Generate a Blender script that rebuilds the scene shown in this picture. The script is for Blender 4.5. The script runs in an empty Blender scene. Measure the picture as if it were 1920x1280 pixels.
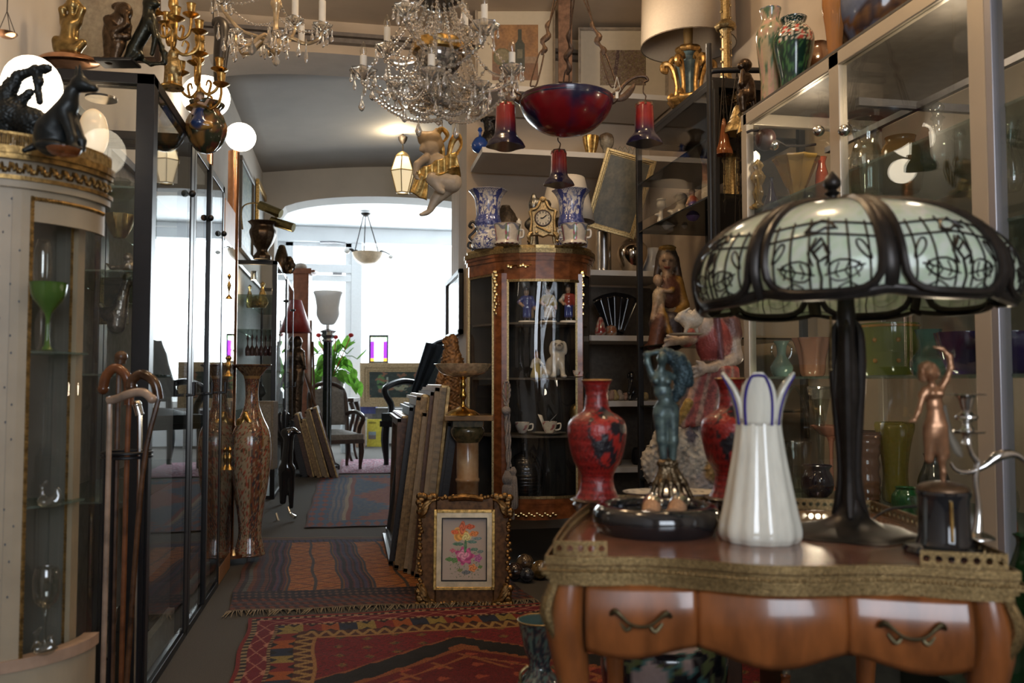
import bpy, bmesh, math, random
import numpy as np
from mathutils import Vector, Matrix, noise as mnoise

S = bpy.context.scene
COL = S.collection
# ---------------------------------------------------------------- camera
F = 1600.0                      # focal length in pixels of the 1920x1280 frame
YAW, PITCH, CAMZ = math.radians(10.8), math.radians(2.72), 1.0
cam_data = bpy.data.cameras.new('camera')
cam_data.lens = 30.0
cam_data.sensor_width = 36.0
cam_data.dof.use_dof = True
cam_data.dof.focus_distance = 4.2
cam_data.dof.aperture_fstop = 4.5
cam = bpy.data.objects.new('camera', cam_data)
cam.location = (0, 0, CAMZ)
cam.rotation_euler = (math.pi / 2 + PITCH, 0, -YAW)
COL.objects.link(cam)
S.camera = cam
# ---------------------------------------------------------------- exposure, sky
S.view_settings.view_transform = 'Standard'
S.view_settings.look = 'None'
S.view_settings.gamma = 1.0
S.view_settings.use_curve_mapping = False
S.view_settings.exposure = -0.12
S.cycles.use_denoising = True
S.cycles.max_bounces = 9
S.cycles.diffuse_bounces = 3
S.cycles.glossy_bounces = 4
S.cycles.transmission_bounces = 6
S.cycles.transparent_max_bounces = 24
S.cycles.sample_clamp_indirect = 6
S.cycles.adaptive_threshold = .02
S.cycles.caustics_reflective = False
S.cycles.caustics_refractive = False
W = bpy.data.worlds.new('sky')
S.world = W
W.use_nodes = True
W.node_tree.nodes['Background'].inputs[0].default_value = (0.86, 0.93, 1.0, 1)
W.node_tree.nodes['Background'].inputs[1].default_value = 2.6
# ---------------------------------------------------------------- daylight through the windows, ceiling lamps, an added rack fill
def area_light(name, loc, rot, sx, sy, power, col):
    l = bpy.data.lights.new(name, 'AREA')
    l.shape = 'RECTANGLE'; l.size = sx; l.size_y = sy; l.energy = power; l.color = col
    o = bpy.data.objects.new(name, l)
    o.location = loc; o.rotation_euler = rot
    COL.objects.link(o)
    return o
def point_light(name, loc, power, col, r=.06):
    l = bpy.data.lights.new(name, 'POINT')
    l.energy = power; l.color = col; l.shadow_soft_size = r
    o = bpy.data.objects.new(name, l); o.location = loc
    COL.objects.link(o)
    return o
WARM = (1.0, .72, .42)
area_light('daylight_street_window', (.8, 14.75, 2.3), (math.radians(-76), 0, 0), 4.4, 3.0, 720, (.86, .93, 1))
area_light('daylight_front_window', (.45, -1.9, 1.85), (math.radians(88), 0, math.radians(0)), 1.5, 1.6, 62, (.80, .88, 1))
point_light('ceiling_spot_glow', (.2, 3.4, 3.25), 46, WARM, .12)
point_light('ceiling_spot_glow', (1.2, 2.2, 3.2), 33, WARM, .12)
point_light('rack_fill_glow', (1.35, 4.1, 2.75), 9, (1, .82, .62), .05)  # added fill that brightens the statue in the rack, no real lamp
point_light('ceiling_spot_glow', (-.35, 1.4, 3.2), 22, WARM, .12)
# ---------------------------------------------------------------- helpers
cy, sy_, cp, sp = math.cos(YAW), math.sin(YAW), math.cos(PITCH), math.sin(PITCH)
RIGHT = Vector((cy, -sy_, 0)); FH = Vector((sy_, cy, 0)); UZ = Vector((0, 0, 1))
FWD = FH * cp + UZ * sp; UP = UZ * cp - FH * sp
CAM = Vector((0, 0, CAMZ))
def ray(px, py): return FWD + RIGHT * ((px - 960) / F) + UP * ((640 - py) / F)
def at(px, py, d): return CAM + ray(px, py) * d
def atY(px, py, Y): r = ray(px, py); return CAM + r * (Y / r.y)
def atX(px, py, X): r = ray(px, py); return CAM + r * (X / r.x)
def atZ(px, py, Z): r = ray(px, py); return CAM + r * ((Z - CAMZ) / r.z)
def depth(p): return (Vector(p) - CAM).dot(FWD)

# ---- materials
MATS = {}
def nodemat(name):
    m = bpy.data.materials.new(name); m.use_nodes = True
    nt = m.node_tree
    return m, nt, nt.nodes['Principled BSDF']
def setin(b, **k):
    for n, v in k.items():
        n = n.replace('_', ' ')
        if n in b.inputs: b.inputs[n].default_value = v
def mat(name, col, rough=.5, metal=0.0, var=.25, scale=30.0, bump=0.0, coat=0.0, trans=0.0, ior=1.45, emit=0.0, stretch=None, vcol=False, sss=0.0, col2=None, transl=0.0):
    if name in MATS: return MATS[name]
    m, nt, b = nodemat(name)
    setin(b, Roughness=rough, Metallic=metal, IOR=ior)
    b.inputs['Transmission Weight'].default_value = trans
    b.inputs['Coat Weight'].default_value = coat
    b.inputs['Coat Roughness'].default_value = .08
    if sss:
        b.inputs['Subsurface Weight'].default_value = sss
        b.inputs['Subsurface Radius'].default_value = (.02, .02, .015)
    nz = nt.nodes.new('ShaderNodeTexNoise'); nz.inputs['Scale'].default_value = scale; nz.inputs['Detail'].default_value = 5
    tc = nt.nodes.new('ShaderNodeTexCoord'); mp = nt.nodes.new('ShaderNodeMapping')
    nt.links.new(tc.outputs['Object'], mp.inputs[0]); nt.links.new(mp.outputs[0], nz.inputs['Vector'])
    if stretch: mp.inputs['Scale'].default_value = stretch
    mx = nt.nodes.new('ShaderNodeMix'); mx.data_type = 'RGBA'
    rp = nt.nodes.new('ShaderNodeMapRange'); rp.inputs[1].default_value = .35; rp.inputs[2].default_value = .65
    nt.links.new(nz.outputs[0], rp.inputs[0]); nt.links.new(rp.outputs[0], mx.inputs[0])
    if vcol:
        ca = nt.nodes.new('ShaderNodeAttribute'); ca.attribute_name = 'Col'
        dk = nt.nodes.new('ShaderNodeMix'); dk.data_type = 'RGBA'; dk.blend_type = 'MULTIPLY'; dk.inputs[0].default_value = 1
        nt.links.new(ca.outputs['Color'], dk.inputs[6]); dk.inputs[7].default_value = (1 - var, 1 - var, 1 - var, 1)
        nt.links.new(ca.outputs['Color'], mx.inputs[6]); nt.links.new(dk.outputs[2], mx.inputs[7])
    else:
        c2 = col2 or tuple(c * (1 - var) for c in col)
        mx.inputs[6].default_value = (*col, 1); mx.inputs[7].default_value = (*c2, 1)
    nt.links.new(mx.outputs[2], b.inputs['Base Color'])
    if bump:
        bp = nt.nodes.new('ShaderNodeBump'); bp.inputs['Strength'].default_value = bump; bp.inputs['Distance'].default_value = .004
        nt.links.new(nz.outputs[0], bp.inputs['Height']); nt.links.new(bp.outputs[0], b.inputs['Normal'])
    if emit:
        b.inputs['Emission Color'].default_value = (*col, 1); b.inputs['Emission Strength'].default_value = emit
    if transl:                                            # thin cloth, leaf or opal glass: lets light through
        out = nt.nodes['Material Output']; tl_ = nt.nodes.new('ShaderNodeBsdfTranslucent'); ms_ = nt.nodes.new('ShaderNodeMixShader'); ms_.inputs[0].default_value = transl
        nt.links.new(mx.outputs[2], tl_.inputs[0]); nt.links.new(b.outputs[0], ms_.inputs[1]); nt.links.new(tl_.outputs[0], ms_.inputs[2]); nt.links.new(ms_.outputs[0], out.inputs[0])
    MATS[name] = m
    return m
def thin_glass(name, tint=(1, 1, 1), ior=1.5, rough=0.0, add=0.0):
    """a pane or a blown wall: sees through, mirrors more at a grazing angle"""
    if name in MATS: return MATS[name]
    m, nt, b = nodemat(name); nt.nodes.remove(b)
    out = nt.nodes['Material Output']
    tr = nt.nodes.new('ShaderNodeBsdfTransparent'); tr.inputs[0].default_value = (*tint, 1)
    gl = nt.nodes.new('ShaderNodeBsdfGlossy'); gl.inputs['Roughness'].default_value = rough
    fr = nt.nodes.new('ShaderNodeFresnel'); fr.inputs[0].default_value = ior
    mu = nt.nodes.new('ShaderNodeMath'); mu.operation = 'MULTIPLY_ADD'; mu.inputs[1].default_value = 1.0; mu.inputs[2].default_value = add; mu.use_clamp = True
    geo = nt.nodes.new('ShaderNodeNewGeometry')          # the back of a pane mirrors like its front
    mxf = nt.nodes.new('ShaderNodeMapRange'); mxf.inputs[3].default_value = ior; mxf.inputs[4].default_value = 1 / ior
    nt.links.new(geo.outputs['Backfacing'], mxf.inputs[0]); nt.links.new(mxf.outputs[0], fr.inputs[0])
    mx = nt.nodes.new('ShaderNodeMixShader')
    nt.links.new(fr.outputs[0], mu.inputs[0]); nt.links.new(mu.outputs[0], mx.inputs[0])
    nt.links.new(tr.outputs[0], mx.inputs[1]); nt.links.new(gl.outputs[0], mx.inputs[2])
    nt.links.new(mx.outputs[0], out.inputs[0])
    MATS[name] = m
    return m
def tinted(name, col, rough=.08, dens=.5):
    """coloured blown glass with body: partly see-through, partly coloured"""
    if name in MATS: return MATS[name]
    m, nt, b = nodemat(name)
    out = nt.nodes['Material Output']
    setin(b, Roughness=rough, IOR=1.5); b.inputs['Base Color'].default_value = (*col, 1)
    b.inputs['Coat Weight'].default_value = .6; b.inputs['Coat Roughness'].default_value = .03
    tr = nt.nodes.new('ShaderNodeBsdfTransparent'); tr.inputs[0].default_value = (*[min(1, c ** .45) for c in col], 1)
    mx = nt.nodes.new('ShaderNodeMixShader'); mx.inputs[0].default_value = dens
    nt.links.new(tr.outputs[0], mx.inputs[1]); nt.links.new(b.outputs[0], mx.inputs[2]); nt.links.new(mx.outputs[0], out.inputs[0])
    MATS[name] = m
    return m
def lampglass(name, col, strength):
    if name in MATS: return MATS[name]
    m, nt, b = nodemat(name)
    setin(b, Roughness=.25); b.inputs['Base Color'].default_value = (.9, .88, .82, 1)
    b.inputs['Emission Color'].default_value = (*col, 1); b.inputs['Emission Strength'].default_value = strength
    MATS[name] = m
    return m

# ---- meshes
def catmull(P, n):
    if n <= 1 or len(P) < 3: return [tuple(p) for p in P]
    P = [np.array(p, float) for p in P]; out = []
    for i in range(len(P) - 1):
        p0, p1, p2, p3 = P[max(i - 1, 0)], P[i], P[i + 1], P[min(i + 2, len(P) - 1)]
        for k in range(n):
            t = k / n
            out.append(tuple(.5 * (2 * p1 + (p2 - p0) * t + (2 * p0 - 5 * p1 + 4 * p2 - p3) * t * t + (3 * p1 - p0 - 3 * p2 + p3) * t ** 3)))
    out.append(tuple(P[-1])); return out

class MB:
    """collects vertices as (right, away, up)"""
    def __init__(s): s.v = []; s.f = []; s.c = []
    def add(s, vs, fs, cs=None):
        o = len(s.v); s.v += [tuple(map(float, v)) for v in vs]; s.f += [tuple(i + o for i in f) for f in fs]
        s.c += list(cs) if cs is not None else [None] * len(vs)
    def box(s, x0, x1, y0, y1, z0, z1, c=None):
        vs = [(x, y, z) for x in (x0, x1) for y in (y0, y1) for z in (z0, z1)]
        s.add(vs, [(0, 1, 3, 2), (4, 6, 7, 5), (0, 4, 5, 1), (2, 3, 7, 6), (0, 2, 6, 4), (1, 5, 7, 3)], [c] * 8)
        return s
    def grid(s, fn, nu, nv, closed=False, paint=None):
        vs, cs = [], []
        for j in range(nv + 1):
            for i in range(nu + (0 if closed else 1)):
                u, v = i / nu, j / nv
                vs.append(fn(u, v)); cs.append(paint(u, v) if paint else None)
        w = nu if closed else nu + 1
        fs = [(j * w + i, j * w + (i + 1) % w, (j + 1) * w + (i + 1) % w, (j + 1) * w + i) for j in range(nv) for i in range(nu)]
        s.add(vs, fs, cs); return s
    def lathe(s, cx, prof, cy=0.0, seg=28, sub=3, rf=None, paint=None, cap=True, ey=1.0, col=None):
        """prof = [(radius, height), ...]; angle 0 faces the viewer"""
        P = catmull(prof, sub); n = len(P) - 1
        def fn(u, v):
            r, h = P[min(int(round(v * n)), n)]; r = max(r, 0)
            a = (u - .5) * 2 * math.pi
            if rf: r *= rf(a, v)
            return (cx + r * math.sin(a), cy - r * math.cos(a) * ey, h)
        pf = (lambda u, v: paint(u - .5, v)) if paint else ((lambda u, v: col) if col else None)
        s.grid(fn, seg, n, closed=True, paint=pf)
        if cap:
            base = len(s.v) - seg * (n + 1)
            if P[0][0] > 1e-6: s.f.append(tuple(base + i for i in range(seg)))
            if P[-1][0] > 1e-6 and cap == 2: s.f.append(tuple(base + n * seg + i for i in range(seg)))
        return s
    def tube(s, pts, r, seg=8, sub=3, cap=True, flat=1.0, col=None, paint=None):
        """pts 3d; r a number or one per point"""
        R = r if isinstance(r, (list, tuple)) else [r] * len(pts)
        Q = catmull([(*p, q) for p, q in zip(pts, R)], sub)
        C = [Vector(q[:3]) for q in Q]; n = len(C)
        if n < 2: return s
        t0 = (C[1] - C[0]).normalized()
        nrm = t0.orthogonal().normalized() if abs(t0.y) > .9 else t0.cross(Vector((0, 1, 0))).normalized()
        vs, cs = [], []
        for i in range(n):
            t = (C[min(i + 1, n - 1)] - C[max(i - 1, 0)])
            t = t.normalized() if t.length > 1e-9 else t0
            nrm = (nrm - t * nrm.dot(t))
            nrm = nrm.normalized() if nrm.length > 1e-6 else t.orthogonal().normalized()
            bn = t.cross(nrm)
            for k in range(seg):
                a = 2 * math.pi * k / seg
                vs.append(C[i] + (nrm * math.cos(a) + bn * math.sin(a) * flat) * Q[i][3])
                cs.append(paint(k / seg, i / (n - 1)) if paint else col)
        fs = [(i * seg + k, i * seg + (k + 1) % seg, (i + 1) * seg + (k + 1) % seg, (i + 1) * seg + k) for i in range(n - 1) for k in range(seg)]
        if cap: fs += [tuple(range(seg)), tuple((n - 1) * seg + k for k in range(seg))]
        s.add(vs, fs, cs); return s
    def ball(s, c, r, seg=12, ring=8, col=None):
        r = r if isinstance(r, (tuple, list)) else (r, r, r)
        vs = [(c[0], c[1], c[2] - r[2])]
        for j in range(1, ring):
            b = -math.pi / 2 + math.pi * j / ring
            for i in range(seg):
                a = 2 * math.pi * i / seg
                vs.append((c[0] + r[0] * math.cos(b) * math.cos(a), c[1] + r[1] * math.cos(b) * math.sin(a), c[2] + r[2] * math.sin(b)))
        vs.append((c[0], c[1], c[2] + r[2])); N = len(vs) - 1
        fs = [(0, 1 + (i + 1) % seg, 1 + i) for i in range(seg)]
        for j in range(ring - 2):
            fs += [(1 + j * seg + i, 1 + j * seg + (i + 1) % seg, 1 + (j + 1) * seg + (i + 1) % seg, 1 + (j + 1) * seg + i) for i in range(seg)]
        fs += [(N, 1 + (ring - 2) * seg + i, 1 + (ring - 2) * seg + (i + 1) % seg) for i in range(seg)]
        s.add(vs, fs, [col] * len(vs)); return s
    def drop(s, x, y, z, w, h, col=None, seg=6):
        """a cut crystal drop hanging from (x, y, z)"""
        up = 1 if h > 0 else -1
        s.lathe(x, [(.05 * w, z), (.16 * w, z + h * .08), (.14 * w, z + h * .3), (.5 * w, z + h * .68), (.3 * w, z + h * .9), (0, z + h)], cy=y, seg=seg, sub=1, col=col, ey=.6)
        return s
    def prism(s, poly, y0, y1, axis='y', c=None, fill=True):
        n = len(poly)
        f = {'y': lambda p, q: (p[0], q, p[1]), 'x': lambda p, q: (q, p[0], p[1]), 'z': lambda p, q: (p[0], p[1], q)}[axis]
        vs = [f(p, y0) for p in poly] + [f(p, y1) for p in poly]
        fs = [(i, (i + 1) % n, n + (i + 1) % n, n + i) for i in range(n)]
        if fill: fs += [tuple(range(n)), tuple(range(n, 2 * n))]
        s.add(vs, fs, [c] * (2 * n)); return s
    def build(s, name, m, parent=None, smooth=True, solid=0.0, loc=None, bevel=0.0, angle=40):
        fr = parent.get('_f') if parent is not None else None
        root = parent
        while fr is None and root is not None and root.parent is not None:
            root = root.parent; fr = root.get('_f')
        vs = s.v
        if fr is not None:
            px0, py0, k = fr; vs = [((a - px0) * k, b * k, (py0 - c) * k) for a, b, c in vs]
        elif loc is not None:
            vs = [(a - loc[0], b - loc[1], c - loc[2]) for a, b, c in vs]
        me = bpy.data.meshes.new(name); me.from_pydata(vs, [], s.f)
        if any(c is not None for c in s.c):
            ca = me.color_attributes.new('Col', 'FLOAT_COLOR', 'POINT')
            ca.data.foreach_set('color', np.array([(*(c or (.5, .5, .5)), 1) for c in s.c], 'f').ravel())
        bm = bmesh.new(); bm.from_mesh(me); bmesh.ops.recalc_face_normals(bm, faces=bm.faces); bm.to_mesh(me); bm.free()
        if smooth:
            me.polygons.foreach_set('use_smooth', [True] * len(me.polygons))
            try: me.set_sharp_from_angle(angle=math.radians(angle))
            except Exception: pass
        me.materials.append(m); me.update()
        o = bpy.data.objects.new(name, me); COL.objects.link(o)
        if parent is not None: o.parent = parent
        if loc is not None: o.location = loc
        if solid:
            md = o.modifiers.new('wall', 'SOLIDIFY'); md.thickness = solid; md.offset = 0
        if bevel:
            md = o.modifiers.new('edge', 'BEVEL'); md.width = bevel; md.segments = 2; md.limit_method = 'ANGLE'
        return o

def tag(o, label, cat, group=None, kind=None):
    if kind: o['kind'] = kind
    if label: o['label'] = label
    if cat: o['category'] = cat
    if group: o['group'] = group
    return o
def struct(name, mb, m, **k):
    o = mb.build(name, m, **k); o['kind'] = 'structure'; return o
def thing(name, label, cat, px, py, d=None, z=None, group=None, rot=0.0):
    """a thing standing at photo pixel (px, py): either at distance d or on the height z; its parts are drawn in photo pixels"""
    p = atZ(px, py, z) if d is None else at(px, py, d)
    o = bpy.data.objects.new(name, None); COL.objects.link(o); o.empty_display_size = .05
    o.location = p; o.rotation_euler = (0, 0, -YAW + rot)
    o['_f'] = (float(px), float(py), depth(p) / F)
    FR.append(o)
    return tag(o, label, cat, group)
def wthing(name, label, cat, loc=(0, 0, 0), rz=0.0, group=None):
    o = bpy.data.objects.new(name, None); COL.objects.link(o); o.empty_display_size = .05
    o.location = loc; o.rotation_euler = (0, 0, rz)
    return tag(o, label, cat, group)
FR = []
# the surface of organic figures: rounded limbs and masses blended into one skin
def surface_net(Fv, lo, h):
    sg = Fv < 0
    nx, ny, nz = Fv.shape
    acc = np.zeros((nx - 1, ny - 1, nz - 1, 3)); cnt = np.zeros((nx - 1, ny - 1, nz - 1))
    cor = [(0, 0, 0), (1, 0, 0), (0, 1, 0), (1, 1, 0), (0, 0, 1), (1, 0, 1), (0, 1, 1), (1, 1, 1)]
    def sl(A, c): return A[c[0]:nx - 1 + c[0], c[1]:ny - 1 + c[1], c[2]:nz - 1 + c[2]]
    for a in range(8):
        for b in range(a + 1, 8):
            dd = [abs(cor[a][i] - cor[b][i]) for i in range(3)]
            if sum(dd) != 1: continue
            fa, fb = sl(Fv, cor[a]), sl(Fv, cor[b]); m = sl(sg, cor[a]) != sl(sg, cor[b])
            t = np.where(m, fa / np.where(m, fa - fb, 1), 0)
            for i in range(3): acc[..., i] += np.where(m, cor[a][i] + t * (cor[b][i] - cor[a][i]), 0)
            cnt += m
    act = cnt > 0; idx = -np.ones(act.shape, int); ids = np.argwhere(act); idx[act] = np.arange(len(ids))
    V = (ids + acc[act] / cnt[act][:, None]) * h + lo
    faces = []
    for ax in range(3):
        A = [slice(1, -1)] * 3; A[ax] = slice(0, -1); B = list(A); B[ax] = slice(1, None)
        ch = sg[tuple(A)] != sg[tuple(B)]; w = np.argwhere(ch)
        off = [1, 1, 1]; off[ax] = 0; w = w + off
        o1, o2 = [i for i in range(3) if i != ax]
        q = []
        for (d1, d2) in ((0, 0), (1, 0), (1, 1), (0, 1)):
            ww = w.copy(); ww[:, o1] -= d1; ww[:, o2] -= d2
            q.append(idx[ww[:, 0], ww[:, 1], ww[:, 2]])
        faces.append(np.stack(q, 1))
    Fc = np.concatenate(faces); Fc = Fc[(Fc >= 0).all(1)]
    return V, Fc
def figure(prims, res=64, k=3.0, rough=0.0, nscale=.12, seed=0):
    """prims in photo pixels: ('c', x0,y0,d0,r0, x1,y1,d1,r1, colour) a tapering limb; ('e', x,y,d, rx,ry,rd, colour[, tilt]) a mass.
    x, y are photo pixels, d away from the viewer."""
    los, his = [], []
    for p in prims:
        if p[0] == 'c':
            for q in (p[1:5], p[5:9]):
                los.append([q[0] - q[3], q[2] - q[3], q[1] - q[3]]); his.append([q[0] + q[3], q[2] + q[3], q[1] + q[3]])
        else:
            r = max(p[4:7]); los.append([p[1] - r, p[3] - r, p[2] - r]); his.append([p[1] + r, p[3] + r, p[2] + r])
    lo = np.min(los, 0) - k * 1.5; hi = np.max(his, 0) + k * 1.5
    h = (hi - lo).max() / res
    n = np.ceil((hi - lo) / h).astype(int) + 2
    ax = [lo[i] + h * np.arange(n[i]) for i in range(3)]
    X, D, Y = np.meshgrid(*ax, indexing='ij'); X = X.astype('f'); D = D.astype('f'); Y = Y.astype('f')
    tot = np.zeros(X.shape, 'f'); cs = np.zeros(X.shape + (3,), 'f'); cw = np.zeros(X.shape, 'f')
    for p in prims:
        if p[0] == 'c':
            a = np.array([p[1], p[3], p[2]]); b = np.array([p[5], p[7], p[6]]); r0, r1 = p[4], p[8]; col = p[9]
            ab = b - a; L = max((ab ** 2).sum(), 1e-6)
            t = np.clip(((X - a[0]) * ab[0] + (D - a[1]) * ab[1] + (Y - a[2]) * ab[2]) / L, 0, 1)
            dist = np.sqrt((X - a[0] - t * ab[0]) ** 2 + (D - a[1] - t * ab[1]) ** 2 + (Y - a[2] - t * ab[2]) ** 2) - (r0 + (r1 - r0) * t)
        else:
            _, x, y, d, rx, ry, rd, col = p[:8]; ti = math.radians(p[8]) if len(p) > 8 else 0
            u = (X - x) * math.cos(ti) + (Y - y) * math.sin(ti); v = -(X - x) * math.sin(ti) + (Y - y) * math.cos(ti)
            q = np.sqrt((u / rx) ** 2 + (v / ry) ** 2 + ((D - d) / rd) ** 2)
            dist = (q - 1) * min(rx, ry, rd)
        e = np.exp(-np.clip(dist / k * 1.6, -40, 40)); tot += e
        if col is not None:
            ww = np.exp(-np.clip(dist / k * 4, -60, 60)); cw += ww
            for i in range(3): cs[..., i] += ww * col[i]
    Fv = -np.log(np.maximum(tot, 1e-30)) * k / 1.6
    if rough:
        s = nscale
        Fv += rough * (np.sin(X * s * 7.1 + seed + 2 * np.sin(Y * s * 3)) * np.sin(Y * s * 5.3 + D * s * 2 + 1.7 * np.sin(X * s * 2.3)) + .5 * np.sin(D * s * 9 + Y * s * 11 + X * s * 6))
    V, Fc = surface_net(Fv, lo, h)
    ii = np.clip(np.round((V - lo) / h).astype(int), 0, np.array(Fv.shape) - 1)
    C = cs[ii[:, 0], ii[:, 1], ii[:, 2]] / np.maximum(cw[ii[:, 0], ii[:, 1], ii[:, 2]], 1e-30)[:, None]
    m = MB(); m.v = [tuple(v) for v in V]; m.f = [tuple(f) for f in Fc.tolist()]; m.c = [tuple(map(float, c)) for c in C]
    return m
def fbuild(name, parent, prims, m, **k):
    return figure(prims, **k).build(name, m, parent, angle=180)
def C_(x0, y0, d0, r0, x1, y1, d1, r1, c=None): return ('c', x0, y0, d0, r0, x1, y1, d1, r1, c or (.5, .5, .5))
def E_(x, y, d, rx, ry, rd, c=None, t=0): return ('e', x, y, d, rx, ry, rd, c or (.5, .5, .5), t)
def copy_tree(o, parent=None):
    c = o.copy(); COL.objects.link(c); c.parent = parent
    for ch in list(o.children): copy_tree(ch, c)
    return c
def fb(x, y, z=0, o=3):
    return mnoise.fractal(Vector((x, y, z)), 1.0, 2.0, o)
def mixc(a, b, t):
    t = max(0, min(1, t)); return tuple(a[i] * (1 - t) + b[i] * t for i in range(3))
def rgb(h):
    """a colour read off the photo (0-255 sRGB) as linear"""
    return tuple(((c / 255) / 12.92 if c / 255 <= .04045 else ((c / 255 + .055) / 1.055) ** 2.4) for c in h)

# ---- the materials used all over
gold = mat('aged gilt', (.78, .50, .17), .33, 1.0, var=.6, scale=60, bump=.3)
brass = mat('brass', (.80, .58, .25), .22, 1.0, var=.4, scale=40)
oldbrass = mat('dull brass', (.42, .31, .15), .42, 1.0, var=.5, scale=120, bump=.3)
bronze = mat('dark bronze', (.10, .065, .04), .34, .85, var=.5, scale=50, bump=.2)
verd = mat('bronze with green patina', (.105, .145, .13), .38, .35, var=.6, scale=70, bump=.3, col2=(.035, .055, .06))
blackm = mat('black painted metal', (.012, .012, .014), .38, .2, var=.2)
iron = mat('dark iron', (.035, .028, .024), .5, .7, var=.4, scale=90, bump=.2)
silver = mat('silver', (.75, .74, .72), .16, 1.0, var=.25, scale=20)
copper = mat('copper', (.72, .40, .24), .18, 1.0, var=.2)
porc = mat('white porcelain', (.78, .76, .72), .12, 0, var=.05, coat=.6)
vgloss = mat('painted and glazed', (1, 1, 1), .16, 0, var=.12, scale=60, vcol=True, coat=.5)
vsatin = mat('painted', (1, 1, 1), .45, 0, var=.25, scale=60, vcol=True, bump=.25)
vmatt = mat('painted dull', (1, 1, 1), .85, 0, var=.25, scale=120, vcol=True)
wood = mat('reddish veneer', (.30, .105, .032), .24, 0, var=.45, scale=9, stretch=(1, 1, 6), coat=.35, bump=.03)
orangewood = mat('orange tulipwood veneer', (.27, .085, .022), .28, 0, var=.45, scale=26, stretch=(1.2, 1.2, .35), coat=.4, bump=.02)
darkwood = mat('dark wood', (.055, .026, .015), .35, 0, var=.4, scale=12, stretch=(3, 3, .6), coat=.2)
midwood = mat('brown wood', (.16, .075, .035), .45, 0, var=.4, scale=12, stretch=(3, 3, .6))
cream = mat('cream paint', (.55, .46, .33), .5, 0, var=.22, scale=14)
alu = mat('champagne aluminium', (.50, .43, .34), .38, .35, var=.06, scale=6)
aluside = mat('grey aluminium', (.36, .34, .36), .35, .5, var=.06, scale=6)
whitep = mat('white paint', (.72, .70, .67), .55, 0, var=.06, scale=6)
shelfw = mat('white shelf board', (.55, .53, .51), .5, 0, var=.06, scale=6)
clear = thin_glass('clear glass', (.96, .975, .965), 1.5)
doorglass = thin_glass('door glass', (.86, .88, .87), 1.75)
smoke = thin_glass('smoky glass', (.55, .53, .5), 1.6)
bglass = thin_glass('blown glass', (.86, .88, .86), 1.6, .02, .06)
crystal = mat('cut crystal', (1, .93, .82), .03, 0, var=.02, trans=.86, ior=1.55, coat=.6)
ambercut = mat('amber crystal', (1, .72, .30), .03, 0, var=.05, trans=.9, ior=1.5)
emitwarm = lampglass('lit opal glass', (1, .86, .66), 7)
black_stone = mat('black marble', (.012, .012, .014), .08, 0, var=.3, scale=10, coat=.8)
# ================================================================ the setting
plaster = mat('warm plaster', (.50, .41, .32), .8, 0, var=.10, scale=5, bump=.05)
plaster2 = mat('grey white plaster', (.48, .45, .42), .8, 0, var=.08, scale=3, bump=.05)
white2 = mat('white plaster', (.84, .86, .88), .7, 0, var=.05, scale=3)
carpet = mat('grey carpet', (.088, .080, .070), .95, 0, var=.45, scale=420, bump=.6)
pierpaper = mat('striped cream paper', (.60, .47, .34), .6, 0, var=.2, scale=22, stretch=(1, 1, .03))
b = MB(); b.box(-1.6, 3.2, -2.0, 14.3, -.1, 0); struct('floor', b, carpet, smooth=False)
b = MB(); b.box(-1.1, -1.0, -2.0, 10.3, 0, 3.7); struct('wall_left', b, plaster2, smooth=False)
b = MB(); b.box(2.1, 2.2, -2.0, 5.75, 0, 3.7); struct('wall_right', b, plaster, smooth=False)
b = MB(); b.box(-1.0, 2.1, -2.0, 5.75, 3.42, 3.55); struct('ceiling', b, plaster, smooth=False)
b = MB()                                     # the wall behind the camera, with the front window's opening
b.box(-1.0, -.35, -2.1, -2.0, 0, 3.5); b.box(1.25, 2.1, -2.1, -2.0, 0, 3.5); b.box(-.35, 1.25, -2.1, -2.0, 0, .9); b.box(-.35, 1.25, -2.1, -2.0, 2.5, 3.5)
struct('wall_back', b, plaster, smooth=False)
def arch_wall(x0, x1, ox0, ox1, Y0, Y1, H, zs, zc, n=24):
    m = MB()
    top = []
    for i in range(n + 1):
        t = i / n; x = ox0 + (ox1 - ox0) * t
        top.append((x, zs + (zc - zs) * math.sqrt(max(0, 1 - (2 * t - 1) ** 2)) ** .8))
    if ox0 > x0: m.box(x0, ox0, Y0, Y1, 0, H)
    if x1 > ox1: m.box(ox1, x1, Y0, Y1, 0, H)
    for i in range(n):
        (xa, za), (xb, zb) = top[i], top[i + 1]
        m.add([(xa, Y0, za), (xb, Y0, zb), (xb, Y0, H), (xa, Y0, H), (xa, Y1, za), (xb, Y1, zb), (xb, Y1, H), (xa, Y1, H)],
              [(0, 1, 2, 3), (4, 7, 6, 5), (0, 4, 5, 1), (2, 6, 7, 3)])
    return m
m = arch_wall(-1.0, 2.1, -1.0, .78, 5.75, 6.18, 3.6, 3.07, 3.20)
struct('wall_arch', m, plaster)
b = MB(); b.box(.78, 2.1, 6.18, 6.62, 0, 3.6); struct('wall_pier', b, pierpaper, smooth=False)
b = MB(); b.box(-1.0, 2.1, 5.70, 5.75, 3.26, 3.29); b.box(-1.0, 2.1, 5.71, 5.75, 3.31, 3.335)
struct('trim_1', b, mat('grey rail', (.16, .14, .13), .4), smooth=False)
m = MB()                                     # gently vaulted ceiling of the middle room
m.grid(lambda u, v: (-1.1 + 4.1 * u, 6.18 + 3.92 * v, 3.42 + .16 * math.sin(math.pi * min(1, max(0, u)))), 16, 4)
struct('ceiling_middle', m, plaster2, solid=.04)
b = MB(); b.box(2.9, 3.0, 6.62, 10.1, 0, 3.6); struct('wall_middle', b, plaster2, smooth=False)
b = MB(); b.box(2.1, 3.0, 6.15, 6.25, 0, 3.6); struct('wall_return', b, plaster2, smooth=False)
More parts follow.
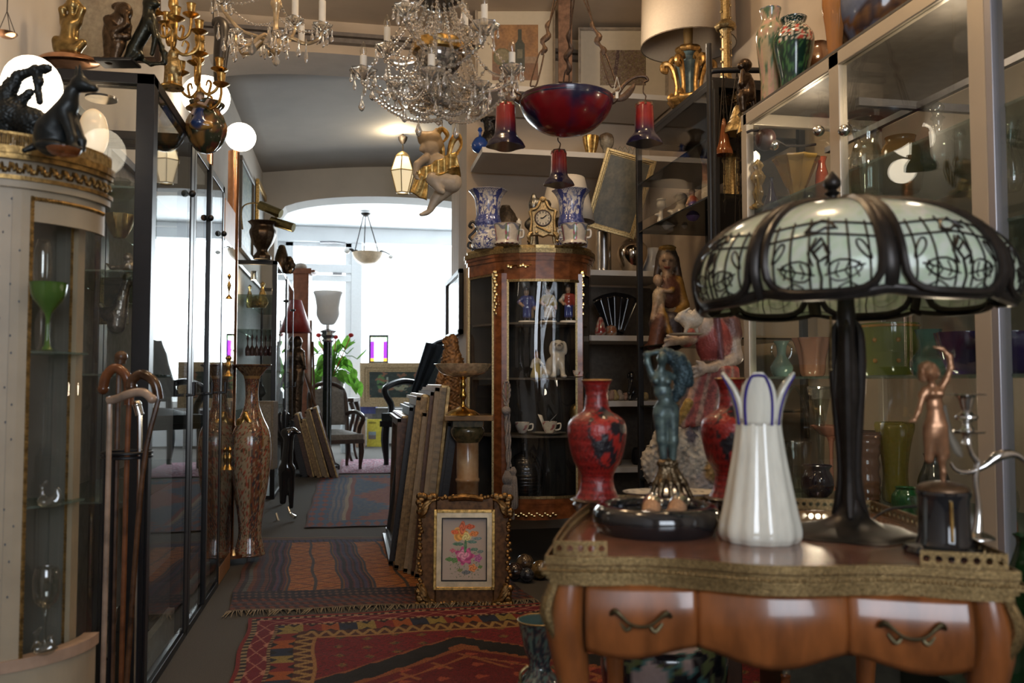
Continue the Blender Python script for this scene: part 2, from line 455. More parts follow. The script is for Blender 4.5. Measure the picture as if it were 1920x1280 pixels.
struct('wall_far_arch', arch_wall(-1.6, 3.0, -.86, 1.95, 10.1, 10.5, 3.6, 2.88, 3.19), plaster2)
b = MB(); b.box(-1.6, 3.2, 10.5, 14.2, 3.5, 3.6); struct('ceiling_far', b, white2, smooth=False)
b = MB(); b.box(-1.6, -1.5, 10.5, 14.2, 0, 3.6); struct('wall_far_left', b, white2, smooth=False)
b = MB(); b.box(3.1, 3.2, 10.5, 14.2, 0, 3.6); struct('wall_far_right', b, white2, smooth=False)
b = MB(); b.box(-1.5, 3.1, 13.95, 14.2, 3.25, 3.5); struct('trim_2', b, white2, smooth=False, bevel=.02)
# street window and door: posts, sill and glass
def wx(px): return atY(px, 700, 14.1).x
b = MB(); b.box(-1.6, wx(533), 14.1, 14.2, 0, 3.4); b.box(3.0, 3.2, 14.1, 14.2, 0, 3.4); b.box(-1.6, 3.2, 14.1, 14.2, 0, .36)
b.box(wx(677), 3.2, 14.1, 14.2, .36, .62)
struct('wall_street', b, white2, smooth=False)
wfm = mat('white window frame', (.84, .86, .88), .4, 0, var=.04)
dr = bpy.data.objects.new('door_1', None); COL.objects.link(dr); dr['kind'] = 'structure'; dr['label'] = 'glazed white shop door with an opening light above it'
b = MB()
for x0, x1 in ((wx(533), wx(548)), (wx(646), wx(657))): b.box(x0, x1, 14.02, 14.1, .36, 3.25)
b.box(wx(533), wx(657), 14.02, 14.1, .36, .50); b.box(wx(533), wx(657), 14.0, 14.1, 2.62, 2.72)
b.box(wx(533), wx(657), 14.0, 14.1, 2.76, 2.90); b.box(wx(533), wx(657), 14.02, 14.1, 3.18, 3.26)
b.build('door_frame', wfm, dr, smooth=False, bevel=.006)
b = MB(); b.box(wx(548), wx(646), 14.05, 14.06, .5, 3.2); b.build('door_glass', clear, dr, smooth=False)
b = MB(); b.tube([(wx(622), 13.97, 2.745), (wx(640), 13.97, 2.745)], .02, 6, 1); b.tube([(wx(598), 13.95, 3.24), (wx(625), 13.95, 3.25), (wx(645), 13.97, 3.24)], .018, 6, 1)
b.build('door_closer', mat('grey steel', (.3, .3, .32), .4, .8), dr)
wn = bpy.data.objects.new('window_1', None); COL.objects.link(wn); wn['kind'] = 'structure'; wn['label'] = 'wide shop window full of bright daylight'
b = MB(); b.box(wx(657), wx(677), 14.0, 14.12, .36, 3.26); b.box(wx(677), 3.1, 14.02, 14.12, .60, .70)
b.build('window_frame', wfm, wn, smooth=False, bevel=.006)
b = MB(); b.box(wx(677), 3.1, 14.05, 14.06, .7, 3.25); b.build('window_pane', clear, wn, smooth=False)
wn2 = bpy.data.objects.new('window_2', None); COL.objects.link(wn2); wn2['kind'] = 'structure'
b = MB()
for x in (-.35, .42, 1.19): b.box(x, x + .06, -2.08, -2.02, .9, 2.5)
b.box(-.35, 1.25, -2.08, -2.02, .9, .97); b.box(-.35, 1.25, -2.08, -2.02, 2.43, 2.5)
b.build('window_frame', wfm, wn2, smooth=False)
# ================================================================ rugs
rugm = mat('woven wool', (.8, .8, .8), .95, 0, var=.6, scale=260, vcol=True, bump=.5)
def rug(label, P, paint, nu, nv, group=None, fringe=None, th=.012, name='rug'):
    """P = four floor corners (near left, near right, far right, far left)"""
    t = wthing(name, label, 'rug', tuple(P[0][:2]) + (0,), 0, group)
    P = [Vector((p[0], p[1], 0)) for p in P]; o = P[0]
    def fn(u, v):
        p = (P[0] * (1 - u) + P[1] * u) * (1 - v) + (P[3] * (1 - u) + P[2] * u) * v
        return (p.x - o.x + .006 * math.sin(v * 23 + u * 3), p.y - o.y + .006 * math.sin(u * 19), th + .0025 * fb(u * 7, v * 9))
    m = MB(); m.grid(fn, nu, nv, paint=paint); m.build('pile', rugm, t, solid=0)
    if fringe:
        m = MB(); r = random.Random(3)
        for e in fringe:
            n = 150
            for i in range(n):
                u = (i + r.random() * .6) / n
                a, d = {'near': (fn(u, 0), (0, -1)), 'far': (fn(u, 1), (0, 1)), 'left': (fn(0, u), (-1, 0))}[e]
                L = .05 + .03 * r.random(); q = r.uniform(-.4, .4)
                m.tube([a, (a[0] + d[0] * L * .5 + q * .02, a[1] + d[1] * L * .5, .012), (a[0] + d[0] * L + q * L, a[1] + d[1] * L + q * L * abs(d[0]), .004)], [.003, .003, .0015], 3, 1, cap=False, col=(.34, .27, .18))
        m.build('fringe', rugm, t)
    return t
R_ = rgb
def tri(x): return abs(((x) % 1) - .5) * 2
def rug_red(u, v):                   # the nearest carpet
    v = 1 - v
    W_, H_ = 2.25, 1.75; x = u * W_; y = v * H_
    e = min(x, y)
    red, dk, ora, cr, blu = R_((104, 22, 28)), R_((20, 18, 22)), R_((150, 78, 30)), R_((142, 122, 88)), R_((30, 38, 60))
    along = y if x < y else x
    sp_ = fb(x * 60, y * 60)
    if e < .02: return R_((120, 30, 24))
    if e < .045: return cr if int(along / .02) % 2 else dk
    if e < .13: return mixc(R_((120, 20, 38)), R_((175, 120, 100)), 1) if tri(along / .16) + tri(e / .085) < .42 or abs(tri(along / .16) - tri(e / .085)) < .07 else R_((105, 16, 32))
    if e < .15: return cr if int(along / .015) % 2 else R_((60, 12, 18))
    if e < .25:
        k = int(along / .09) % 4; q = tri(along / .09) * .05 + .02
        c = [ora, blu, R_((140, 120, 62)), R_((120, 36, 30))][k]
        return c if abs(e - .2) < q else dk
    if e < .33: return R_((150, 118, 70)) if abs(tri(along / .07) - (e - .25) / .08) < .3 else R_((70, 34, 22))
    if e < .345: return R_((150, 110, 66))
    # field with the dark stepped medallion
    cx_, cy_ = 1.02, .98
    dx, dy_ = abs(x - cx_), abs(y - cy_)
    st = dy_ * 1.75 + dx
    step = .03 * tri((x + y) / .06)
    if .70 + step < st < .93 + step and not (dx < .07 and st < .78): return dk
    if 0.66 < st < .97: return R_((130, 74, 42))
    if st <= .66:
        if .50 < st < .52 + step or (.40 < st < .62 and tri((x - y) / .22) < .12): return R_((140, 84, 50))
        if tri(x / .16 + tri(y / .12) * .3) + tri(y / .12) < .4: return R_((150, 70, 50))
        return mixc(R_((104, 22, 26)), R_((86, 18, 26)), sp_ + .5)
    if tri(x / .13) + tri(y / .11 + .3 * (int(x / .13) % 2)) < .42: return R_((120, 84, 44)) if sp_ > -.1 else R_((60, 60, 40))
    if abs(tri(x / .065) - tri(y / .06)) < .09 and sp_ > -.05: return R_((62, 26, 22))
    return mixc(R_((118, 24, 28)), R_((96, 18, 30)), sp_ + .5)
def rug_kilim(u, v):                 # orange panels between dark bands, v = 0 near
    x, y = u * 1.95, v * 1.65
    dk, pur, ora = R_((34, 27, 34)), R_((60, 50, 78)), R_((176, 112, 50))
    if v < .015 or v > .985: return R_((112, 92, 66))
    if y < .18: return (R_((112, 54, 34)) if int((x + y * .5) / .03) % 2 else R_((58, 32, 32))) if int(y / .02) % 3 else R_((70, 56, 60))
    if y < .32: return R_((104, 70, 58)) if tri(x / .045) + tri(y / .05) < .7 else dk
    if y > 1.56: return R_((104, 74, 64)) if int(y / .02) % 2 else R_((70, 50, 50))
    if y > 1.48: return pur if tri(x / .06) > .3 else dk
    if x < .22:
        c = [R_((106, 62, 46)), R_((52, 42, 44)), R_((96, 96, 86)), R_((120, 66, 36)), R_((88, 48, 46)), R_((66, 58, 66))][int(x / .03) % 6]
        return c if int(y / .018) % 2 else mixc(c, dk, .55)
    if x < .34 or .76 < x < .95 or x > 1.44:
        return R_((122, 52, 40)) if tri(x / .05) + tri(y / .03) < .55 else pur if tri(x / .07) > .5 else dk
    # orange panel: two columns of zigzags
    xx = (x - .34) if x < .76 else (x - .95)
    w = .42 if x < .76 else .49
    if abs(xx - w / 2) < .012: return R_((70, 62, 60))
    if min(xx, w - xx) < .03: return R_((60, 54, 58)) if min(xx, w - xx) > .012 else R_((120, 76, 40))
    q = tri((y) / .20); lx = (xx % (w / 2)) / (w / 2)
    if abs(q - lx) < .055 or abs(1 - q - lx) < .03: return R_((96, 62, 40))
    return mixc(ora, R_((150, 84, 38)), fb(x * 20, y * 40) + .5)
def rug_blue(u, v):
    x, y = u * 1.1, v * 3.0
    red, blu = R_((128, 66, 56)), R_((66, 80, 104))
    if v < .01 or v > .99 or u < .02: return R_((90, 50, 44))
    if x < .20 or y < .25 or y > 2.8:
        return (blu if tri(y / .22) + tri(x / .09) > .9 else red)
    if x < .34: return (blu if abs(tri(y / .14) - .5) > .2 or tri(x / .05) > .6 else R_((150, 124, 104)))
    if x < .38: return R_((150, 132, 112))
    if x < .42: return red
    d = tri((y - .2) / 1.3) ; w = .18 + .55 * d
    jag = .06 * (int(y / .07) % 2)
    if abs(x - 1.0) < .10 + jag * .5 and d > .8: return R_((40, 50, 74))
    if abs(x - 1.0) < w * .75 + jag: return mixc(red, R_((140, 84, 60)), fb(x * 30, y * 10) + .4)
    return mixc(blu, R_((88, 92, 100)), fb(x * 30, y * 10) + .3)
def rug_pink(u, v):
    x, y = u * 1.3, v * 1.9
    n = fb(x * 16, y * 14, 3); n2 = fb(x * 30, y * 26, 7)
    if u < .03 or v < .05: return R_((120, 60, 74))
    if abs(n) < .07: return R_((70, 62, 88))
    if abs(n2) < .08: return R_((200, 180, 190))
    return mixc(R_((150, 62, 84)), R_((180, 130, 150)), n2 + .4)
def fl(px, py): p = atZ(px, py, 0); return (p.x, p.y)
fl_ = fl(468, 1163); n0 = fl(430, 1280); k_ = 1.75 / math.hypot(n0[0] - fl_[0], n0[1] - fl_[1]); nl = (fl_[0] + (n0[0] - fl_[0]) * k_, fl_[1] + (n0[1] - fl_[1]) * k_)
rug('red and dark carpet with a black stepped medallion, nearest on the floor', [nl, (1.42, nl[1] + .05), (1.42, fl(1050, 1139)[1] + .07), fl_], rug_red, 420, 300, th=.010)
rug('orange panelled kilim with dark bands and fringed near edge', [fl(425, 1150), (fl(1005, 1126)[0], fl(1005, 1126)[1]), (.62, fl(730, 1010)[1]), fl(478, 1010)], rug_kilim, 330, 260, th=.008, fringe=['near'])
rug('blue and brick red runner with a jagged medallion in the passage', [fl(570, 991), (fl(790, 985)[0], fl(790, 985)[1]), (.70, fl(740, 893)[1]), fl(600, 893)], rug_blue, 150, 260, th=.008)
rug('pink flowered rug far off near the shop window', [fl(634, 889), (.95, fl(700, 889)[1]), (.95, fl(700, 862)[1]), fl(640, 862)], rug_pink, 110, 130, th=.008)

# ================================================================ glazed black cabinets along the left wall (front plane x = -.62)
LX = -.62
def ypx(px, X): return atX(px, 716, X).y
mir = mat('mirror back', (.60, .62, .64), .04, 1.0, var=.02)
lightfelt = mat('grey back panel', (.22, .22, .23), .7)
strip = mat('white plinth strip', (.62, .66, .70), .4)
def black_cabinet(label, y0, y1, div, H, shelves, near_glass=True, P=.045, lx=LX, bx=-.98, strip_on=True, back=lightfelt):
    t = wthing('display_cabinet', label, 'cabinet', (bx, y0, 0))
    o = (bx, y0, 0); w = lx - bx; L = y1 - y0
    m = MB()
    for y in (0, L - P):
        m.box(w - P * .9, w, y, y + P, .02, H); m.box(0, .03, y, y + P, .02, H)
    m.box(0, w, 0, P, H - .035, H); m.box(0, w, L - P, L, H - .035, H)
    m.box(w - .03, w, P, L - P, H - .035, H); m.box(0, .03, P, L - P, H - .035, H); m.box(0, w, 0, L, 0, .03)
    for y in div: m.box(w - .02, w + .008, y - .02, y + .02, .03, H)
    m.build('frame', blackm, t, smooth=False, bevel=.002)
    m = MB(); m.box(0.002, .008, .03, L - .03, .03, H - .03); m.build('back_panel', back, t, smooth=False)
    ys = [P] + list(div) + [L - P]
    for a, b in zip(ys[:-1], ys[1:]):
        m = MB(); m.box(w - .008, w - .002, a + .02, b - .02, .05, H - .04); dg = m.build('door', doorglass, t, smooth=False)
        dg['label'] = 'glass door'
        m = MB(); m.tube([(w + .002, b - .05, .95), (w + .03, b - .05, .95), (w + .03, b - .05, 1.0)], .007, 6, 1); m.ball((w + .012, b - .05, H - .25), .014); m.build('knob', blackm, dg)
    if near_glass:
        m = MB(); m.box(.03, w - .03, .012, .018, .03, H - .04); m.build('side_pane', clear, t, smooth=False)
    for z in shelves:
        m = MB(); m.box(.01, w - .03, .03, L - .03, z, z + .006); m.build('shelf', shglass, t, smooth=False)
    if strip_on:
        m = MB(); m.box(w - .06, w - .035, .05, L - .05, .03, .13); m.build('plinth_strip', strip, t, smooth=False)
    return t
shglass = tinted('green edged shelf glass', (.35, .45, .40), .05, .25)
Ya, Yb, Yc, Yd = ypx(284, LX), ypx(352, LX), ypx(358, LX), ypx(416, LX)
black_cabinet('black framed glass cabinet nearest on the left wall, mirror bright doors', Ya - .04, Yc, [], 1.985, [.62, 1.02, 1.35, 1.62], P=.06)
black_cabinet('second black framed glass cabinet down the left wall, thin framed', Yc + .01, Yd, [(Yd - Yc) * .45], 1.975, [.62, 1.02, 1.35, 1.62], near_glass=False)
Ye, Yf = ypx(517, LX), ypx(549, LX)
black_cabinet('low lit black glass cabinet standing behind the big floral floor vase', Ye, Yf, [(Yf - Ye) * .5], 2.05, [.75, 1.1, 1.45, 1.75], strip_on=False)
# narrow all-glass showcase with wooden blocks between the cabinets
t = wthing('glass_showcase', 'narrow mirror-backed glass showcase with a pine head block, beside the copper tube lamp', 'cabinet', (-.95, Yd + .02, 0))
pine = mat('pine block', (.45, .22, .09), .45, var=.3, scale=20, stretch=(4, 4, .6))
yy = ypx(436, LX) - Yd + .0
m = MB(); m.box(.16, .33, .0, yy, 0, .09); m.build('block', pine, t, smooth=False, bevel=.006); m = MB(); m.box(.16, .33, 0, yy, 1.72, 1.93); m.build('block', pine, t, smooth=False, bevel=.006)
m = MB(); m.box(.325, .331, 0, yy, .09, 1.72); m.build('front_pane', doorglass, t, smooth=False)
m = MB(); m.box(.10, .325, yy - .006, yy, .09, 1.72); m.build('back_pane', thin_glass('brown mirror', (.5, .42, .3), 2.2), t, smooth=False)
for z in (.5, .9, 1.3):
    m = MB(); m.box(.12, .325, 0, yy, z, z + .006); m.build('shelf', shglass, t, smooth=False)

# ================================================================ champagne aluminium showcase on the right (front plane x = 1.47)
RX, RH = 1.47, 2.02
t = wthing('showcase', 'tall champagne aluminium glass showcase filling the right wall', 'showcase', (RX, 1.0, 0))
yp = [1.0, ypx(1846, RX), ypx(1573, RX), ypx(1399, RX) - .0]
def loc_y(y): return y - 1.0
m = MB()
P = .028
for y in yp[1:]:
    a = loc_y(y); m.box(0, .03, a - P, a + P * (1 if y != yp[-1] else .6), .02, RH)
m.box(0, .03, 0, loc_y(yp[-1]), RH - .045, RH); m.box(0, .03, 0, loc_y(yp[-1]), .0, .07)
m.box(.55, .58, 0, .03, .0, RH); m.box(.55, .58, loc_y(yp[-1]) - .03, loc_y(yp[-1]), 0, RH)
m.box(0, .58, loc_y(yp[-1]) - .03, loc_y(yp[-1]), RH - .045, RH)
m.build('frame', alu, t, smooth=False, bevel=.003)
m = MB(); a = loc_y(yp[1]); m.box(.0, .034, a - P - .022, a - P, .02, RH); m.build('inner_post', aluside, t, smooth=False, bevel=.002)
for a, b in zip(yp[:-1], yp[1:]):
    m = MB(); m.box(.010, .016, loc_y(a) + .028, loc_y(b) - .028, .07, RH - .045); d_ = m.build('door', clear, t, smooth=False); d_['label'] = 'sliding glass door'
m = MB(); m.ball((-.005, loc_y(yp[2]) + .08, 1.80), .018); m.build('knob', silver, t); m = MB(); m.ball((-.005, loc_y(yp[2]) - .06, 1.76), .018); m.build('knob', silver, t)
m = MB(); m.box(.016, .55, loc_y(yp[-1]) - .012, loc_y(yp[-1]) - .006, .05, RH - .045); m.build('end_pane', clear, t, smooth=False)
m = MB(); m.box(.0, .58, 0, loc_y(yp[-1]), RH, RH + .008); m.build('top_board', mat('added dark roof board', (.09, .08, .07), .6), t, smooth=False)  # opaque roof added to hide vase bottoms and darken the upper doors
m = MB(); m.box(.57, .578, 0.02, loc_y(yp[-1]) - .02, .05, RH - .03); m.build('back_panel', mat('grey brown backing', (.25, .20, .145), .45, 0, var=.25, scale=3), t, smooth=False)
RZ = [.25, .60, 1.02, 1.115, 1.38, 1.65]
for z in RZ:
    y1 = loc_y(yp[-1]) - .02
    if z == 1.115: m = MB(); m.box(.28, .56, .02, loc_y(yp[2]), z, z + .006)
    else: m = MB(); m.box(.03, .56, .02, y1, z - .008, z)
    m.build('shelf', shglass, t, smooth=False)
m = MB(); m.box(.08, .5, loc_y(yp[2]) - .01, loc_y(yp[2]) + .01, 1.86, 1.885); m.box(.28, .30, .05, loc_y(yp[-1]) - .1, 1.86, 1.88); m.build('lamp_rail', mat('dull grey rail', (.14, .13, .13), .6), t, smooth=False)

# ================================================================ black glass rack (corner) and the white wall shelves
BX = 1.60
t = wthing('glass_rack', 'tall black framed glass rack standing by the white shelves', 'display rack', (BX, ypx(1340, BX), 0))
y0 = ypx(1340, BX); L = ypx(1196, BX) - y0; BH = 2.36
m = MB()
for (x, y) in ((0, 0), (0, L), (.42, 0), (.42, L)): m.box(x, x + .03, y - .015, y + .015, 0, BH)
for y in (0, L): m.box(0, .45, y - .012, y + .012, BH - .03, BH)
m.box(0, .03, 0, L, BH - .03, BH); m.box(.42, .45, 0, L, BH - .03, BH)
m.build('frame', blackm, t, smooth=False, bevel=.002)
BZ = [.46, .87, 1.2, 1.85, 2.12]
for z in BZ:
    m = MB(); m.box(.005, .445, 0, L, z - .008, z); m.build('shelf', tinted('dark shelf glass', (.03, .035, .035), .05, .45), t, smooth=False)
m = MB(); m.box(0, .45, 0, L, BH, BH + .02); m.build('top_board', blackm, t, smooth=False)
m = MB(); m.box(.0, .006, .02, L - .02, 1.9, BH - .03); d_ = m.build('door', thin_glass('dark pane', (.90, .90, .90), 1.35), t, smooth=False)

SY0, SY1 = 5.18, 5.70
for z, x0, x1, lab in ((2.86, .80, 2.08, 'topmost white wall shelf, paintings leaning on it'), (2.46, .80, 2.08, 'second white wall shelf from the top, above the blue and white vases'),
                       (1.71, 1.30, 2.05, 'white wall shelf holding the silver flask and pear vase'), (1.295, 1.30, 2.05, 'white wall shelf with the black fan ornament'),
                       (.88, 1.30, 2.05, 'white wall shelf with small shells and figures'), (.465, 1.30, 2.05, 'lowest white wall shelf by the floor vases')):
    b = MB(); b.box(x0, x1, SY0, SY1, z - .035, z); o = b.build('wall_shelf', shelfw, loc=(x0, SY0, z - .035), smooth=False, bevel=.002)
    tag(o, lab, 'shelf', 'white shelves on the back wall')
m = MB(); m.box(1.28, 2.08, 5.70, 5.745, .1, 1.66); o = struct('trim_3', m, mat('taupe shelf backing', (.16, .13, .10), .7), smooth=False)

# ================================================================ bow-fronted curio cabinet in the centre
t = thing('curio_cabinet', 'bow fronted inlaid wooden vitrine with gilt mounts, blue and white vases on top', 'cabinet', 995, 1050, 4.62)
V = t
# plan of the front, in photo pixels right and pixels away
def plan(k=1.0, off=0):
    P = [(-124, 118), (-122, 100), (-112, 82), (-98, 62), (-84, 44), (-72, 28), (-66, 22), (-50, 12), (-20, 2), (10, -2), (45, 2), (75, 12), (96, 26), (103, 34), (112, 50), (120, 72), (124, 96), (125, 118)]
    P = [(x * k, (y - 60) * k + 60) for x, y in P]
    return P
def shell(m, i0, i1, y_top, y_bot, k=1.0, th=3.0, sag=0):
    P = plan(k)[i0:i1 + 1]
    for (xa, da), (xb, db) in zip(P[:-1], P[1:]):
        vs = []
        for (x, d) in ((xa, da), (xb, db)):
            for dd in (0, th):
                sg = sag * (1 - ((x) / 125) ** 2)
                vs += [(995 + x, d + dd, y_top), (995 + x, d + dd, y_bot + sg)]
        m.add(vs, [(0, 1, 5, 4), (2, 6, 7, 3), (0, 4, 6, 2), (1, 3, 7, 5), (0, 2, 3, 1), (4, 5, 7, 6)])
vwood = mat('inlaid rosewood', (.26, .085, .028), .25, 0, var=.5, scale=10, stretch=(2, 2, 3), coat=.4)
m = MB()
shell(m, 0, 17, 484, 508, 1.0, 6)                               # frieze
shell(m, 0, 17, 946, 968, 1.0, 6, 8)                            # bottom rail
shell(m, 5, 7, 500, 950, 1.0, 8); shell(m, 12, 13, 500, 950, 1.0, 8)
shell(m, 0, 1, 500, 950); shell(m, 16, 17, 500, 950)
for (x, d) in ((-120, 112), (-62, 30), (96, 36), (120, 112)): m.tube([(995 + x, d, 966), (995 + x - (4 if x < 0 else -4), d - 3, 1000), (995 + x, d, 1047)], [7, 6, 4], 10, 3)
m.build('body', vwood, t, smooth=False)
m = MB()
P = plan(1.02)
m.prism([(995 + x, d) for x, d in P], 458, 474, 'z'); m.build('top', vwood, t, smooth=False)
m = MB()
shell(m, 0, 17, 461, 470, 1.075, 7)
m.build('gilt_cornice', oldbrass, t, smooth=False)
m = MB(); shell(m, 0, 17, 470, 476, 1.055, 7); shell(m, 0, 17, 476, 484, 1.03, 7); m.build('cornice', vwood, t, smooth=False)
m = MB(); shell(m, 0, 17, 455, 461, 1.03, 2); m.build('gallery_rim', brass, t, smooth=False)
for (x, d, y0, y1) in ((-67, 18, 505, 585), (101, 28, 505, 585)):   # gilt drop mounts
    if x > 0: m.build('mount', brass, t)
    m = MB(); m.tube([(995 + x, d + 1, y0), (995 + x, d + 1, y1)], 1.4, 4, 1)
    for i in range(14):
        q = i / 13; m.ball((995 + x + 2 * math.sin(i * 2), d, y0 + (y1 - y0) * q), (5 - 3 * q, 3, 4), 6, 4)
m.build('mount', brass, t); m = MB()
for i in range(18): m.ball((995 - 42 + i * 4.7, 1 + ((i - 8) / 9) ** 2 * 6, 495 + 2 * math.sin(i * 1.9)), (3.4, 3, 3 + 1.5 * math.cos(i)), 6, 4)
m.build('mount', brass, t); m = MB()
for i in range(16): m.ball((995 - 28 + i * 5, 0, 966 + 3 * math.sin(i * 2.1)), (4, 3, 3), 6, 4)
m.build('mount', brass, t)
m = MB()                                                        # door: stiles, rails and beading
for (i0, i1, ya, yb) in ((7, 12, 508, 520), (7, 12, 936, 947)): shell(m, i0, i1, ya, yb, 1.0, 5)
def bar(m, i, w, ya, yb, dd=-2):
    x, d = plan()[i]; m.box(995 + x - w / 2, 995 + x + w / 2, d + dd, d + 5, ya, yb)
bar(m, 7, 10, 508, 947); bar(m, 12, 10, 508, 947)
door = m.build('door', vwood, t, smooth=False)
m = MB(); 
for (i0, i1, ya, yb) in ((7, 12, 520, 525), (7, 12, 931, 936)): shell(m, i0, i1, ya, yb, 1.01, 3)
for i, s_ in ((7, 7), (12, -7)):
    x, d = plan()[i]; m.box(995 + x + s_ - 2, 995 + x + s_ + 2, d - 3, d + 2, 520, 936)
m.build('beading', oldbrass, door, smooth=False)
bent = thin_glass('bent old glass', (.93, .94, .92), 1.7)
m = MB()
Pd = catmull([(x, d) for x, d in plan()[7:13]], 6); n = len(Pd) - 1
m.grid(lambda u, v: (995 + Pd[int(round(u * n))][0], Pd[int(round(u * n))][1] + 2 + 1.1 * math.sin(u * 24 + 2 * math.sin(v * 5)) * .6, 522 + 412 * v), n, 30)
m.build('pane', bent, door)
m = MB(); Ps = catmull([(x, d) for x, d in plan()[1:6]], 5); n2 = len(Ps) - 1
m.grid(lambda u, v: (995 + Ps[int(round(u * n2))][0], Ps[int(round(u * n2))][1] + 2, 508 + 440 * v), n2, 4)
m.build('side_pane', bent, t)
m = MB(); m.grid(lambda u, v: (995 + 104 + 18 * u, 38 + 60 * u, 508 + 440 * v), 4, 4); m.build('side_pane', bent, t)
m = MB(); shell(m, 1, 5, 506, 511, 1.0, 3); shell(m, 1, 5, 940, 945, 1.0, 3)
for i in (1, 5): bar(m, i, 4, 506, 945)
m.build('side_beading', oldbrass, t, smooth=False)
m = MB(); m.box(995 - 120, 995 + 122, 112, 118, 486, 950); m.build('back_panel', mat('dark velvet', (.030, .024, .020), .8, var=.5, scale=12), t, smooth=False)
VSH = [602, 708, 818]
for y in VSH + [944]:
    m = MB(); m.prism([(995 + x, d) for x, d in plan(.93)], y, y + 4, 'z'); m.build('shelf', mat('velvet shelf', (.09, .075, .06), .7), t, smooth=False)
# ================================================================ the little writing table in front
TZ = .75
pFL, pFR = atZ(1040, 1040, TZ), atZ(1886, 1068, TZ)
ex = (pFR - pFL); TW = ex.length; ex.normalize(); TA = math.atan2(ex.y, ex.x); TD = .50
tb = wthing('writing_table', 'small inlaid side table with gilt gallery and serpentine drawers, in front of the showcase', 'table', (pFL.x, pFL.y, 0), TA)
def edge_front(x):            # how far the apron bulges towards the viewer
    u = x / TW; return -.012 * math.cos(u * 2 * math.pi * 2.0) - .016 * math.sin(u * math.pi) + .006
def outline(k=0.0):
    P = []
    n = 40
    for i in range(n + 1): x = -k + (TW + 2 * k) * i / n; P.append((x, edge_front(min(max(x, 0), TW)) - k))
    for i in range(1, 14): y = TD * i / 14; P.append((TW + k + .012 * math.sin(y / TD * math.pi) - .05 * (y / TD), y))
    for i in range(n + 1): x = TW - .05 + k - (TW - .09 + 2 * k) * i / n; P.append((x, TD + k + .018 * math.sin(x / TW * math.pi)))
    for i in range(1, 14): y = TD * (1 - i / 14); P.append((-k - .012 * math.sin(y / TD * math.pi) + .04 * (y / TD), y))
    return P
topm = mat('pinkish marquetry top', (.20, .085, .05), .22, 0, var=.35, scale=18, coat=.5)
m = MB(); m.prism(outline(.002), TZ - .02, TZ, 'z'); m.build('table_top', topm, tb, smooth=False)
def band(m, k, z0, z1, i0=0, i1=None, th=.004):
    P = outline(k); n = len(P); rng = range(i0, i1 if i1 is not None else n)
    for i in rng:
        a, b = P[i % n], P[(i + 1) % n]; c_ = Vector((TW / 2, TD / 2))
        ia = Vector(a) + (c_ - Vector(a)).normalized() * th; ib = Vector(b) + (c_ - Vector(b)).normalized() * th
        vs = [(*a, z0), (*a, z1), (*ia, z0), (*ia, z1), (*b, z0), (*b, z1), (*ib, z0), (*ib, z1)]
        m.add(vs, [(0, 1, 5, 4), (2, 6, 7, 3), (0, 4, 6, 2), (1, 3, 7, 5)])
patgilt = mat('worn gilt moulding', (.34, .225, .095), .40, .8, var=.65, scale=380, bump=.25)
m = MB(); band(m, .010, TZ - .030, TZ - .012); band(m, .016, TZ - .024, TZ - .019); band(m, .012, TZ - .010, TZ + .002); band(m, .006, TZ - .04, TZ - .03)
m.build('edge_moulding', patgilt, tb, smooth=False)
m = MB(); Pb = outline(.018)
for i in range(len(Pb)):
    a_, b_ = Vector(Pb[i]), Vector(Pb[(i + 1) % len(Pb)])
    for j in range(3 if i < 41 else 1): q_ = a_ + (b_ - a_) * j / 3; m.ball((q_.x, q_.y, TZ - .0165), (.0026, .0026, .0022), 6, 4)
m.tube([(p_[0], p_[1], TZ - .0165) for p_ in Pb] + [(Pb[0][0], Pb[0][1], TZ - .0165)], .0016, 4, 1); m.build('beaded_edge', patgilt, tb)
# pierced gallery rail: left, back, right, with returns on the front corners
def rail(i0, i1, h0=.0):
    m = MB(); P = outline(.0); n = len(P)
    for i in range(i0, i1):
        a, b = Vector(P[i % n]), Vector(P[(i + 1) % n]); d = b - a; L = d.length; k = max(1, round(L / .0165))
        for j in range(k):
            p, q = a + d * j / k, a + d * (j + 1) / k; mid = (p + q) / 2; r = min(.0055, L / k * .33)
            z0, z1 = TZ + .001, TZ + .022
            # a plate with a round hole
            R8 = [(math.cos(t), math.sin(t)) for t in [math.pi * 2 * w / 8 for w in range(8)]]
            dd = (q - p).normalized(); hw = (q - p).length / 2
            inner = [(mid + dd * c * r, (z0 + z1) / 2 + s * r) for c, s in R8]
            outer = [(mid + dd * max(-1, min(1, c * 1.42)) * hw, (z0 + z1) / 2 + max(-1, min(1, s * 1.42)) * (z1 - z0) / 2) for c, s in R8]
            vs = [(o.x, o.y, z) for o, z in outer] + [(o.x, o.y, z) for o, z in inner]
            m.add(vs, [(w, (w + 1) % 8, 8 + (w + 1) % 8, 8 + w) for w in range(8)])
    return m
NF = 41
rail(NF, NF + 13 + 41 + 13).build('gallery_rail', patgilt, tb, smooth=False, solid=.0025)
rail(33, NF).build('gallery_rail', patgilt, tb, smooth=False, solid=.0025)
rail(0, 5).build('gallery_rail', patgilt, tb, smooth=False, solid=.0025)
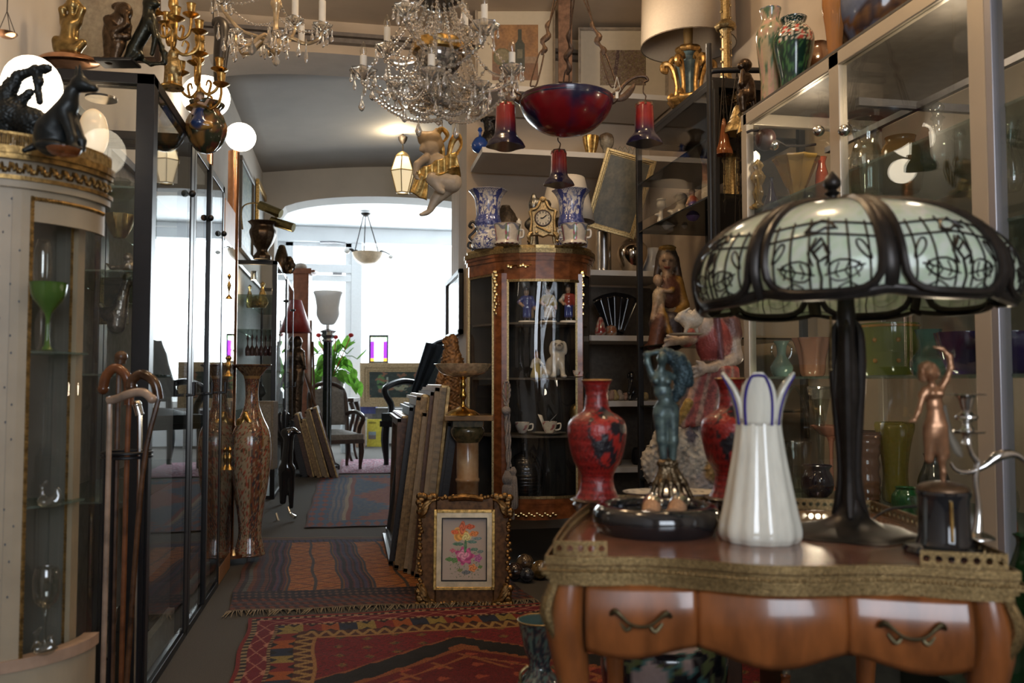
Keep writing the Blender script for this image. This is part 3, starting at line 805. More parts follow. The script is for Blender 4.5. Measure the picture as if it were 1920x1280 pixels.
# apron: three serpentine fronts
AB = TZ - .04
def apron_bottom(x):
    u = x / TW
    return AB - .082 - .020 * (.5 - .5 * math.cos(u * 2 * math.pi * 3)) ** .8 + .03 * abs(2 * u - 1) ** 4 * 0 
def apron_y(x):
    u = x / TW; s3 = abs(math.sin(u * 3 * math.pi))
    return .012 - .012 * s3 ** .5 + edge_front(x) * .5
bk = .045
secs = [(bk, TW * .333, 'side'), (TW * .333, TW * .667, 'mid'), (TW * .667, TW - bk, 'side')]
hand = mat('dark drawer handle brass', (.12, .095, .05), .4, .9, var=.4, scale=80)
for k, (a, c, kind) in enumerate(secs):
    m = MB()
    def fn(u, v, a=a, c=c): x = a + (c - a) * u; zb = apron_bottom((x)); return (x, apron_y(x) - .010 * math.sin(v * math.pi), zb + (AB - zb) * v)
    m.grid(fn, 22, 10)
    dw = m.build('drawer', orangewood, tb, solid=.008)
    if kind == 'side':
        xm = (a + c) / 2; y = apron_y(xm) - .018; m = MB(); z = AB - .048
        m.tube([(xm - .042, y, z + .010), (xm - .036, y - .004, z + .016), (xm - .028, y - .006, z + .011), (xm - .015, y - .01, z + .001), (xm, y - .012, z - .002), (xm + .015, y - .01, z + .001), (xm + .028, y - .006, z + .011), (xm + .036, y - .004, z + .016), (xm + .042, y, z + .010)],
               [.0026, .0045, .003, .0022, .0026, .0022, .003, .0045, .0026], 8, 3)
        m.tube([(xm - .030, y + .004, z), (xm - .020, y + .002, z - .011), (xm - .012, y + .002, z - .003)], [.002, .0035, .002], 6, 3)
        m.tube([(xm + .030, y + .004, z), (xm + .020, y + .002, z - .011), (xm + .012, y + .002, z - .003)], [.002, .0035, .002], 6, 3)
        m.build('handle', hand, dw)
m = MB()
for x in (bk * .5, TW - bk * .5):                              # corner blocks
    m.box(x - .02, x + .02, .006, .05, AB - .12, AB)
m.box(.0, .012, .05, TD - .04, AB - .10, AB); m.box(TW - .012, TW, .05, TD - .04, AB - .10, AB); m.box(.05, TW - .08, TD - .03, TD - .015, AB - .1, AB)
m.build('apron_frame', orangewood, tb, smooth=False, bevel=.004)
for (x, y, sx, sy2) in ((.02, .02, -1, -1), (TW - .02, .02, 1, -1), (.05, TD - .03, -1, 1), (TW - .06, TD - .03, 1, 1)):
    m = MB()
    m.tube([(x, y, AB), (x + sx * .006, y + sy2 * .004, AB - .06), (x - sx * .004, y, AB - .14), (x - sx * .016, y - sy2 * .008, AB - .28), (x - sx * .008, y, AB - .48), (x + sx * .01, y + sy2 * .006, .08), (x + sx * .022, y + sy2 * .012, .012)],
           [.026, .030, .024, .016, .012, .012, .016], 10, 4)
    lg = m.build('leg', orangewood, tb)
    if sy2 < 0:
        m = MB()
        for i in range(22):
            q = i / 21; zz = AB - .004 - .135 * q
            m.ball((x + sx * (.022 + .008 * math.sin(q * 5)) - sx * .018 * q, y - .022 + .012 * q, zz), (.009 * (1 - q * .5), .008, .008), 6, 4)
        m.tube([(x + sx * .02, y - .022, AB), (x + sx * .032, y - .026, AB - .04), (x + sx * .014, y - .018, AB - .09), (x + sx * .010, y - .012, AB - .17)], [.007, .010, .006, .003], 8, 3)
        m.build('corner_mount', patgilt, lg)

# ================================================================ the big leaded glass lamp
lampmetal = mat('dark patinated metal', (.030, .025, .022), .36, .6, var=.3, scale=60)
L = thing('table_lamp', 'big table lamp with a pale green leaded glass shade and dark tree-like stem', 'lamp', 1597, 1000, z=TZ)
m = MB()                                                      # lobed foot
m.lathe(1597, [(0, 1000), (112, 1000), (114, 996), (98, 990), (60, 982), (36, 970), (24, 955), (17, 935)], seg=48, sub=4, rf=lambda a, v: 1 + .07 * math.cos(a * 6) * max(0, 1 - v * 1.3))
m.build('foot', lampmetal, L)
m = MB()
m.lathe(1594, [(17, 938), (14, 900), (15, 840), (19, 780), (23, 740), (22, 690), (17, 640), (17, 590), (15, 560), (13, 470), (10, 395)], seg=20, sub=4)
m.build('stem', lampmetal, L)
for a in (-2.3, -.35, 1.3):
    q = MB(); sx = math.sin(a); cx_ = -math.cos(a)
    q.tube([(1594 + 16 * sx, 16 * cx_, 600), (1594 + 24 * sx, 24 * cx_, 625), (1594 + 25 * sx, 25 * cx_, 690), (1594 + 20 * sx, 20 * cx_, 780), (1594 + 15 * sx, 15 * cx_, 880), (1594 + 19 * sx, 19 * cx_, 938), (1594 + 30 * sx, 30 * cx_, 968)], [3, 8, 10, 9, 8, 10, 6], 8, 4)
    q.build('branch', lampmetal, L)
m = MB(); m.tube([(1563, -4, 592), (1562, -4, 690)], 1.6, 5, 1); m.ball((1562, -4, 693), 3.4); m.build('pull_chain', oldbrass, L)
m = MB(); m.tube([(1640, 30, 985), (1690, 60, 965), (1740, 80, 962), (1790, 110, 966), (1800, 160, 980)], 2.6, 6, 4); m.build('cord', blackm, L)
m = MB(); m.lathe(1572, [(8, 392), (30, 386), (30, 376), (12, 370), (9, 362), (15, 356), (8, 350), (15, 344), (16, 334), (10, 323), (3, 315), (0, 312)], seg=16, sub=3); m.build('finial', lampmetal, L)
SHC = 1597.0; RY = 583.0
prof = catmull([(r * .955, h) for r, h in ((286, RY), (297, 560), (302, 535), (297, 505), (280, 473), (248, 442), (196, 412), (120, 390), (26, 378))], 12)
NPf = len(prof) - 1
def shp(ang, v, dr=0.0):
    """a point on the shade: ang in turns (lobe seams at k/6), v 0 rim .. 1 crown"""
    i = v * NPf; k = min(int(i), NPf - 1); t = i - k
    r = prof[k][0] * (1 - t) + prof[k + 1][0] * t; h = prof[k][1] * (1 - t) + prof[k + 1][1] * t
    w = abs((((ang - OFF) * 8) % 1) - .5) * 2                         # 1 at a seam, 0 at the middle of a panel
    lobe = 1 - .055 * (w ** 2.2) * (1 - v) ** .6
    r = (r + dr) * lobe; h = h - dr * v + 0 - 11 * (w ** 2.5) * (1 - v) ** 4
    a = ang * 2 * math.pi
    lean = (583 - h) * -.07 * 1.0 * v
    return (SHC + r * math.sin(a) + lean, -r * math.cos(a), h)
OFF = -7 / 360
def gcol(u, v):
    n = fb(u * 40, v * 9, 2); base = mixc((.78, .88, .74), (.62, .80, .55), n * 1.2 + .35)
    return mixc(base, (.86, .90, .84), fb(u * 13, v * 23, 8) * 1.3 + .1)
sg, snt, sb = nodemat('opalescent green glass')
setin(sb, Roughness=.18); sb.inputs['Coat Weight'].default_value = .3
ca = snt.nodes.new('ShaderNodeAttribute'); ca.attribute_name = 'Col'; snt.links.new(ca.outputs['Color'], sb.inputs['Base Color'])
tl = snt.nodes.new('ShaderNodeBsdfTranslucent'); snt.links.new(ca.outputs['Color'], tl.inputs[0])
mxs = snt.nodes.new('ShaderNodeMixShader'); mxs.inputs[0].default_value = .42
snt.links.new(sb.outputs[0], mxs.inputs[1]); snt.links.new(tl.outputs[0], mxs.inputs[2]); snt.links.new(mxs.outputs[0], snt.nodes['Material Output'].inputs[0])
shade = MB(); shade.grid(lambda u, v: shp(u, .05 + .95 * v, 0), 96, 4)
shade_o = bpy.data.objects.new('shade', None); COL.objects.link(shade_o); shade_o.parent = L
leadm = lampmetal
leaf = lambda cx, cz, w, h, ang: [(cx + math.cos(t) * w * math.cos(ang) - math.sin(t) * h * (1 - .35 * math.cos(t)) * math.sin(ang), cz + math.cos(t) * w * math.sin(ang) + math.sin(t) * h * (1 - .35 * math.cos(t)) * math.cos(ang)) for t in [2 * math.pi * i / 14 for i in range(15)]]
def vlen(z): return z                                          # panel height runs 0..1 from rim to crown
for k in range(8):
    c0 = (k + .5) / 8 + OFF
    m = MB(); m.grid(lambda u, v: shp(c0 + (u - .5) * .120, .06 + .92 * v), 20, 30, paint=gcol)
    m.build('glass_panel', sg, shade_o)
    # leading: u -.5...5 across the panel, v up
    ld = MB()
    def Q(x, v): 
        half = .0535
        return shp(c0 + x * 2 * half, v, 1.5)
    def line(pts, r=1.5):
        r *= 1.15
        P = []
        for (x0, v0), (x1, v1) in zip(pts[:-1], pts[1:]):
            n = max(1, int(math.hypot((x1 - x0) * 300, (v1 - v0) * 400) / 14))
            for i in range(n): P.append(Q(x0 + (x1 - x0) * i / n, v0 + (v1 - v0) * i / n))
        P.append(Q(*pts[-1])); ld.tube(P, r, 4, 1, cap=False)
    for x in (-.40, -.24, -.08, .08, .24, .40): line([(x, .10), (x, .56 + .05 * (1 - abs(x) * 2))])
    for v in (.47, .56): line([(-.5, v - .02), (0, v + .02), (.5, v - .02)], 1.7)
    for sgn in (-1, 1):
        lf = [(sgn * a_, v_) for a_, v_ in leaf(.20, .235, .135, .075, .15)]
        line(lf, 1.5); line([(sgn * .04, .20), (sgn * .36, .27)], 1.2)
        for q in (.12, .2, .28): line([(sgn * q, .20 + q * .15), (sgn * (q + .035), .29)], 1); line([(sgn * q, .20 + q * .15), (sgn * (q + .03), .175)], 1)
        line([(sgn * a_, v_) for a_, v_ in leaf(.36, .37, .085, .028, -.9)], 1.4)
        line([(sgn * .05, .27), (sgn * .09, .36), (sgn * .02, .46)], 1.4); line([(sgn * .3, .10), (sgn * .22, .14), (sgn * .14, .10)], 1.2)
    line([(-.12, .50), (-.06, .56), (.02, .585), (.10, .57), (.15, .52), (.05, .53), (-.02, .50), (-.12, .50)], 2.4)
    line([(-.04, .36), (.04, .42), (.08, .34), (0, .30), (-.06, .38), (.02, .46)], 2.2); line([(0, .06), (.015, .18), (-.01, .30)], 1.9)
    ld.build('leading', leadm, shade_o)
    # heavy frame round each panel
    fm = MB(); P = []
    for i in range(41):
        t = i / 40 * 2 * math.pi
        x = math.cos(t); y = math.sin(t); n = 5
        r_ = (abs(x) ** n + abs(y) ** n) ** (-1 / n)
        P.append(shp(c0 + x * r_ * .0535, .52 + (y * r_) * .455, 1))
    fm.tube(P, 7.5, 6, 1, cap=False)
    fm.build('panel_frame', leadm, shade_o)
    fm = MB(); P = [shp(c0 + .5 / 8, v, 1) for v in [.0 + i / 20 for i in range(21)]]
    fm.tube(P, [14] * 12 + [11, 10, 9, 8, 7, 6, 5, 4, 4], 8, 1, flat=.35); fm.build('seam_rib', leadm, shade_o)
rim = MB(); rim.grid(lambda u, v: shp(u, [.0, .0, .05, .095][int(round(v * 3))], [-10, 5, 4, 1][int(round(v * 3))]), 120, 3, closed=True); rim.build('rim', leadm, shade_o, solid=.002)
m = MB(); m.lathe(1597, [(7, 470), (12, 478), (22, 500), (24, 520), (15, 545), (0, 552)], seg=14); m.build('bulb', porc, L)

# ================================================================ things standing on the table
def carved(u, v): 
    a, b_ = u * 2 * math.pi, v
    n = abs(math.sin(a * 16 + 2 * math.sin(b_ * 60))) * abs(math.sin(b_ * 90))
    base = mixc((.28, .013, .010), (.10, .007, .007), 1.1 if n > .62 else .1)
    if .26 < v < .62 and abs(u - CU) < .125:                   # dark cartouche with a bird on a branch
        x = (u - CU) / .125; y = (v - .44) / .18
        if x * x + y * y < 1:
            k = fb(x * 2.3 + 5, y * 2.6, 4); rr = math.hypot(x - .25, y + .1)
            if x * x + y * y > .86: return (.02, .012, .014)
            return (.015, .012, .016) if (k > .03 or rr < .25 or (y > .75)) and not math.hypot(x + .3, y) < .3 else (.36, .02, .014)
    return base
CU = .04
cin = mat('carved red lacquer', (1, 1, 1), .35, 0, var=.3, scale=90, vcol=True, bump=.9, coat=.2)
def cinnabar(label, cx, by, cu):
    global CU; CU = cu
    t = thing('cinnabar_vase', label, 'vase', cx, by, z=TZ, group='carved red lacquer vases on the table')
    y = by - 968
    m = MB(); m.lathe(cx, [(44, 946 + y), (40, 941 + y), (33, 925 + y), (30, 905 + y), (34, 893 + y), (46, 870 + y), (54, 835 + y), (55, 812 + y), (50, 798 + y), (38, 788 + y), (26, 780 + y), (22, 765 + y), (21, 745 + y), (25, 730 + y), (29, 724 + y), (27, 723 + y), (18, 745 + y), (0, 750 + y)], seg=72, sub=6, paint=carved)
    m.build('body', cin, t)
    m = MB(); m.lathe(cx, [(28, 725 + y), (30, 723 + y), (28, 721 + y), (26, 723 + y)], seg=40, sub=1); m.build('rim', oldbrass, t)
    m = MB(); m.lathe(cx, [(0, 962 + y), (40, 962 + y), (46, 955 + y), (42, 950 + y), (50, 946 + y), (46, 943 + y), (0, 943 + y)], seg=32, sub=1)
    for i in range(5):
        a = i * 2 * math.pi / 5 + .3; m.tube([(cx + 40 * math.sin(a), 40 * math.cos(a), 952 + y), (cx + 47 * math.sin(a), 47 * math.cos(a), 960 + y), (cx + 44 * math.sin(a), 44 * math.cos(a), 968 + y)], [6, 5, 4], 6)
    m.build('stand', darkwood, t)
cinnabar('red carved lacquer vase in full view at the left end of the table', 1120, 958, .06)
cinnabar('red carved lacquer vase half hidden behind the white crown-topped glass vase', 1372, 955, .0)

t = thing('bowl', 'black marble bowl holding two corks, under the green nude figurine', 'bowl', 1230, 994, z=TZ); BT = t
m = MB(); m.lathe(1230, [(0, 1000), (88, 1002), (108, 996), (118, 975), (117, 958), (108, 946), (96, 944), (88, 952), (84, 968), (60, 974), (0, 975)], seg=48, sub=4)
m.build('body', black_stone, t)
GP, G2, GB = (.075, .15, .15), (.05, .10, .11), (.20, .15, .09)
FIGD = 30
t = thing('nude_figurine', 'green patinated bronze nude woman raising her long hair, standing over the black bowl', 'figurine', 1250, 975, z=TZ)
g = []
def c(*a): g.append(C_(*a, GP))
# legs, hips, belly, chest, arms over head, hair
c(1240, 780, 0, 14, 1242, 825, 0, 10); c(1242, 825, 0, 9, 1246, 868, 2, 6.5); c(1262, 780, 0, 13.5, 1263, 828, -2, 10); c(1263, 828, -2, 9, 1262, 866, 0, 6.5)
g += [E_(1251, 768, 0, 24, 19, 14, GP), E_(1249, 752, -8, 14, 14, 10, GP), E_(1245, 735, 0, 17, 16, 11, GP), E_(1240, 712, 0, 19, 17, 12, GP), E_(1230, 714, -11, 7, 7, 6, GP), E_(1252, 716, -10, 7, 7, 6, GP)]
c(1240, 698, 0, 8, 1243, 684, -2, 6); g += [E_(1244, 672, -5, 10, 12.5, 11, GP, 12), E_(1241, 672, -15, 2.5, 3.5, 3, GP)]
c(1224, 702, 0, 7, 1216, 680, 0, 5.5); c(1216, 680, 0, 5.5, 1214, 664, -2, 4.8); c(1214, 664, -2, 4.8, 1236, 659, 2, 4.2); c(1236, 659, 2, 4, 1258, 662, 4, 3.6)
c(1254, 702, 2, 7, 1276, 712, 6, 5.5); c(1276, 712, 6, 5.2, 1274, 690, 0, 4.4); c(1274, 690, 0, 4, 1268, 676, -4, 3.4)
h = []
for p in ((1252, 662, 8, 12, 1276, 676, 8, 15), (1276, 676, 8, 16, 1284, 704, 6, 15), (1284, 704, 6, 15, 1276, 734, 4, 11), (1276, 734, 4, 10, 1268, 750, 3, 6), (1290, 690, 6, 12, 1296, 718, 4, 8)): h.append(C_(*p, G2))
fbuild('body', t, g, verd, res=110, k=3.0)
fbuild('hair', t, h, mat('hair patina', (.05, .085, .10), .45, .5, var=.5, scale=60, bump=.4), res=70, k=4, rough=1.6, nscale=.10)
h = []
for (x0, x1, d) in ((1244, 1212, -12), (1248, 1228, -26), (1254, 1254, -30), (1258, 1278, -20), (1262, 1304, -6), (1252, 1240, 20), (1262, 1288, 16)):
    h += [C_(x0, 872, 0, 6, (x0 + x1) / 2, 905, d * .6, 5, GB), C_((x0 + x1) / 2, 905, d * .6, 5, x1, 950, d, 4.5, GB), C_(x1, 950, d, 4.5, x1 + (x1 - 1252) * .35, 974, d * 1.5, 5, GB)]
h += [E_(1252, 868, 0, 20, 9, 12, GB), E_(1252, 884, 0, 13, 14, 9, GB)]
fbuild('root_base', t, h, mat('brown bronze', (.16, .11, .06), .3, .85, var=.5, scale=50, bump=.3), res=90, k=3, rough=.7)
corkm = mat('cork', (.46, .25, .13), .8, 0, var=.4, scale=300, bump=.4)
for (x, y, dx, lab) in ((1219, 952, 14, 'round-headed cork stopper, left one in the black bowl'), (1267, 952, 20, 'tilted cork stopper with a silver collar, right one in the black bowl')):
    t = thing('cork_stopper', lab, 'stopper', x, y + 12, z=TZ + .030)
    m = MB(); m.tube([(x - dx * .6, -50, y + 8), (x, -18, y - 4)], [16, 17], 16, 1, col=None); m.build('cork', corkm, t, angle=30)
    m = MB(); m.tube([(x + dx * .0, -18, y - 4), (x + dx * .5, 2, y - 12), (x + dx * .8, 12, y - 16)], [18, 19, 11], 16, 2); m.build('cap', silver, t)

milk = mat('milky white glass', (.72, .70, .60), .10, 0, var=.16, scale=34, coat=.8, sss=.15, stretch=(3, 3, .35), vcol=False)
t = thing('glass_vase', 'tall milky glass vase with four blue edged crown points, beside the lamp foot', 'vase', 1425, 1012, z=TZ)
def crown_paint(u, v):
    if v < .6: return (.72, .70, .60)
    a = (u * 4) % 1
    q = int(v * 120)
    if .47 < v < .60 and (q % 2 == 0) and min(a, 1 - a) < .17: return (.02, .02, .25)
    return (.74, .73, .68)
vmilk = mat('milk glass with blue dashes', (1, 1, 1), .10, 0, var=.14, scale=30, vcol=True, coat=.8, stretch=(3, 3, .35))
m = MB(); m.lathe(1425, [(0, 1012), (60, 1014), (73, 1006), (76, 990), (70, 960), (60, 910), (49, 850), (42, 800), (39, 775), (37, 770), (37, 800), (45, 860), (0, 900)], seg=96, sub=8, rf=lambda a, v: 1 + .028 * math.cos(a * 12) * (1 - v) ** .5, paint=crown_paint)
m.build('body', vmilk, t)
blueg = mat('cobalt trail', (.03, .02, .22), .1, 0, coat=.8)
for a in (-.26, math.pi / 2 - .22, math.pi - .26, -math.pi / 2 - .30):
    sx, cz = math.sin(a), -math.cos(a)
    m = MB()
    def fn(u, v):
        w = (u - .5) * 1.75 * (1 - v ** 3.4 * .80); out = 39 + 26 * v ** 1.6 if abs(sx) > .5 else 39 + 8 * v
        aa = a + w * (1.0 if v < .9 else .9)
        return (1425 + out * math.sin(aa), -out * math.cos(aa), 796 - 98 * v)
    m.grid(fn, 12, 12); pt = m.build('crown_point', milk, t, solid=.0045)
    m = MB(); m.tube([tuple(np.array(fn(.14, v)) + [sx * 3, cz * 3, 0]) for v in [i / 10 * .93 for i in range(11)]] + [tuple(np.array(fn(.86, v)) + [sx * 3, cz * 3, 0]) for v in [.93 - i / 10 * .93 for i in range(11)]], 3.0, 6, 2)
    m.build('blue_edge', blueg, pt)

t = thing('dancer_figurine', 'copper coloured dancing girl with one arm curved overhead, on a round black plinth', 'figurine', 1772, 1036, z=TZ)
m = MB(); m.lathe(1772, [(0, 1036), (72, 1036), (74, 1030), (68, 1022), (52, 1018), (50, 1014), (46, 1006), (45, 935), (48, 925), (46, 920), (0, 920)], seg=40, sub=1); pl_ = m.build('plinth', black_stone, t, angle=30)
m = MB(); m.tube([(1762, -46.5, 935), (1763, -46.5, 1008)], 3, 6, 1); m.build('gilt_stripe', gold, pl_)
m = MB(); m.lathe(1770, [(0, 921), (42, 921), (44, 914), (34, 907), (12, 903), (0, 902)], seg=28); m.build('mound', mat('brown bronze mound', (.17, .10, .055), .4, .7, var=.4), t)
CP = (.5, .3, .2); g = []
cpm = mat('rosy copper patina', (.42, .22, .12), .33, .7, var=.35, scale=40, bump=.15)
def c(*a): g.append(C_(*a, CP))
c(1771, 905, 0, 4, 1772, 886, 0, 4.5); c(1772, 886, 0, 5, 1770, 862, 0, 6.5); c(1770, 862, 0, 7, 1762, 830, 0, 11); c(1758, 846, 4, 6, 1748, 856, 8, 5)
g += [E_(1758, 812, 0, 20, 26, 15, CP), E_(1761, 785, 0, 18, 22, 13, CP), E_(1759, 760, 0, 15, 16, 11, CP), E_(1757, 738, 0, 17, 15, 11, CP), E_(1751, 738, -10, 6, 6, 5, CP), E_(1766, 738, -10, 6, 6, 5, CP)]
c(1766, 800, 0, 16, 1776, 850, 4, 10); c(1752, 800, 0, 14, 1746, 862, 0, 8); c(1776, 850, 2, 8, 1782, 858, 4, 5)
c(1755, 726, 0, 6, 1752, 712, -2, 5.5); g += [E_(1749, 698, -4, 12, 15, 12, CP, -10), E_(1744, 700, -15, 2.5, 3, 3, CP)]
c(1742, 732, 0, 8, 1736, 742, 0, 8); c(1736, 742, -2, 5.5, 1724, 772, -8, 4.5); c(1724, 772, -8, 4.5, 1714, 788, -12, 3.4); c(1714, 788, -12, 3.4, 1706, 790, -12, 2.5)
c(1772, 728, 0, 7, 1782, 712, 0, 5.5); c(1782, 712, 0, 5.5, 1791, 690, 0, 5.5); c(1791, 690, 0, 5.5, 1790, 668, 2, 5); c(1790, 668, 2, 5, 1778, 654, 4, 4); c(1778, 654, 4, 4, 1762, 650, 4, 2.6)
fbuild('body', t, g, cpm, res=110, k=3)
h = [E_(1748, 690, 2, 16, 13, 13, CP), E_(1740, 704, 4, 8, 12, 9, CP), E_(1762, 700, 4, 8, 10, 9, CP)]
fbuild('hair', t, h, cpm, res=44, k=4, rough=1.5, nscale=.12)
m = MB(); m.tube([(1782, 8, 760), (1792, 12, 810), (1806, 12, 845), (1814, 10, 858)], [3, 6, 9, 3], 8, flat=.3); m.build('scarf', mat('grey brown drape', (.14, .12, .09), .5, .5), t)

t = thing('branched_candlestick', 'silver candlestick with a scrolling branch, behind the copper dancer', 'candlestick', 1830, 1010, z=TZ)
m = MB(); m.lathe(1818, [(10, 833), (7, 820), (13, 806), (7, 798), (8, 792), (18, 787), (20, 780), (8, 772), (10, 765), (14, 750), (18, 742), (32, 741), (34, 739), (10, 738), (9, 745)], seg=28, sub=2); m.build('socket', silver, t)
m = MB(); m.lathe(1818, [(4, 812), (30, 812), (32, 809), (4, 807)], seg=28, sub=1); m.build('drip_pan', silver, t)
m = MB(); m.tube([(1830, 0, 1008), (1836, 0, 960), (1832, 0, 900), (1838, 0, 868)], [13, 6, 5, 6], 10, 4); m.lathe(1830, [(0, 1010), (30, 1010), (30, 1004), (12, 996)], seg=24); m.build('stem', silver, t)
m = MB(); m.tube([(1786, 0, 868), (1796, 0, 882), (1820, 0, 886), (1850, 0, 874), (1876, 0, 856), (1905, 0, 852), (1926, 0, 866), (1930, 0, 890)], [3, 4, 5, 6, 10, 7, 5, 3], 10, 4); m.tube([(1838, 0, 868), (1826, 0, 852), (1820, 0, 832)], [6, 4.5, 4], 8, 3)
m.build('branch', silver, t)
t = thing('oval_dish', 'flat white oval porcelain dish with grey sprigs, behind the green nude figurine', 'dish', 1262, 944, z=TZ)
def dishp(u, v):
    return (.10, .10, .11) if fb(u * 60, v * 30, 2) > .25 and .2 < v < .8 else (.62, .60, .54)
m = MB(); m.lathe(1262, [(0, 940), (30, 943), (50, 940), (72, 930), (92, 922), (94, 921), (90, 924), (60, 936), (0, 938)], seg=60, sub=6, ey=.55, paint=dishp); m.build('body', vgloss, t)
# ================================================================ hanging things
def bead_strand(m, a, b, sag, n, r, d0=0, d1=0, col=None):
    pts = []
    for i in range(n + 1):
        t = i / n; p = (a[0] + (b[0] - a[0]) * t, a[1] + (b[1] - a[1]) * t, a[2] + (b[2] - a[2]) * t + sag * 4 * t * (1 - t))
        pts.append(p); m.ball(p, r, 6, 4)
    m.tube(pts, r * .3, 3, 1, cap=False)
candlew = mat('white candle tube', (.72, .69, .62), .4, 0, var=.06)
bulbg = thin_glass('clear bulb glass', (.93, .93, .9), 1.5, 0, .05)
def bobeche(c, x, y, d, r, parent, m):
    q = MB(); q.lathe(x, [(1, y + r * .55), (r * .3, y + r * .5), (r * .8, y + r * .1), (r, y - r * .2), (r * .96, y - r * .25), (r * .7, y), (1, y + r * .3)], cy=d, seg=16, sub=2, rf=lambda a, v: 1 + .10 * math.cos(a * 8))
    return q.build('drip_pan', m, parent)
def candle(x, y, d, r, h, hb, parent):
    q = MB(); q.lathe(x, [(r, y), (r, y - h), (r * .6, y - h - 1)], cy=d, seg=10, sub=1, cap=2); o = q.build('candle', candlew, parent)
    if hb:
        q = MB(); q.lathe(x, [(r * .7, y - h), (r * 1.05, y - h - hb * .35), (r * .7, y - h - hb * .7), (r * .15, y - h - hb), (0, y - h - hb)], cy=d, seg=10, sub=2); q.build('bulb', bulbg, o)
ch = thing('crystal_chandelier', 'big crystal chandelier with a gilt ring, clear bulbs and swags of beads', 'chandelier', 823, 150, 2.75)
c = 823
m = MB(); m.lathe(c, [(44, 103), (50, 100), (51, 84), (48, 80), (45, 84), (44, 102)], seg=48, sub=1, rf=lambda a, v: 1 + .02 * math.cos(a * 40)); m.build('gilt_ring', gold, ch)
m = MB(); m.lathe(c, [(44, 102), (42, 116), (32, 132), (18, 142), (6, 146), (0, 147)], seg=40, sub=4, rf=lambda a, v: 1 + .015 * math.cos(a * 32)); m.build('bowl', mat('ribbed silvered glass', (.5, .46, .42), .12, .85, var=.4, scale=30), ch)
m = MB(); m.lathe(c, [(5, 84), (6, 60), (14, 46), (7, 34), (5, 20), (16, 4), (34, -2), (36, -6), (6, -10), (5, -40), (16, -60), (5, -80)], seg=18, sub=3); m.build('stem', crystal, ch)
m = MB(); m.lathe(c, [(0, 20), (20, 14), (38, 2), (42, -4), (0, -4)], seg=24, sub=2); m.build('top_dish', mat('dark silver dish', (.22, .19, .16), .25, .8), ch)
m = MB(); m.tube([(c, 0, -80), (c, 0, -520)], 2, 5, 1); m.build('chain', oldbrass, ch)
ends = [(683, -10, 140, 24), (716, 62, 66, 24), (760, 120, 150, 20), (893, 118, 150, 20), (910, -60, 76, 26), (960, -20, 138, 22), (822, -138, 188, 22), (772, -100, 60, 22), (868, 70, 30, 22), (752, -60, 180, 18), (905, -70, 186, 18)]
for (x, d, y, r) in ends:
    m = MB(); m.tube([(c + (x - c) * .12, d * .12, 150), (c + (x - c) * .35, d * .35, 168 if y > 100 else 110), (c + (x - c) * .72, d * .72, y + 38), (x, d, y + 22), (x, d, y + 6)], [4, 3.4, 3.4, 3, 2.6], 7, 4); m.build('arm', crystal, ch)
    o = bobeche(0, x, y, d, r, ch, crystal)
    if (x, y) in ((683, 140), (716, 66), (910, 76), (960, 138), (822, 188), (772, 60), (868, 30)): candle(x, y - 2, d, 6.5, 40 if x not in (683, 960, 822) else 30, 26, ch)
    m = MB()
    for i in range(7):
        a = i * 2 * math.pi / 7 + x; px_, pd = x + r * .95 * math.sin(a), d + r * .95 * math.cos(a)
        m.ball((px_, pd, y + 2), 2.2, 6, 4); m.drop(px_, pd, y + 4, 8, 17 + 8 * ((i * 7) % 3))
        m.tube([(px_, pd, y - 2), (px_, pd, y + 6)], .6, 3, 1)
    m.build('drops', crystal, o)
rnd = random.Random(5)
for i, (x, d, y, r) in enumerate(ends):
    m = MB(); bead_strand(m, (c + (x - c) * .2, d * .2, -30), (x, d, y + 2), 14, 20, 3.2); m.build('bead_strand', crystal, ch)
    x2, d2, y2, _ = ends[(i + 3) % len(ends)]
    m = MB(); bead_strand(m, (x, d, y + 4), (x2, d2, y2 + 4), 34, 22, 3.4); m.build('bead_strand', crystal, ch)
    m = MB(); bead_strand(m, (c + 46 * math.sin(i * 1.1), 46 * math.cos(i * 1.1), 100), (x, d, y + 20), 40, 14, 4.2); m.build('bead_strand', crystal, ch)
for i in range(14):
    a_ = i * 2 * math.pi / 14; r0 = 46; m = MB(); bead_strand(m, (c + 20 * math.sin(a_), 20 * math.cos(a_), -2), (c + (70 + 20 * (i % 2)) * math.sin(a_), (70 + 20 * (i % 2)) * math.cos(a_), 120 + 20 * (i % 3)), 12, 18, 3.4); bead_strand(m, (c + (70 + 20 * (i % 2)) * math.sin(a_), (70 + 20 * (i % 2)) * math.cos(a_), 120 + 20 * (i % 3)), (c + 10 * math.sin(a_), 10 * math.cos(a_), 196), 16, 12, 4); m.build('bead_strand', crystal, ch)
for a, b, s_, n in (((705, -30, 192), (838, -60, 240), 22, 22), ((838, -60, 240), (965, -20, 160), 34, 24), ((760, -60, 190), (823, -40, 215), 26, 14), ((823, -40, 215), (900, -50, 190), 26, 14), ((780, 40, 170), (700, 0, 160), 34, 12)):
    m = MB(); bead_strand(m, a, b, s_, n, 4.2); m.build('bead_strand', crystal, ch)
m = MB(); m.lathe(c, [(3, 146), (8, 156), (20, 166), (26, 176), (14, 190), (8, 200), (11, 210), (4, 220), (8, 230), (0, 238)], seg=20, sub=3); m.build('finial', crystal, ch)
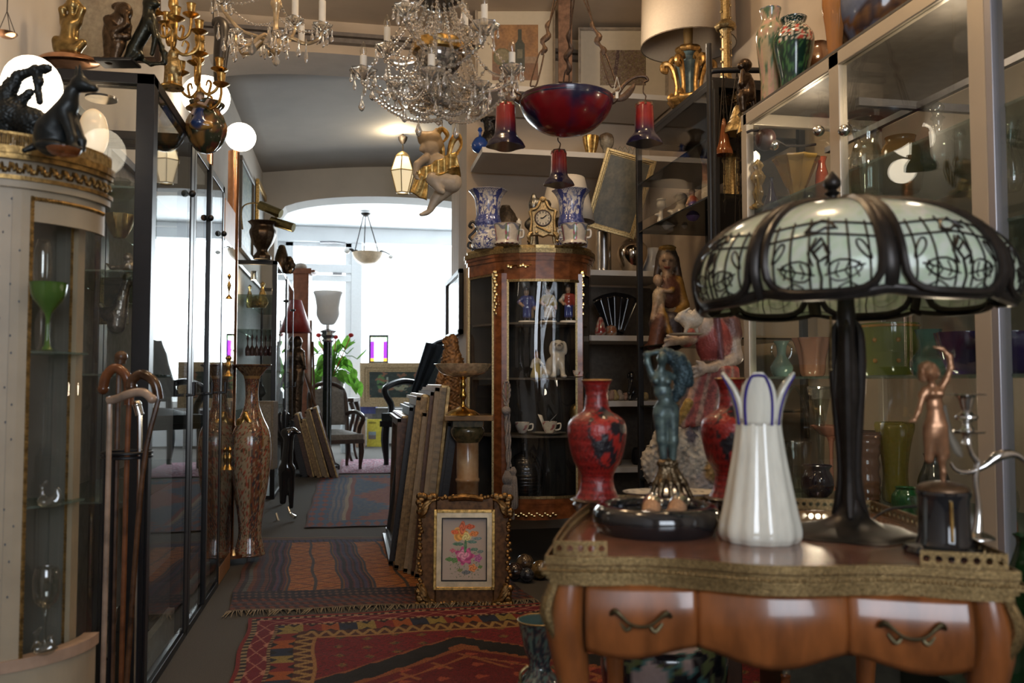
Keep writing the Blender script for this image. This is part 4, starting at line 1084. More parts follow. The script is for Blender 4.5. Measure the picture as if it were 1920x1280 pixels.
for (x, d, y, h) in ((748, -50, 182, 26), (766, -55, 222, 26), (792, -60, 240, 36), (822, -60, 206, 30), (858, -40, 240, 34), (880, -40, 222, 20), (844, 20, 200, 30), (798, 20, 196, 30), (700, -10, 165, 28), (684, -30, 190, 30), (728, -30, 140, 24), (940, -30, 170, 26), (962, -30, 176, 22), (812, -20, 44, 30), (866, -20, 30, 26), (775, -30, 24, 24), (838, -50, 150, 34), (806, -50, 152, 30)):
    m = MB(); m.tube([(x, d, y - 6), (x, d, y + 2)], .7, 4, 1); m.drop(x, d, y, 13, h, seg=8); m.build('pendant_drop', crystal, ch)

ch2 = thing('brass_chandelier', 'gilt and glass chandelier with kite shaped drops, near the ceiling rail on the left', 'chandelier', 517, 80, 3.0)
gg = mat('gilded glass arm', (.66, .50, .30), .2, .45, var=.4, scale=30)
m = MB(); m.lathe(517, [(0, 108), (5, 104), (9, 96), (5, 88), (13, 80), (15, 72), (8, 62), (5, 50), (6, 20), (11, 5), (6, -10), (5, -60)], seg=16, sub=3); m.build('stem', gg, ch2)
m = MB(); m.tube([(517, 0, -60), (517, 0, -480)], 2, 5, 1); m.build('chain', oldbrass, ch2)
e2 = [(421, -20, 8, 17), (432, 50, 58, 15), (537, 60, 12, 17), (606, -10, 55, 18), (547, -80, 98, 14), (480, 80, 50, 14), (462, -60, 85, 12)]
for (x, d, y, r) in e2:
    m = MB(); m.tube([(517, 0, 82), (517 + (x - 517) * .3, d * .3, 72), (517 + (x - 517) * .65, d * .65, (y + 90) / 2 + 12), (x - (x - 517) * .06, d, y + 22), (x, d, y + 5)], [4.2, 3.6, 3.4, 3.2, 2.8], 8, 4); m.build('arm', gg, ch2)
    o = bobeche(0, x, y, d, r, ch2, crystal); m = MB()
    for i in range(6):
        a = i * 2 * math.pi / 6 + .3; px_, pd = x + r * math.sin(a), d + r * math.cos(a); m.tube([(px_, pd, y - 3), (px_, pd, y + 5)], .6, 3, 1); m.ball((px_, pd, y + 4), 2, 6, 4); m.drop(px_, pd, y + 6, 8, 22)
    m.build('drops', crystal, o)
    if x in (606, 421, 537): candle(x, y - 2, d, 6.5, 48, 26, ch2)
candle(555, 66, 40, 6, 34, 0, ch2)
for (x, d, y, w, h) in ((427, -20, 84, 11, 22), (450, -30, 98, 12, 32), (485, -40, 86, 18, 34), (519, -50, 70, 22, 44), (535, -60, 118, 14, 30), (552, -50, 112, 9, 20), (565, -20, 88, 12, 28), (579, -20, 88, 9, 40), (610, -20, 76, 10, 22), (445, 20, 60, 12, 26), (500, 30, 60, 12, 30), (409, 0, 50, 9, 26)):
    m = MB(); m.tube([(x, d, y - 8), (x, d, y + 2)], .7, 4, 1); m.ball((x, d, y - 2), 2.5, 6, 4); m.drop(x, d, y, w, h, seg=4 if w > 13 else 6); m.build('pendant_drop', crystal, ch2)
for a, b in (((430, 0, 10), (512, 0, 40)), ((606, -10, 55), (520, 0, 30)), ((537, 60, 12), (517, 0, -20)), ((421, -20, 8), (517, 0, -30))):
    m = MB(); bead_strand(m, a, b, 18, 14, 2.6); m.build('bead_strand', crystal, ch2)

# red and blue glass ceiling bowl with three bell shades
rl = thing('glass_bowl_pendant', 'dark red and blue glass bowl lamp on bronze straps with three bell shades', 'pendant lamp', 1061, 190, 3.3)
fe = mat('wrought brown bronze', (.12, .075, .05), .5, .7, var=.5, scale=90, bump=.4)
def bowlp(u, v):
    n = fb(u * 7, v * 3, 3)
    red, blu, br = (.22, .008, .012), (.014, .012, .045), (.06, .025, .015)
    k = (v - .36) * 4.5 + n * 2 + .5 * math.cos((u) * 2 * math.pi) * -1 + .45
    c_ = mixc(red, blu, k)
    if abs(u + .17) < .08 and .45 < v < .95 and n > -.15: c_ = br
    return c_
dglass = mat('mottled paste glass', (1, 1, 1), .22, 0, var=.2, scale=20, vcol=True, coat=.4)
m = MB(); m.lathe(1061, [(0, 254), (20, 253), (50, 243), (74, 222), (85, 203), (89, 188), (87, 188), (80, 203), (0, 244)], seg=60, sub=5, paint=bowlp); m.build('bowl', dglass, rl)
def bellp(u, v): return mixc((.016, .014, .04), (.28, .022, .02), (v - .34) * 5)
for (x, d, yt, yb, lean) in ((948, 0, 194, 276, 0), (1208, 0, 194, 270, 0), (1052, 80, 262, 330, 0)):
    k = (yb - yt) / 80
    m = MB(); m.lathe(x, [(32 * k, yb), (29 * k, yb - 9 * k), (20 * k, yb - 22 * k), (18 * k, yb - 45 * k), (17 * k, yb - 66 * k), (15 * k, yb - 78 * k), (4, yt)], cy=d, seg=36, sub=4, rf=lambda a, v: 1 + .12 * math.cos(a * 4) * max(0, 1 - v * 3), paint=bellp); sh_ = m.build('bell_shade', dglass, rl, solid=.003)
    m = MB(); m.lathe(x, [(17 * k, yt + 6), (15 * k, yt - 1), (4, yt - 4)], cy=d, seg=14, sub=1, rf=lambda a, v: 1 + .15 * math.cos(a * 7)); m.tube([(x, d, yt - 2), (x + 3, d, yt - 14), (x - 2, d, yt - 22), (x, d, yt - 44)], 1.3, 5, 3); m.build('cap', fe, sh_)
for sx in (-1, 1):
    m = MB(); x = lambda q: 1061 + sx * q
    m.tube([(x(80), 0, 196), (x(92), 0, 186), (x(100), 0, 172), (x(112), 0, 156), (x(130 if sx > 0 else 116), 0, 144), (x(148 if sx > 0 else 120), 0, 143), (x(154 if sx > 0 else 124), 0, 150), (x(146 if sx > 0 else 118), 0, 153)], [4, 6, 4, 3.5, 3, 3, 2.5, 2], 7, 4)
    m.tube([(x(92), 0, 186), (x(108), 0, 182), (x(122), 0, 168), (x(130), 0, 156)], [5, 7, 6, 2], 7, 4, flat=.4)
    m.tube([(x(84), 0, 178), (x(98), 0, 170), (x(104), 0, 160)], [2, 4, 2], 7, 4); m.build('arm', fe, rl)
m = MB(); m.tube([(1061, 80, 198), (1058, 110, 200), (1052, 112, 214), (1052, 80, 220)], [4, 4, 3, 2], 7, 3); m.build('arm', fe, rl)
for (a, b) in (((999, -20, 168), (1042, 0, -4)), ((1150, -10, 166), (1098, 0, -4)), ((1062, 84, 190), (1074, 0, -4))):
    m = MB(); dx = b[0] - a[0]; dy = b[2] - a[2]
    def Pq(t, o): return (a[0] + dx * t + o, a[1] + (b[1] - a[1]) * t, a[2] + dy * t)
    m.tube([Pq(0, 0), Pq(.03, 6), Pq(.35, 5), Pq(.42, 0)], 1.6, 6, 4); m.tube([Pq(0, 0), Pq(.03, -6), Pq(.35, -5), Pq(.42, 0)], 1.6, 6, 4)
    m.tube([Pq(.36, 0), Pq(.42, 4), Pq(.47, 0), Pq(.52, -4), Pq(.58, 4), Pq(.64, 0), Pq(.70, -3), Pq(.76, 0)], [2, 6, 3, 6, 6, 3, 5, 2], 7, 3, flat=.5)
    m.tube([Pq(.74, 0), Pq(1.0, 3)], 1.6, 5, 1); m.tube([Pq(.74, 0), Pq(1.0, -3)], 1.6, 5, 1); m.build('strap', fe, rl)
m = MB(); m.tube([(1042, 0, -4), (1061, 0, -30), (1098, 0, -4)], 2, 5, 3); m.tube([(1074, 0, -4), (1061, 0, -30), (1061, 0, -440)], 2, 5, 1); m.build('hanger', fe, rl)
m = MB(); m.tube([(1147, -80, 172), (1141, -82, 196), (1147, -82, 205), (1153, -82, 196), (1147, -80, 172)], .5, 4, 1); m.box(1144, 1149, -83, -82, 200, 212); m.build('price_tag', mat('paper tag', (.7, .68, .62), .8), rl, smooth=False)

# flying cherub
cb = thing('cherub_figure', 'carved ivory coloured cherub with gilt drapery and bow, hanging beneath the crystal chandelier', 'sculpture', 815, 320, 3.3)
IV = (.50, .40, .29); HR = (.42, .30, .17); GD = (.6, .38, .12)
ivm = mat('ivory painted carving', (1, 1, 1), .42, 0, var=.2, scale=40, vcol=True)
g = [E_(806, 276, 0, 17, 18, 16, IV, 8), E_(794, 280, -8, 7, 8, 8, IV), E_(790, 284, -12, 3, 3, 3, IV), E_(805, 260, 0, 22, 14, 17, HR, -12), E_(818, 268, 4, 12, 15, 12, HR), E_(792, 256, -4, 10, 9, 10, HR), C_(800, 252, 0, 6, 786, 246, 0, 2, HR), C_(814, 250, 0, 6, 818, 240, 0, 2, HR),
     E_(818, 306, 2, 18, 20, 15, IV, 20), C_(800, 298, -10, 8, 784, 312, -14, 7, IV), C_(784, 312, -14, 6.5, 781, 330, -16, 5.5, IV), E_(784, 336, -18, 5, 6, 5, IV), C_(784, 338, -20, 2, 790, 342, -22, 1.6, IV),
     E_(838, 330, 4, 24, 22, 20, IV, 30), C_(846, 342, 0, 20, 812, 340, -16, 13, IV), C_(812, 340, -16, 11, 826, 358, -16, 8, IV), C_(826, 358, -16, 7, 832, 364, -20, 5, IV),
     C_(836, 350, 8, 17, 816, 374, 6, 10, IV), C_(816, 374, 6, 9, 807, 392, 2, 6.5, IV), E_(800, 400, -2, 10, 5, 6, IV, -20), E_(791, 404, -6, 4, 3, 4, IV)]
fbuild('body', cb, g, ivm, res=130, k=1.9)
m = MB()
def drap(A, B, C, D, n=16, amp=2.4, fr=3.2):
    def fn(u, v):
        p = [(A[i] * (1 - u) + B[i] * u) * (1 - v) + (D[i] * (1 - u) + C[i] * u) * v for i in range(3)]
        return (p[0], p[1] + amp * math.sin(u * fr * 6.28 + v * 2), p[2] + amp * .6 * math.cos(u * fr * 6.28 + v))
    m.grid(fn, n * 2, n)
drap((784, -24, 326), (856, -26, 290), (862, -18, 316), (792, -20, 346))
drap((782, -22, 330), (806, -22, 336), (802, -12, 380), (770, -14, 364), amp=1.6, fr=1.5)
drap((800, -24, 342), (862, -20, 314), (864, -6, 330), (812, -22, 352), amp=3, fr=2)
m.build('drapery', gold, cb, solid=.006)
m = MB()
for P in ([(830, 18, 300), (826, 18, 270), (818, 14, 248), (828, 10, 238), (838, 10, 250), (830, 12, 262)], [(838, 18, 296), (846, 16, 262), (858, 12, 250), (864, 10, 268), (856, 12, 284), (846, 14, 292)]): m.tube(P, [3, 6, 7, 5, 6, 3], 8, 4, flat=.35)
m.build('wings', gold, cb)
m = MB(); m.tube([(828, 12, 240), (826, 12, 60), (824, 12, -440)], .8, 4, 1); m.build('wire', oldbrass, cb)

# lantern and the two far lamps
ln = thing('lantern', 'small lit six sided glass lantern hanging in the middle room', 'lantern', 755, 322, 8.75)
lg_ = lampglass('lit lantern glass', (1, .74, .38), .75)
m = MB(); m.lathe(755, [(12, 361), (23, 322), (13, 293)], seg=6, sub=1); m.build('glass', lg_, ln, smooth=False)
m = MB()
for i in range(6):
    a = (i / 6 - .5) * 2 * math.pi; p = lambda r, y: (755 + r * math.sin(a), -r * math.cos(a), y)
    m.tube([p(12.5, 362), p(23.5, 322), p(13.5, 293)], .9, 4, 1)
for r, y in ((12.6, 362), (23.6, 322), (13.6, 293)): m.tube([(755 + r * math.sin(i / 6 * 2 * math.pi), -r * math.cos(i / 6 * 2 * math.pi), y) for i in range(7)], 1.1, 4, 1)
m.lathe(755, [(14, 293), (10, 288), (4, 284), (0, 282)], seg=6, sub=1); m.build('frame', oldbrass, ln)
m = MB(); m.tube([(755, 0, 283), (755, 0, 250)], 1.3, 4, 1); m.lathe(755, [(3, 270), (8, 262), (9, 256), (3, 252)], seg=8, sub=1); m.build('chain', iron, ln)
p = at(755, 322, 8.75); point_light('lantern_light', (p.x - .05, p.y - .1, p.z + .32), 16, (1, .80, .5), .08)
hb = thing('bowl_pendant', 'far off alabaster bowl lamp on three chains with small flower shades', 'pendant lamp', 690, 475, 12.5)
m = MB(); m.lathe(690, [(0, 497), (14, 495), (24, 487), (29, 476), (27, 475), (0, 488)], seg=24, sub=3); m.build('bowl', mat('alabaster', (.62, .46, .30), .4, 0, var=.3, scale=12, sss=.2), hb)
m = MB()
for (a, b) in (((664, 0, 476), (681, 0, 404)), ((678, 24, 476), (684, 4, 404)), ((710, 0, 474), (689, 0, 404))):
    m.tube([a, b], .9, 4, 1)
m.lathe(685, [(2, 406), (8, 402), (10, 399), (0, 398)], seg=10, sub=1); m.build('chains', iron, hb)
m = MB(); m.tube([(668, -6, 480), (662, -8, 470), (655, -8, 468)], [3, 3, 1], 5); m.tube([(711, -4, 484), (714, -6, 472), (722, -6, 473), (732, -6, 478)], [2.4, 2, 1, 1], 5); m.ball((669, -10, 474), 5, 8, 6); m.build('arm', iron, hb)
m = MB(); m.ball((652, -8, 471), (6, 6, 6), 8, 6); o = m.build('flower_shade', porc, hb)
m = MB(); m.ball((734, -8, 483), (5, 5, 4), 8, 6); m.build('flower_shade', porc, hb)

# ================================================================ lamps with globes on the left
g1 = thing('globe_lamp', 'copper tube floor lamp with a flattened opal shade, beyond the cabinets', 'floor lamp', 427, 1040, 4.75)
m = MB(); m.tube([(427, 0, 1040), (427, 0, 275)], 10.5, 14, 1); m.lathe(427, [(0, 1040), (46, 1040), (46, 1034), (12, 1028)], seg=28, sub=1); m.build('tube', copper, g1, angle=60)
m = MB(); m.ball((439, 0, 247), (29, 29, 27), 24, 14); m.build('opal_shade', emitwarm, g1)
g1b = thing('globe_lamp', 'round opal globe lamp glowing behind the brass candelabra', 'floor lamp', 372, 1000, 4.9)
m = MB(); m.ball((372, 0, 170), (45, 45, 40), 24, 14); m.build('opal_shade', emitwarm, g1b)
m = MB(); m.tube([(382, 0, 1000), (382, 0, 205)], 6, 10, 1); m.build('tube', copper, g1b)
g3 = thing('globe_lamp', 'large opal globe behind the black monkey figure at the left edge', 'lamp', 58, 250, 2.35)
m = MB(); m.ball((58, 0, 160), (52, 52, 56), 24, 14); m.build('opal_shade', emitwarm, g3)
m = MB(); m.lathe(58, [(30, 262), (30, 258), (8, 252), (7, 218), (14, 212)], seg=16, sub=1); m.build('base', oldbrass, g3)
g4 = thing('egg_lamp', 'amber speckled egg shaped lamp inside the nearest glass cabinet', 'lamp', 174, 292, 2.95)
m = MB(); m.lathe(174, [(6, 290), (19, 282), (26, 262), (26, 240), (19, 216), (8, 205), (0, 203)], seg=24, sub=4); m.build('shade', lampglass('amber egg glass', (.85, .50, .22), .55), g4)
m = MB(); m.lathe(174, [(12, 294), (12, 291), (8, 288)], seg=14, sub=1); m.build('base', oldbrass, g4)
g5 = thing('spotlight', 'round recessed spotlight in the roof of the nearest glass cabinet', 'spotlight', 190, 185, 2.85)
m = MB(); m.lathe(190, [(28, 187), (28, 183), (18, 180), (18, 187)], seg=24, sub=1); m.build('ring', silver, g5)
m = MB(); m.lathe(190, [(0, 184), (17, 184)], seg=20, sub=1, cap=False); m.build('bulb', emitwarm, g5)
# ================================================================ on top of the curio cabinet
VT = 1 + (716 - 458) * 4.6 / F + .006
def onV(name, label, cat, px, d, group=None):
    """a thing on the cabinet top at distance d"""
    z = VT; py = 716 - (z - 1) * F / d
    return thing(name, label, cat, px, py, d, group=group), py
def delft(u, v):
    W_, B, D = (.62, .63, .66), (.05, .07, .26), (.16, .19, .42)
    a = (u * 5 + .5) % 1 - .5
    if v > .965 or v < .015: return B
    if v < .20: return B if abs(fb(u * 26, v * 20, 1)) < .16 else W_
    if v < .36: return D if fb(u * 22, v * 26, 4) > .06 else W_
    if abs(((u * 4 + .5) % 1) - .5) > .42 - .05 * math.sin(v * 30): return B
    if v > .70:
        q = (tri(u * 44 + v * 22) < .22 or tri(u * 44 - v * 22) < .22); return B if q else W_
    if v < .5: return B if fb(u * 30, v * 30, 6) > -.02 else D
    n = fb(u * 34, v * 30, 9)
    x_ = ((u * 5 + .5) % 1 - .5); e = (x_ / .36) ** 2 + ((v - .60) / .13) ** 2
    if .85 < e < 1.05: return B
    if e < .85: return D if (n > .02 and v < .62) else (.30, .34, .52) if n > .12 else W_
    return B if n > .08 else W_
for (px, d, k, lab) in ((915, 4.85, 1.0, 'blue and white fluted vase on the cabinet top, left of the gilt clock'), (1071, 4.85, 1.0, 'blue and white fluted vase on the cabinet top, right of the gilt clock')):
    t, py = onV('delft_vase', lab, 'vase', px, d, 'pair of blue and white vases')
    m = MB(); y = lambda q: py - q
    m.lathe(px, [(26, y(0)), (28, y(4)), (30, y(16)), (24, y(26)), (20, y(34)), (23, y(44)), (24, y(54)), (21, y(66)), (22, y(84)), (25, y(98)), (31, y(108)), (35, y(112)), (32, y(111)), (20, y(98)), (0, y(96))], seg=160, sub=14, rf=lambda a, v: 1 + .045 * abs(math.cos(a * 4)), paint=delft)
    m.build('body', vgloss, t)
def cachep(u, v):
    W_, P_ = (.62, .58, .52), (.14, .035, .06)
    if v > .93 or v < .05: return (.35, .20, .08)
    if v > .80: return P_
    if v > .70: return P_ if tri(u * 14) > (v - .70) * 8 else W_
    if v < .16: return P_ if tri(u * 14) > .5 else W_
    n = fb(u * 14, v * 7, 12); e = math.hypot(((u * 5 + .5) % 1 - .5) * 1.2, v - .42)
    if e < .16: return (.40, .10, .16) if n > 0 else (.18, .24, .14)
    return (.20, .22, .30) if abs(v - .55 - .05 * math.sin(u * 30)) < .03 else W_
for (px, d, lab) in ((951, 4.66, 'flowered porcelain pot with purple scalloped border, left of the gilt clock'), (1077, 4.66, 'flowered porcelain pot with purple scalloped border, right of the gilt clock')):
    t, py = onV('cachepot', lab, 'pot', px, d, 'pair of flowered porcelain pots'); y = lambda q: py - q
    m = MB(); m.lathe(px, [(0, y(0)), (22, y(0)), (23, y(5)), (21, y(8)), (23, y(22)), (25, y(36)), (26, y(38)), (24, y(37)), (21, y(20)), (0, y(8))], seg=130, sub=9, paint=cachep); m.build('body', vgloss, t)
    for s_ in (-1, 1):
        m = MB(); m.tube([(px + s_ * 22, 0, y(28)), (px + s_ * 30, 0, y(28)), (px + s_ * 30, 0, y(16)), (px + s_ * 23, 0, y(14))], 2.2, 6, 3); m.build('handle', porc, t)
t, py = onV('mantel_clock', 'small gilt rococo clock with a cream round dial, between the blue vases', 'clock', 1018, 4.58); y = lambda q: py - q
cg = mat('matt gilt bronze', (.50, .37, .19), .42, .8, var=.55, scale=130, bump=.5)
poly = [(-24, 12), (-22, 26), (-23, 44), (-27, 56), (-22, 62), (-14, 66), (-8, 74), (-6, 84), (0, 87), (6, 84), (8, 74), (14, 66), (22, 62), (27, 56), (23, 44), (22, 26), (24, 12), (10, 14), (0, 10), (-10, 14)]
m = MB(); m.prism([(1018 + a, y(b)) for a, b in poly], -6, 8); m.build('case', cg, t, smooth=False, bevel=.004)
m = MB()
for s_ in (-1, 1):
    m.tube([(1018 + s_ * 22, -6, y(18)), (1018 + s_ * 27, -10, y(10)), (1018 + s_ * 25, -8, y(4)), (1018 + s_ * 28, -10, y(0))], [5, 4, 2.5, 3], 7); m.tube([(1018 + s_ * 24, -7, y(58)), (1018 + s_ * 21, -9, y(40)), (1018 + s_ * 23, -8, y(20))], [4, 2.5, 4], 7)
    m.tube([(1018 + s_ * 20, 6, y(16)), (1018 + s_ * 22, 8, y(0))], 3, 6, 1)
    m.tube([(1018 + s_ * 24, -7, y(60)), (1018 + s_ * 12, -9, y(64)), (1018 + s_ * 6, -8, y(76))], [3, 3, 3], 6)
for i in range(12): m.ball((1018 - 12 + 24 * ((i * 5) % 12) / 11, -8, y(18 + (i * 7) % 12)), (3.4, 2.5, 2.4), 6, 4)
m.ball((1018, -7, y(80)), (5, 3, 5)); m.build('ornament', cg, t)
def disc(m, cx, cz, r, d, n=28, col=None): m.add([(cx + r * math.cos(2 * math.pi * i / n), d, cz + r * math.sin(2 * math.pi * i / n)) for i in range(n)], [tuple(range(n))], [col] * n)
m = MB(); m.tube([(1018 + 14.5 * math.cos(i / 20 * 2 * math.pi), -7, y(45) + 14.5 * math.sin(i / 20 * 2 * math.pi)) for i in range(21)], 1.8, 6, 1); m.build('bezel', darkwood, t)
m = MB(); m.tube([(1018, -6, y(45)), (1018, -8, y(45))], 14, 28, 1); dial = m.build('dial', mat('enamel dial', (.58, .53, .42), .3), t, smooth=False)
m = MB()
for i in range(12):
    a = i * math.pi / 6; m.box(1018 + 11 * math.sin(a) - .7, 1018 + 11 * math.sin(a) + .7, -8.6, -8, y(45) - 11 * math.cos(a) - 1.8, y(45) - 11 * math.cos(a) + 1.8)
m.build('hour_marks', blackm, dial, smooth=False)
m = MB(); m.tube([(1018, -9, y(45)), (1025, -9, y(51))], .8, 4, 1); m.tube([(1018, -9, y(45)), (1013, -9, y(45))], .9, 4, 1); m.build('hands', blackm, dial)
# the things seen between the vases
t, py = onV('scale_vase', 'dark vase covered in pointed scales, behind the left flowered pot', 'vase', 948, 5.0); y = lambda q: py - q
m = MB(); m.lathe(948, [(10, y(0)), (14, y(12)), (24, y(30)), (26, y(52)), (17, y(76)), (9, y(88)), (7, y(92)), (0, y(88))], seg=56, sub=6, rf=lambda a, v: 1 + .09 * abs(math.sin(a * 10 + v * 30) * math.sin(a * 10 - v * 30))); m.build('body', mat('scaly bronze', (.085, .062, .042), .5, .5, var=.5, scale=60), t)
t, py = onV('candle', 'plain cream candle standing behind the left flowered pot', 'candle', 973, 4.78); y = lambda q: py - q
m = MB(); m.lathe(973, [(5, y(0)), (5, y(52)), (2, y(54)), (0, y(58))], seg=12, sub=1); m.build('stick', candlew, t)
t, py = onV('iron_ornament', 'black wrought iron scroll ornament at the left end of the cabinet top', 'ornament', 886, 4.84); y = lambda q: py - q
m = MB(); m.tube([(884, 0, y(0)), (892, 0, y(10)), (880, 0, y(24)), (888, 0, y(34)), (894, 0, y(44)), (886, 0, y(54)), (880, 0, y(46)), (886, 0, y(42))], 2.6, 7, 4); m.tube([(886, 0, y(2)), (878, 0, y(6)), (880, 0, y(14)), (888, 0, y(12))], 2.4, 7, 4); m.build('scrolls', blackm, t)
t, py = onV('pleated_lamp', 'lamp with a white pleated shade, behind the right blue and white vase', 'lamp', 1063, 5.12); y = lambda q: py - q
m = MB(); m.lathe(1063, [(52, y(66)), (40, y(120)), (33, y(150))], seg=72, sub=2, cap=False, rf=lambda a, v: 1 + .012 * math.cos(a * 36)); m.build('shade', mat('pleated white fabric', (.60, .55, .48), .8, var=.06), t, solid=.002)
m = MB(); m.lathe(1063, [(0, y(0)), (18, y(0)), (8, y(12)), (14, y(34)), (6, y(60)), (4, y(110))], seg=16, sub=3); m.build('base', oldbrass, t)
t, py = onV('helmeted_bust', 'dark silvery helmeted bust behind the gilt clock', 'bust', 1000, 4.95); y = lambda q: py - q
fbuild('body', t, [E_(1000, y(90), 0, 9, 14, 9), E_(1001, y(106), 0, 5, 8, 4), C_(1000, y(78), 0, 5, 1000, y(64), 0, 8), E_(1000, y(54), 0, 17, 12, 10), C_(1000, y(40), 0, 8, 1000, y(4), 0, 12), C_(1010, y(96), 0, 7, 1024, y(92), 0, 10)], mat('tarnished silver', (.26, .25, .22), .3, .9, var=.6, scale=60, bump=.3), res=60, k=3)
def picture(label, px, py, d, w, h, paint, fw=8, fmat=None, mw=0, lean=0.0, yaw=0.0, group=None, name='painting', res=60, mcol=(.5, .44, .35)):
    """a framed picture standing on its lower edge; px, py its bottom centre"""
    t = thing(name, label, 'picture', px, py, d, group=group, rot=yaw); t.rotation_euler[0] = -lean
    m = MB(); x0, x1, z0, z1 = px - w / 2, px + w / 2, py - h, py
    for k, (o, i, dd) in enumerate(((0, fw * .5, -5), (fw * .5, fw * .8, -3), (fw * .8, fw, -1))):
        m.box(x0 + o, x0 + i, dd, 3, z0 + o, z1 - o); m.box(x1 - i, x1 - o, dd, 3, z0 + o, z1 - o); m.box(x0 + i, x1 - i, dd, 3, z0 + o, z0 + i); m.box(x0 + i, x1 - i, dd, 3, z1 - i, z1 - o)
    m.build('frame', fmat or gold, t, smooth=False, bevel=.002)
    if mw:
        m = MB(); m.box(x0 + fw, x1 - fw, 0, 2, z0 + fw, z1 - fw); m.build('mount', mat('cream mount', mcol, .7, var=.05), t, smooth=False)
    q = fw + mw; m = MB(); m.grid(lambda u, v: (x0 + q + (w - 2 * q) * u, -.6, z1 - q - (h - 2 * q) * v), res, int(res * max(.4, min(2.4, h / w))), paint=paint); m.build('canvas', vsatin, t, smooth=False)
    return t
def still_life(u, v):
    c_ = mixc((.34, .17, .065), (.20, .10, .045), fb(u * 4, v * 4) + .4)
    if v < .3: c_ = mixc((.20, .085, .035), (.15, .08, .05), fb(u * 5, v * 6) + .5)
    if .3 < v < .42 and u > .5: c_ = (.26, .17, .11)
    bx = abs(u - .60)
    wb = .035 if v > .74 else (.035 + (.74 - v) * .8 if v > .64 else .115)
    if .16 < v < .92 and bx < wb: c_ = (.035, .04, .03) if bx > wb * .5 or v < .4 or v > .56 else (.14, .13, .09)
    if ((u - .22) / .2) ** 2 + ((v - .42) / .16) ** 2 < 1: c_ = (.20, .17, .10) if ((u - .22) / .15) ** 2 + ((v - .44) / .12) ** 2 < 1 else (.10, .10, .05)
    return c_
def landscape(u, v):
    n = fb(u * 9, v * 7, 20); n2 = fb(u * 22, v * 18, 4)
    c_ = mixc((.12, .07, .055), (.20, .14, .10), n + .5)
    if n2 > .12: c_ = (.17, .13, .06)
    if abs(u - .3 - .1 * v) < .04 and v > .3: c_ = (.07, .035, .035)
    return mixc(c_, (.30, .25, .20), max(0, fb(u * 40, v * 30, 2) - .15) * 2)
pz = lambda py, d: 716 - 0
def shelf_y(z, d): return 716 - (z - 1) * F / d
picture('still life of a dark bottle and bowl in cream mount, on the topmost white shelf', 966, shelf_y(2.86, 5.58), 5.58, 150, 168, still_life, 5, mat('pale grey frame', (.36, .30, .24), .5), 27, lean=-.05)
picture('brown landscape print in a cream mount, right of the bottle still life', 1168, shelf_y(2.86, 5.78), 5.78, 168, 148, landscape, 5, mat('pale grey frame', (.36, .30, .24), .5), 36, lean=-.05)
t = thing('carved_post', 'tall narrow weathered wooden post between the two pictures on the top shelf', 'post', 1060, shelf_y(2.86, 5.3), 5.3)
m = MB(); m.box(1047, 1073, -4, 6, -40, shelf_y(2.86, 5.3)); m.build('post', mat('weathered red wood', (.20, .11, .07), .8, var=.5, scale=30, bump=.4), t, smooth=False, bevel=.004)
# between the second and top shelves
def onS(name, label, cat, px, d, z, group=None):
    d = depth(atY(px, 700, d + .09)); py = shelf_y(z, d); return thing(name, label, cat, px, py, d, group=group), py
t, py = onS('dark_statuette', 'black hunched statuette in a hat, left on the second white shelf', 'statuette', 925, 5.4, 2.46); y = lambda q: py - q
fbuild('body', t, [E_(921, y(28), 0, 20, 26, 14), E_(918, y(62), 0, 11, 12, 10), E_(918, y(72), 0, 17, 5, 12), C_(932, y(40), 0, 9, 944, y(14), -4, 8), E_(926, y(6), 0, 22, 8, 14)], mat('black bronze', (.015, .013, .012), .35, .5), res=60, k=4, rough=.8)
bl = tinted('cobalt glass', (.02, .07, .32), .05, .75)
for (px, s_, lab) in ((900, 1, 'round cobalt blue glass bottle at the left end of the second shelf'), (966, .8, 'small cobalt blue glass bottle right of the black statuette')):
    t, py = onS('glass_bottle', lab, 'bottle', px, 5.3, 2.46, 'cobalt blue bottles'); y = lambda q: py - q * s_
    m = MB(); m.lathe(px, [(6, y(0)), (14, y(6)), (16, y(16)), (10, y(27)), (3, y(32)), (3, y(40)), (5, y(43))], seg=24, sub=4); m.build('body', bl, t)
    m = MB(); m.ball((px, 0, y(45)), 4 * s_, 8, 6); m.build('stopper', bl, t)
t, py = onS('crystal_vase', 'gold coloured crystal vase behind the red glass bowl lamp', 'vase', 1108, 5.35, 2.46); y = lambda q: py - q
m = MB(); m.lathe(1108, [(10, y(0)), (11, y(3)), (8, y(10)), (13, y(30)), (15, y(44)), (13, y(43)), (7, y(12)), (0, y(10))], seg=24, sub=3, rf=lambda a, v: 1 + .05 * math.cos(a * 12)); m.build('body', gold, t)
t, py = onS('stone_head', 'weathered stone head behind the gold coloured vase', 'bust', 1138, 5.35, 2.46); y = lambda q: py - q
STN = (.25, .22, .17)
fbuild('body', t, [E_(1138, y(36), 0, 13, 14, 12, STN), E_(1137, y(46), 0, 13, 8, 12, (.12, .08, .05)), C_(1138, y(24), 0, 7, 1138, y(10), 0, 8, STN), E_(1138, y(5), 0, 16, 7, 11, STN)], vsatin, res=56, k=3, rough=.5)
t, py = onS('giant_clam_shell', 'big ribbed clam shell lying on the second white shelf', 'shell', 1172, 5.35, 2.46); y = lambda q: py - q
m = MB(); m.grid(lambda u, v: (1172 + (u - .5) * 56 * (.35 + .65 * v), -10 * v + 8, y(3 + 24 * v ** 1.5 + 4 * math.cos(u * 6 * 2 * math.pi) * v - 8 * (2 * u - 1) ** 2)), 48, 8); m.build('shell', mat('stone shell', (.30, .27, .22), .6, var=.3), t, solid=.01)
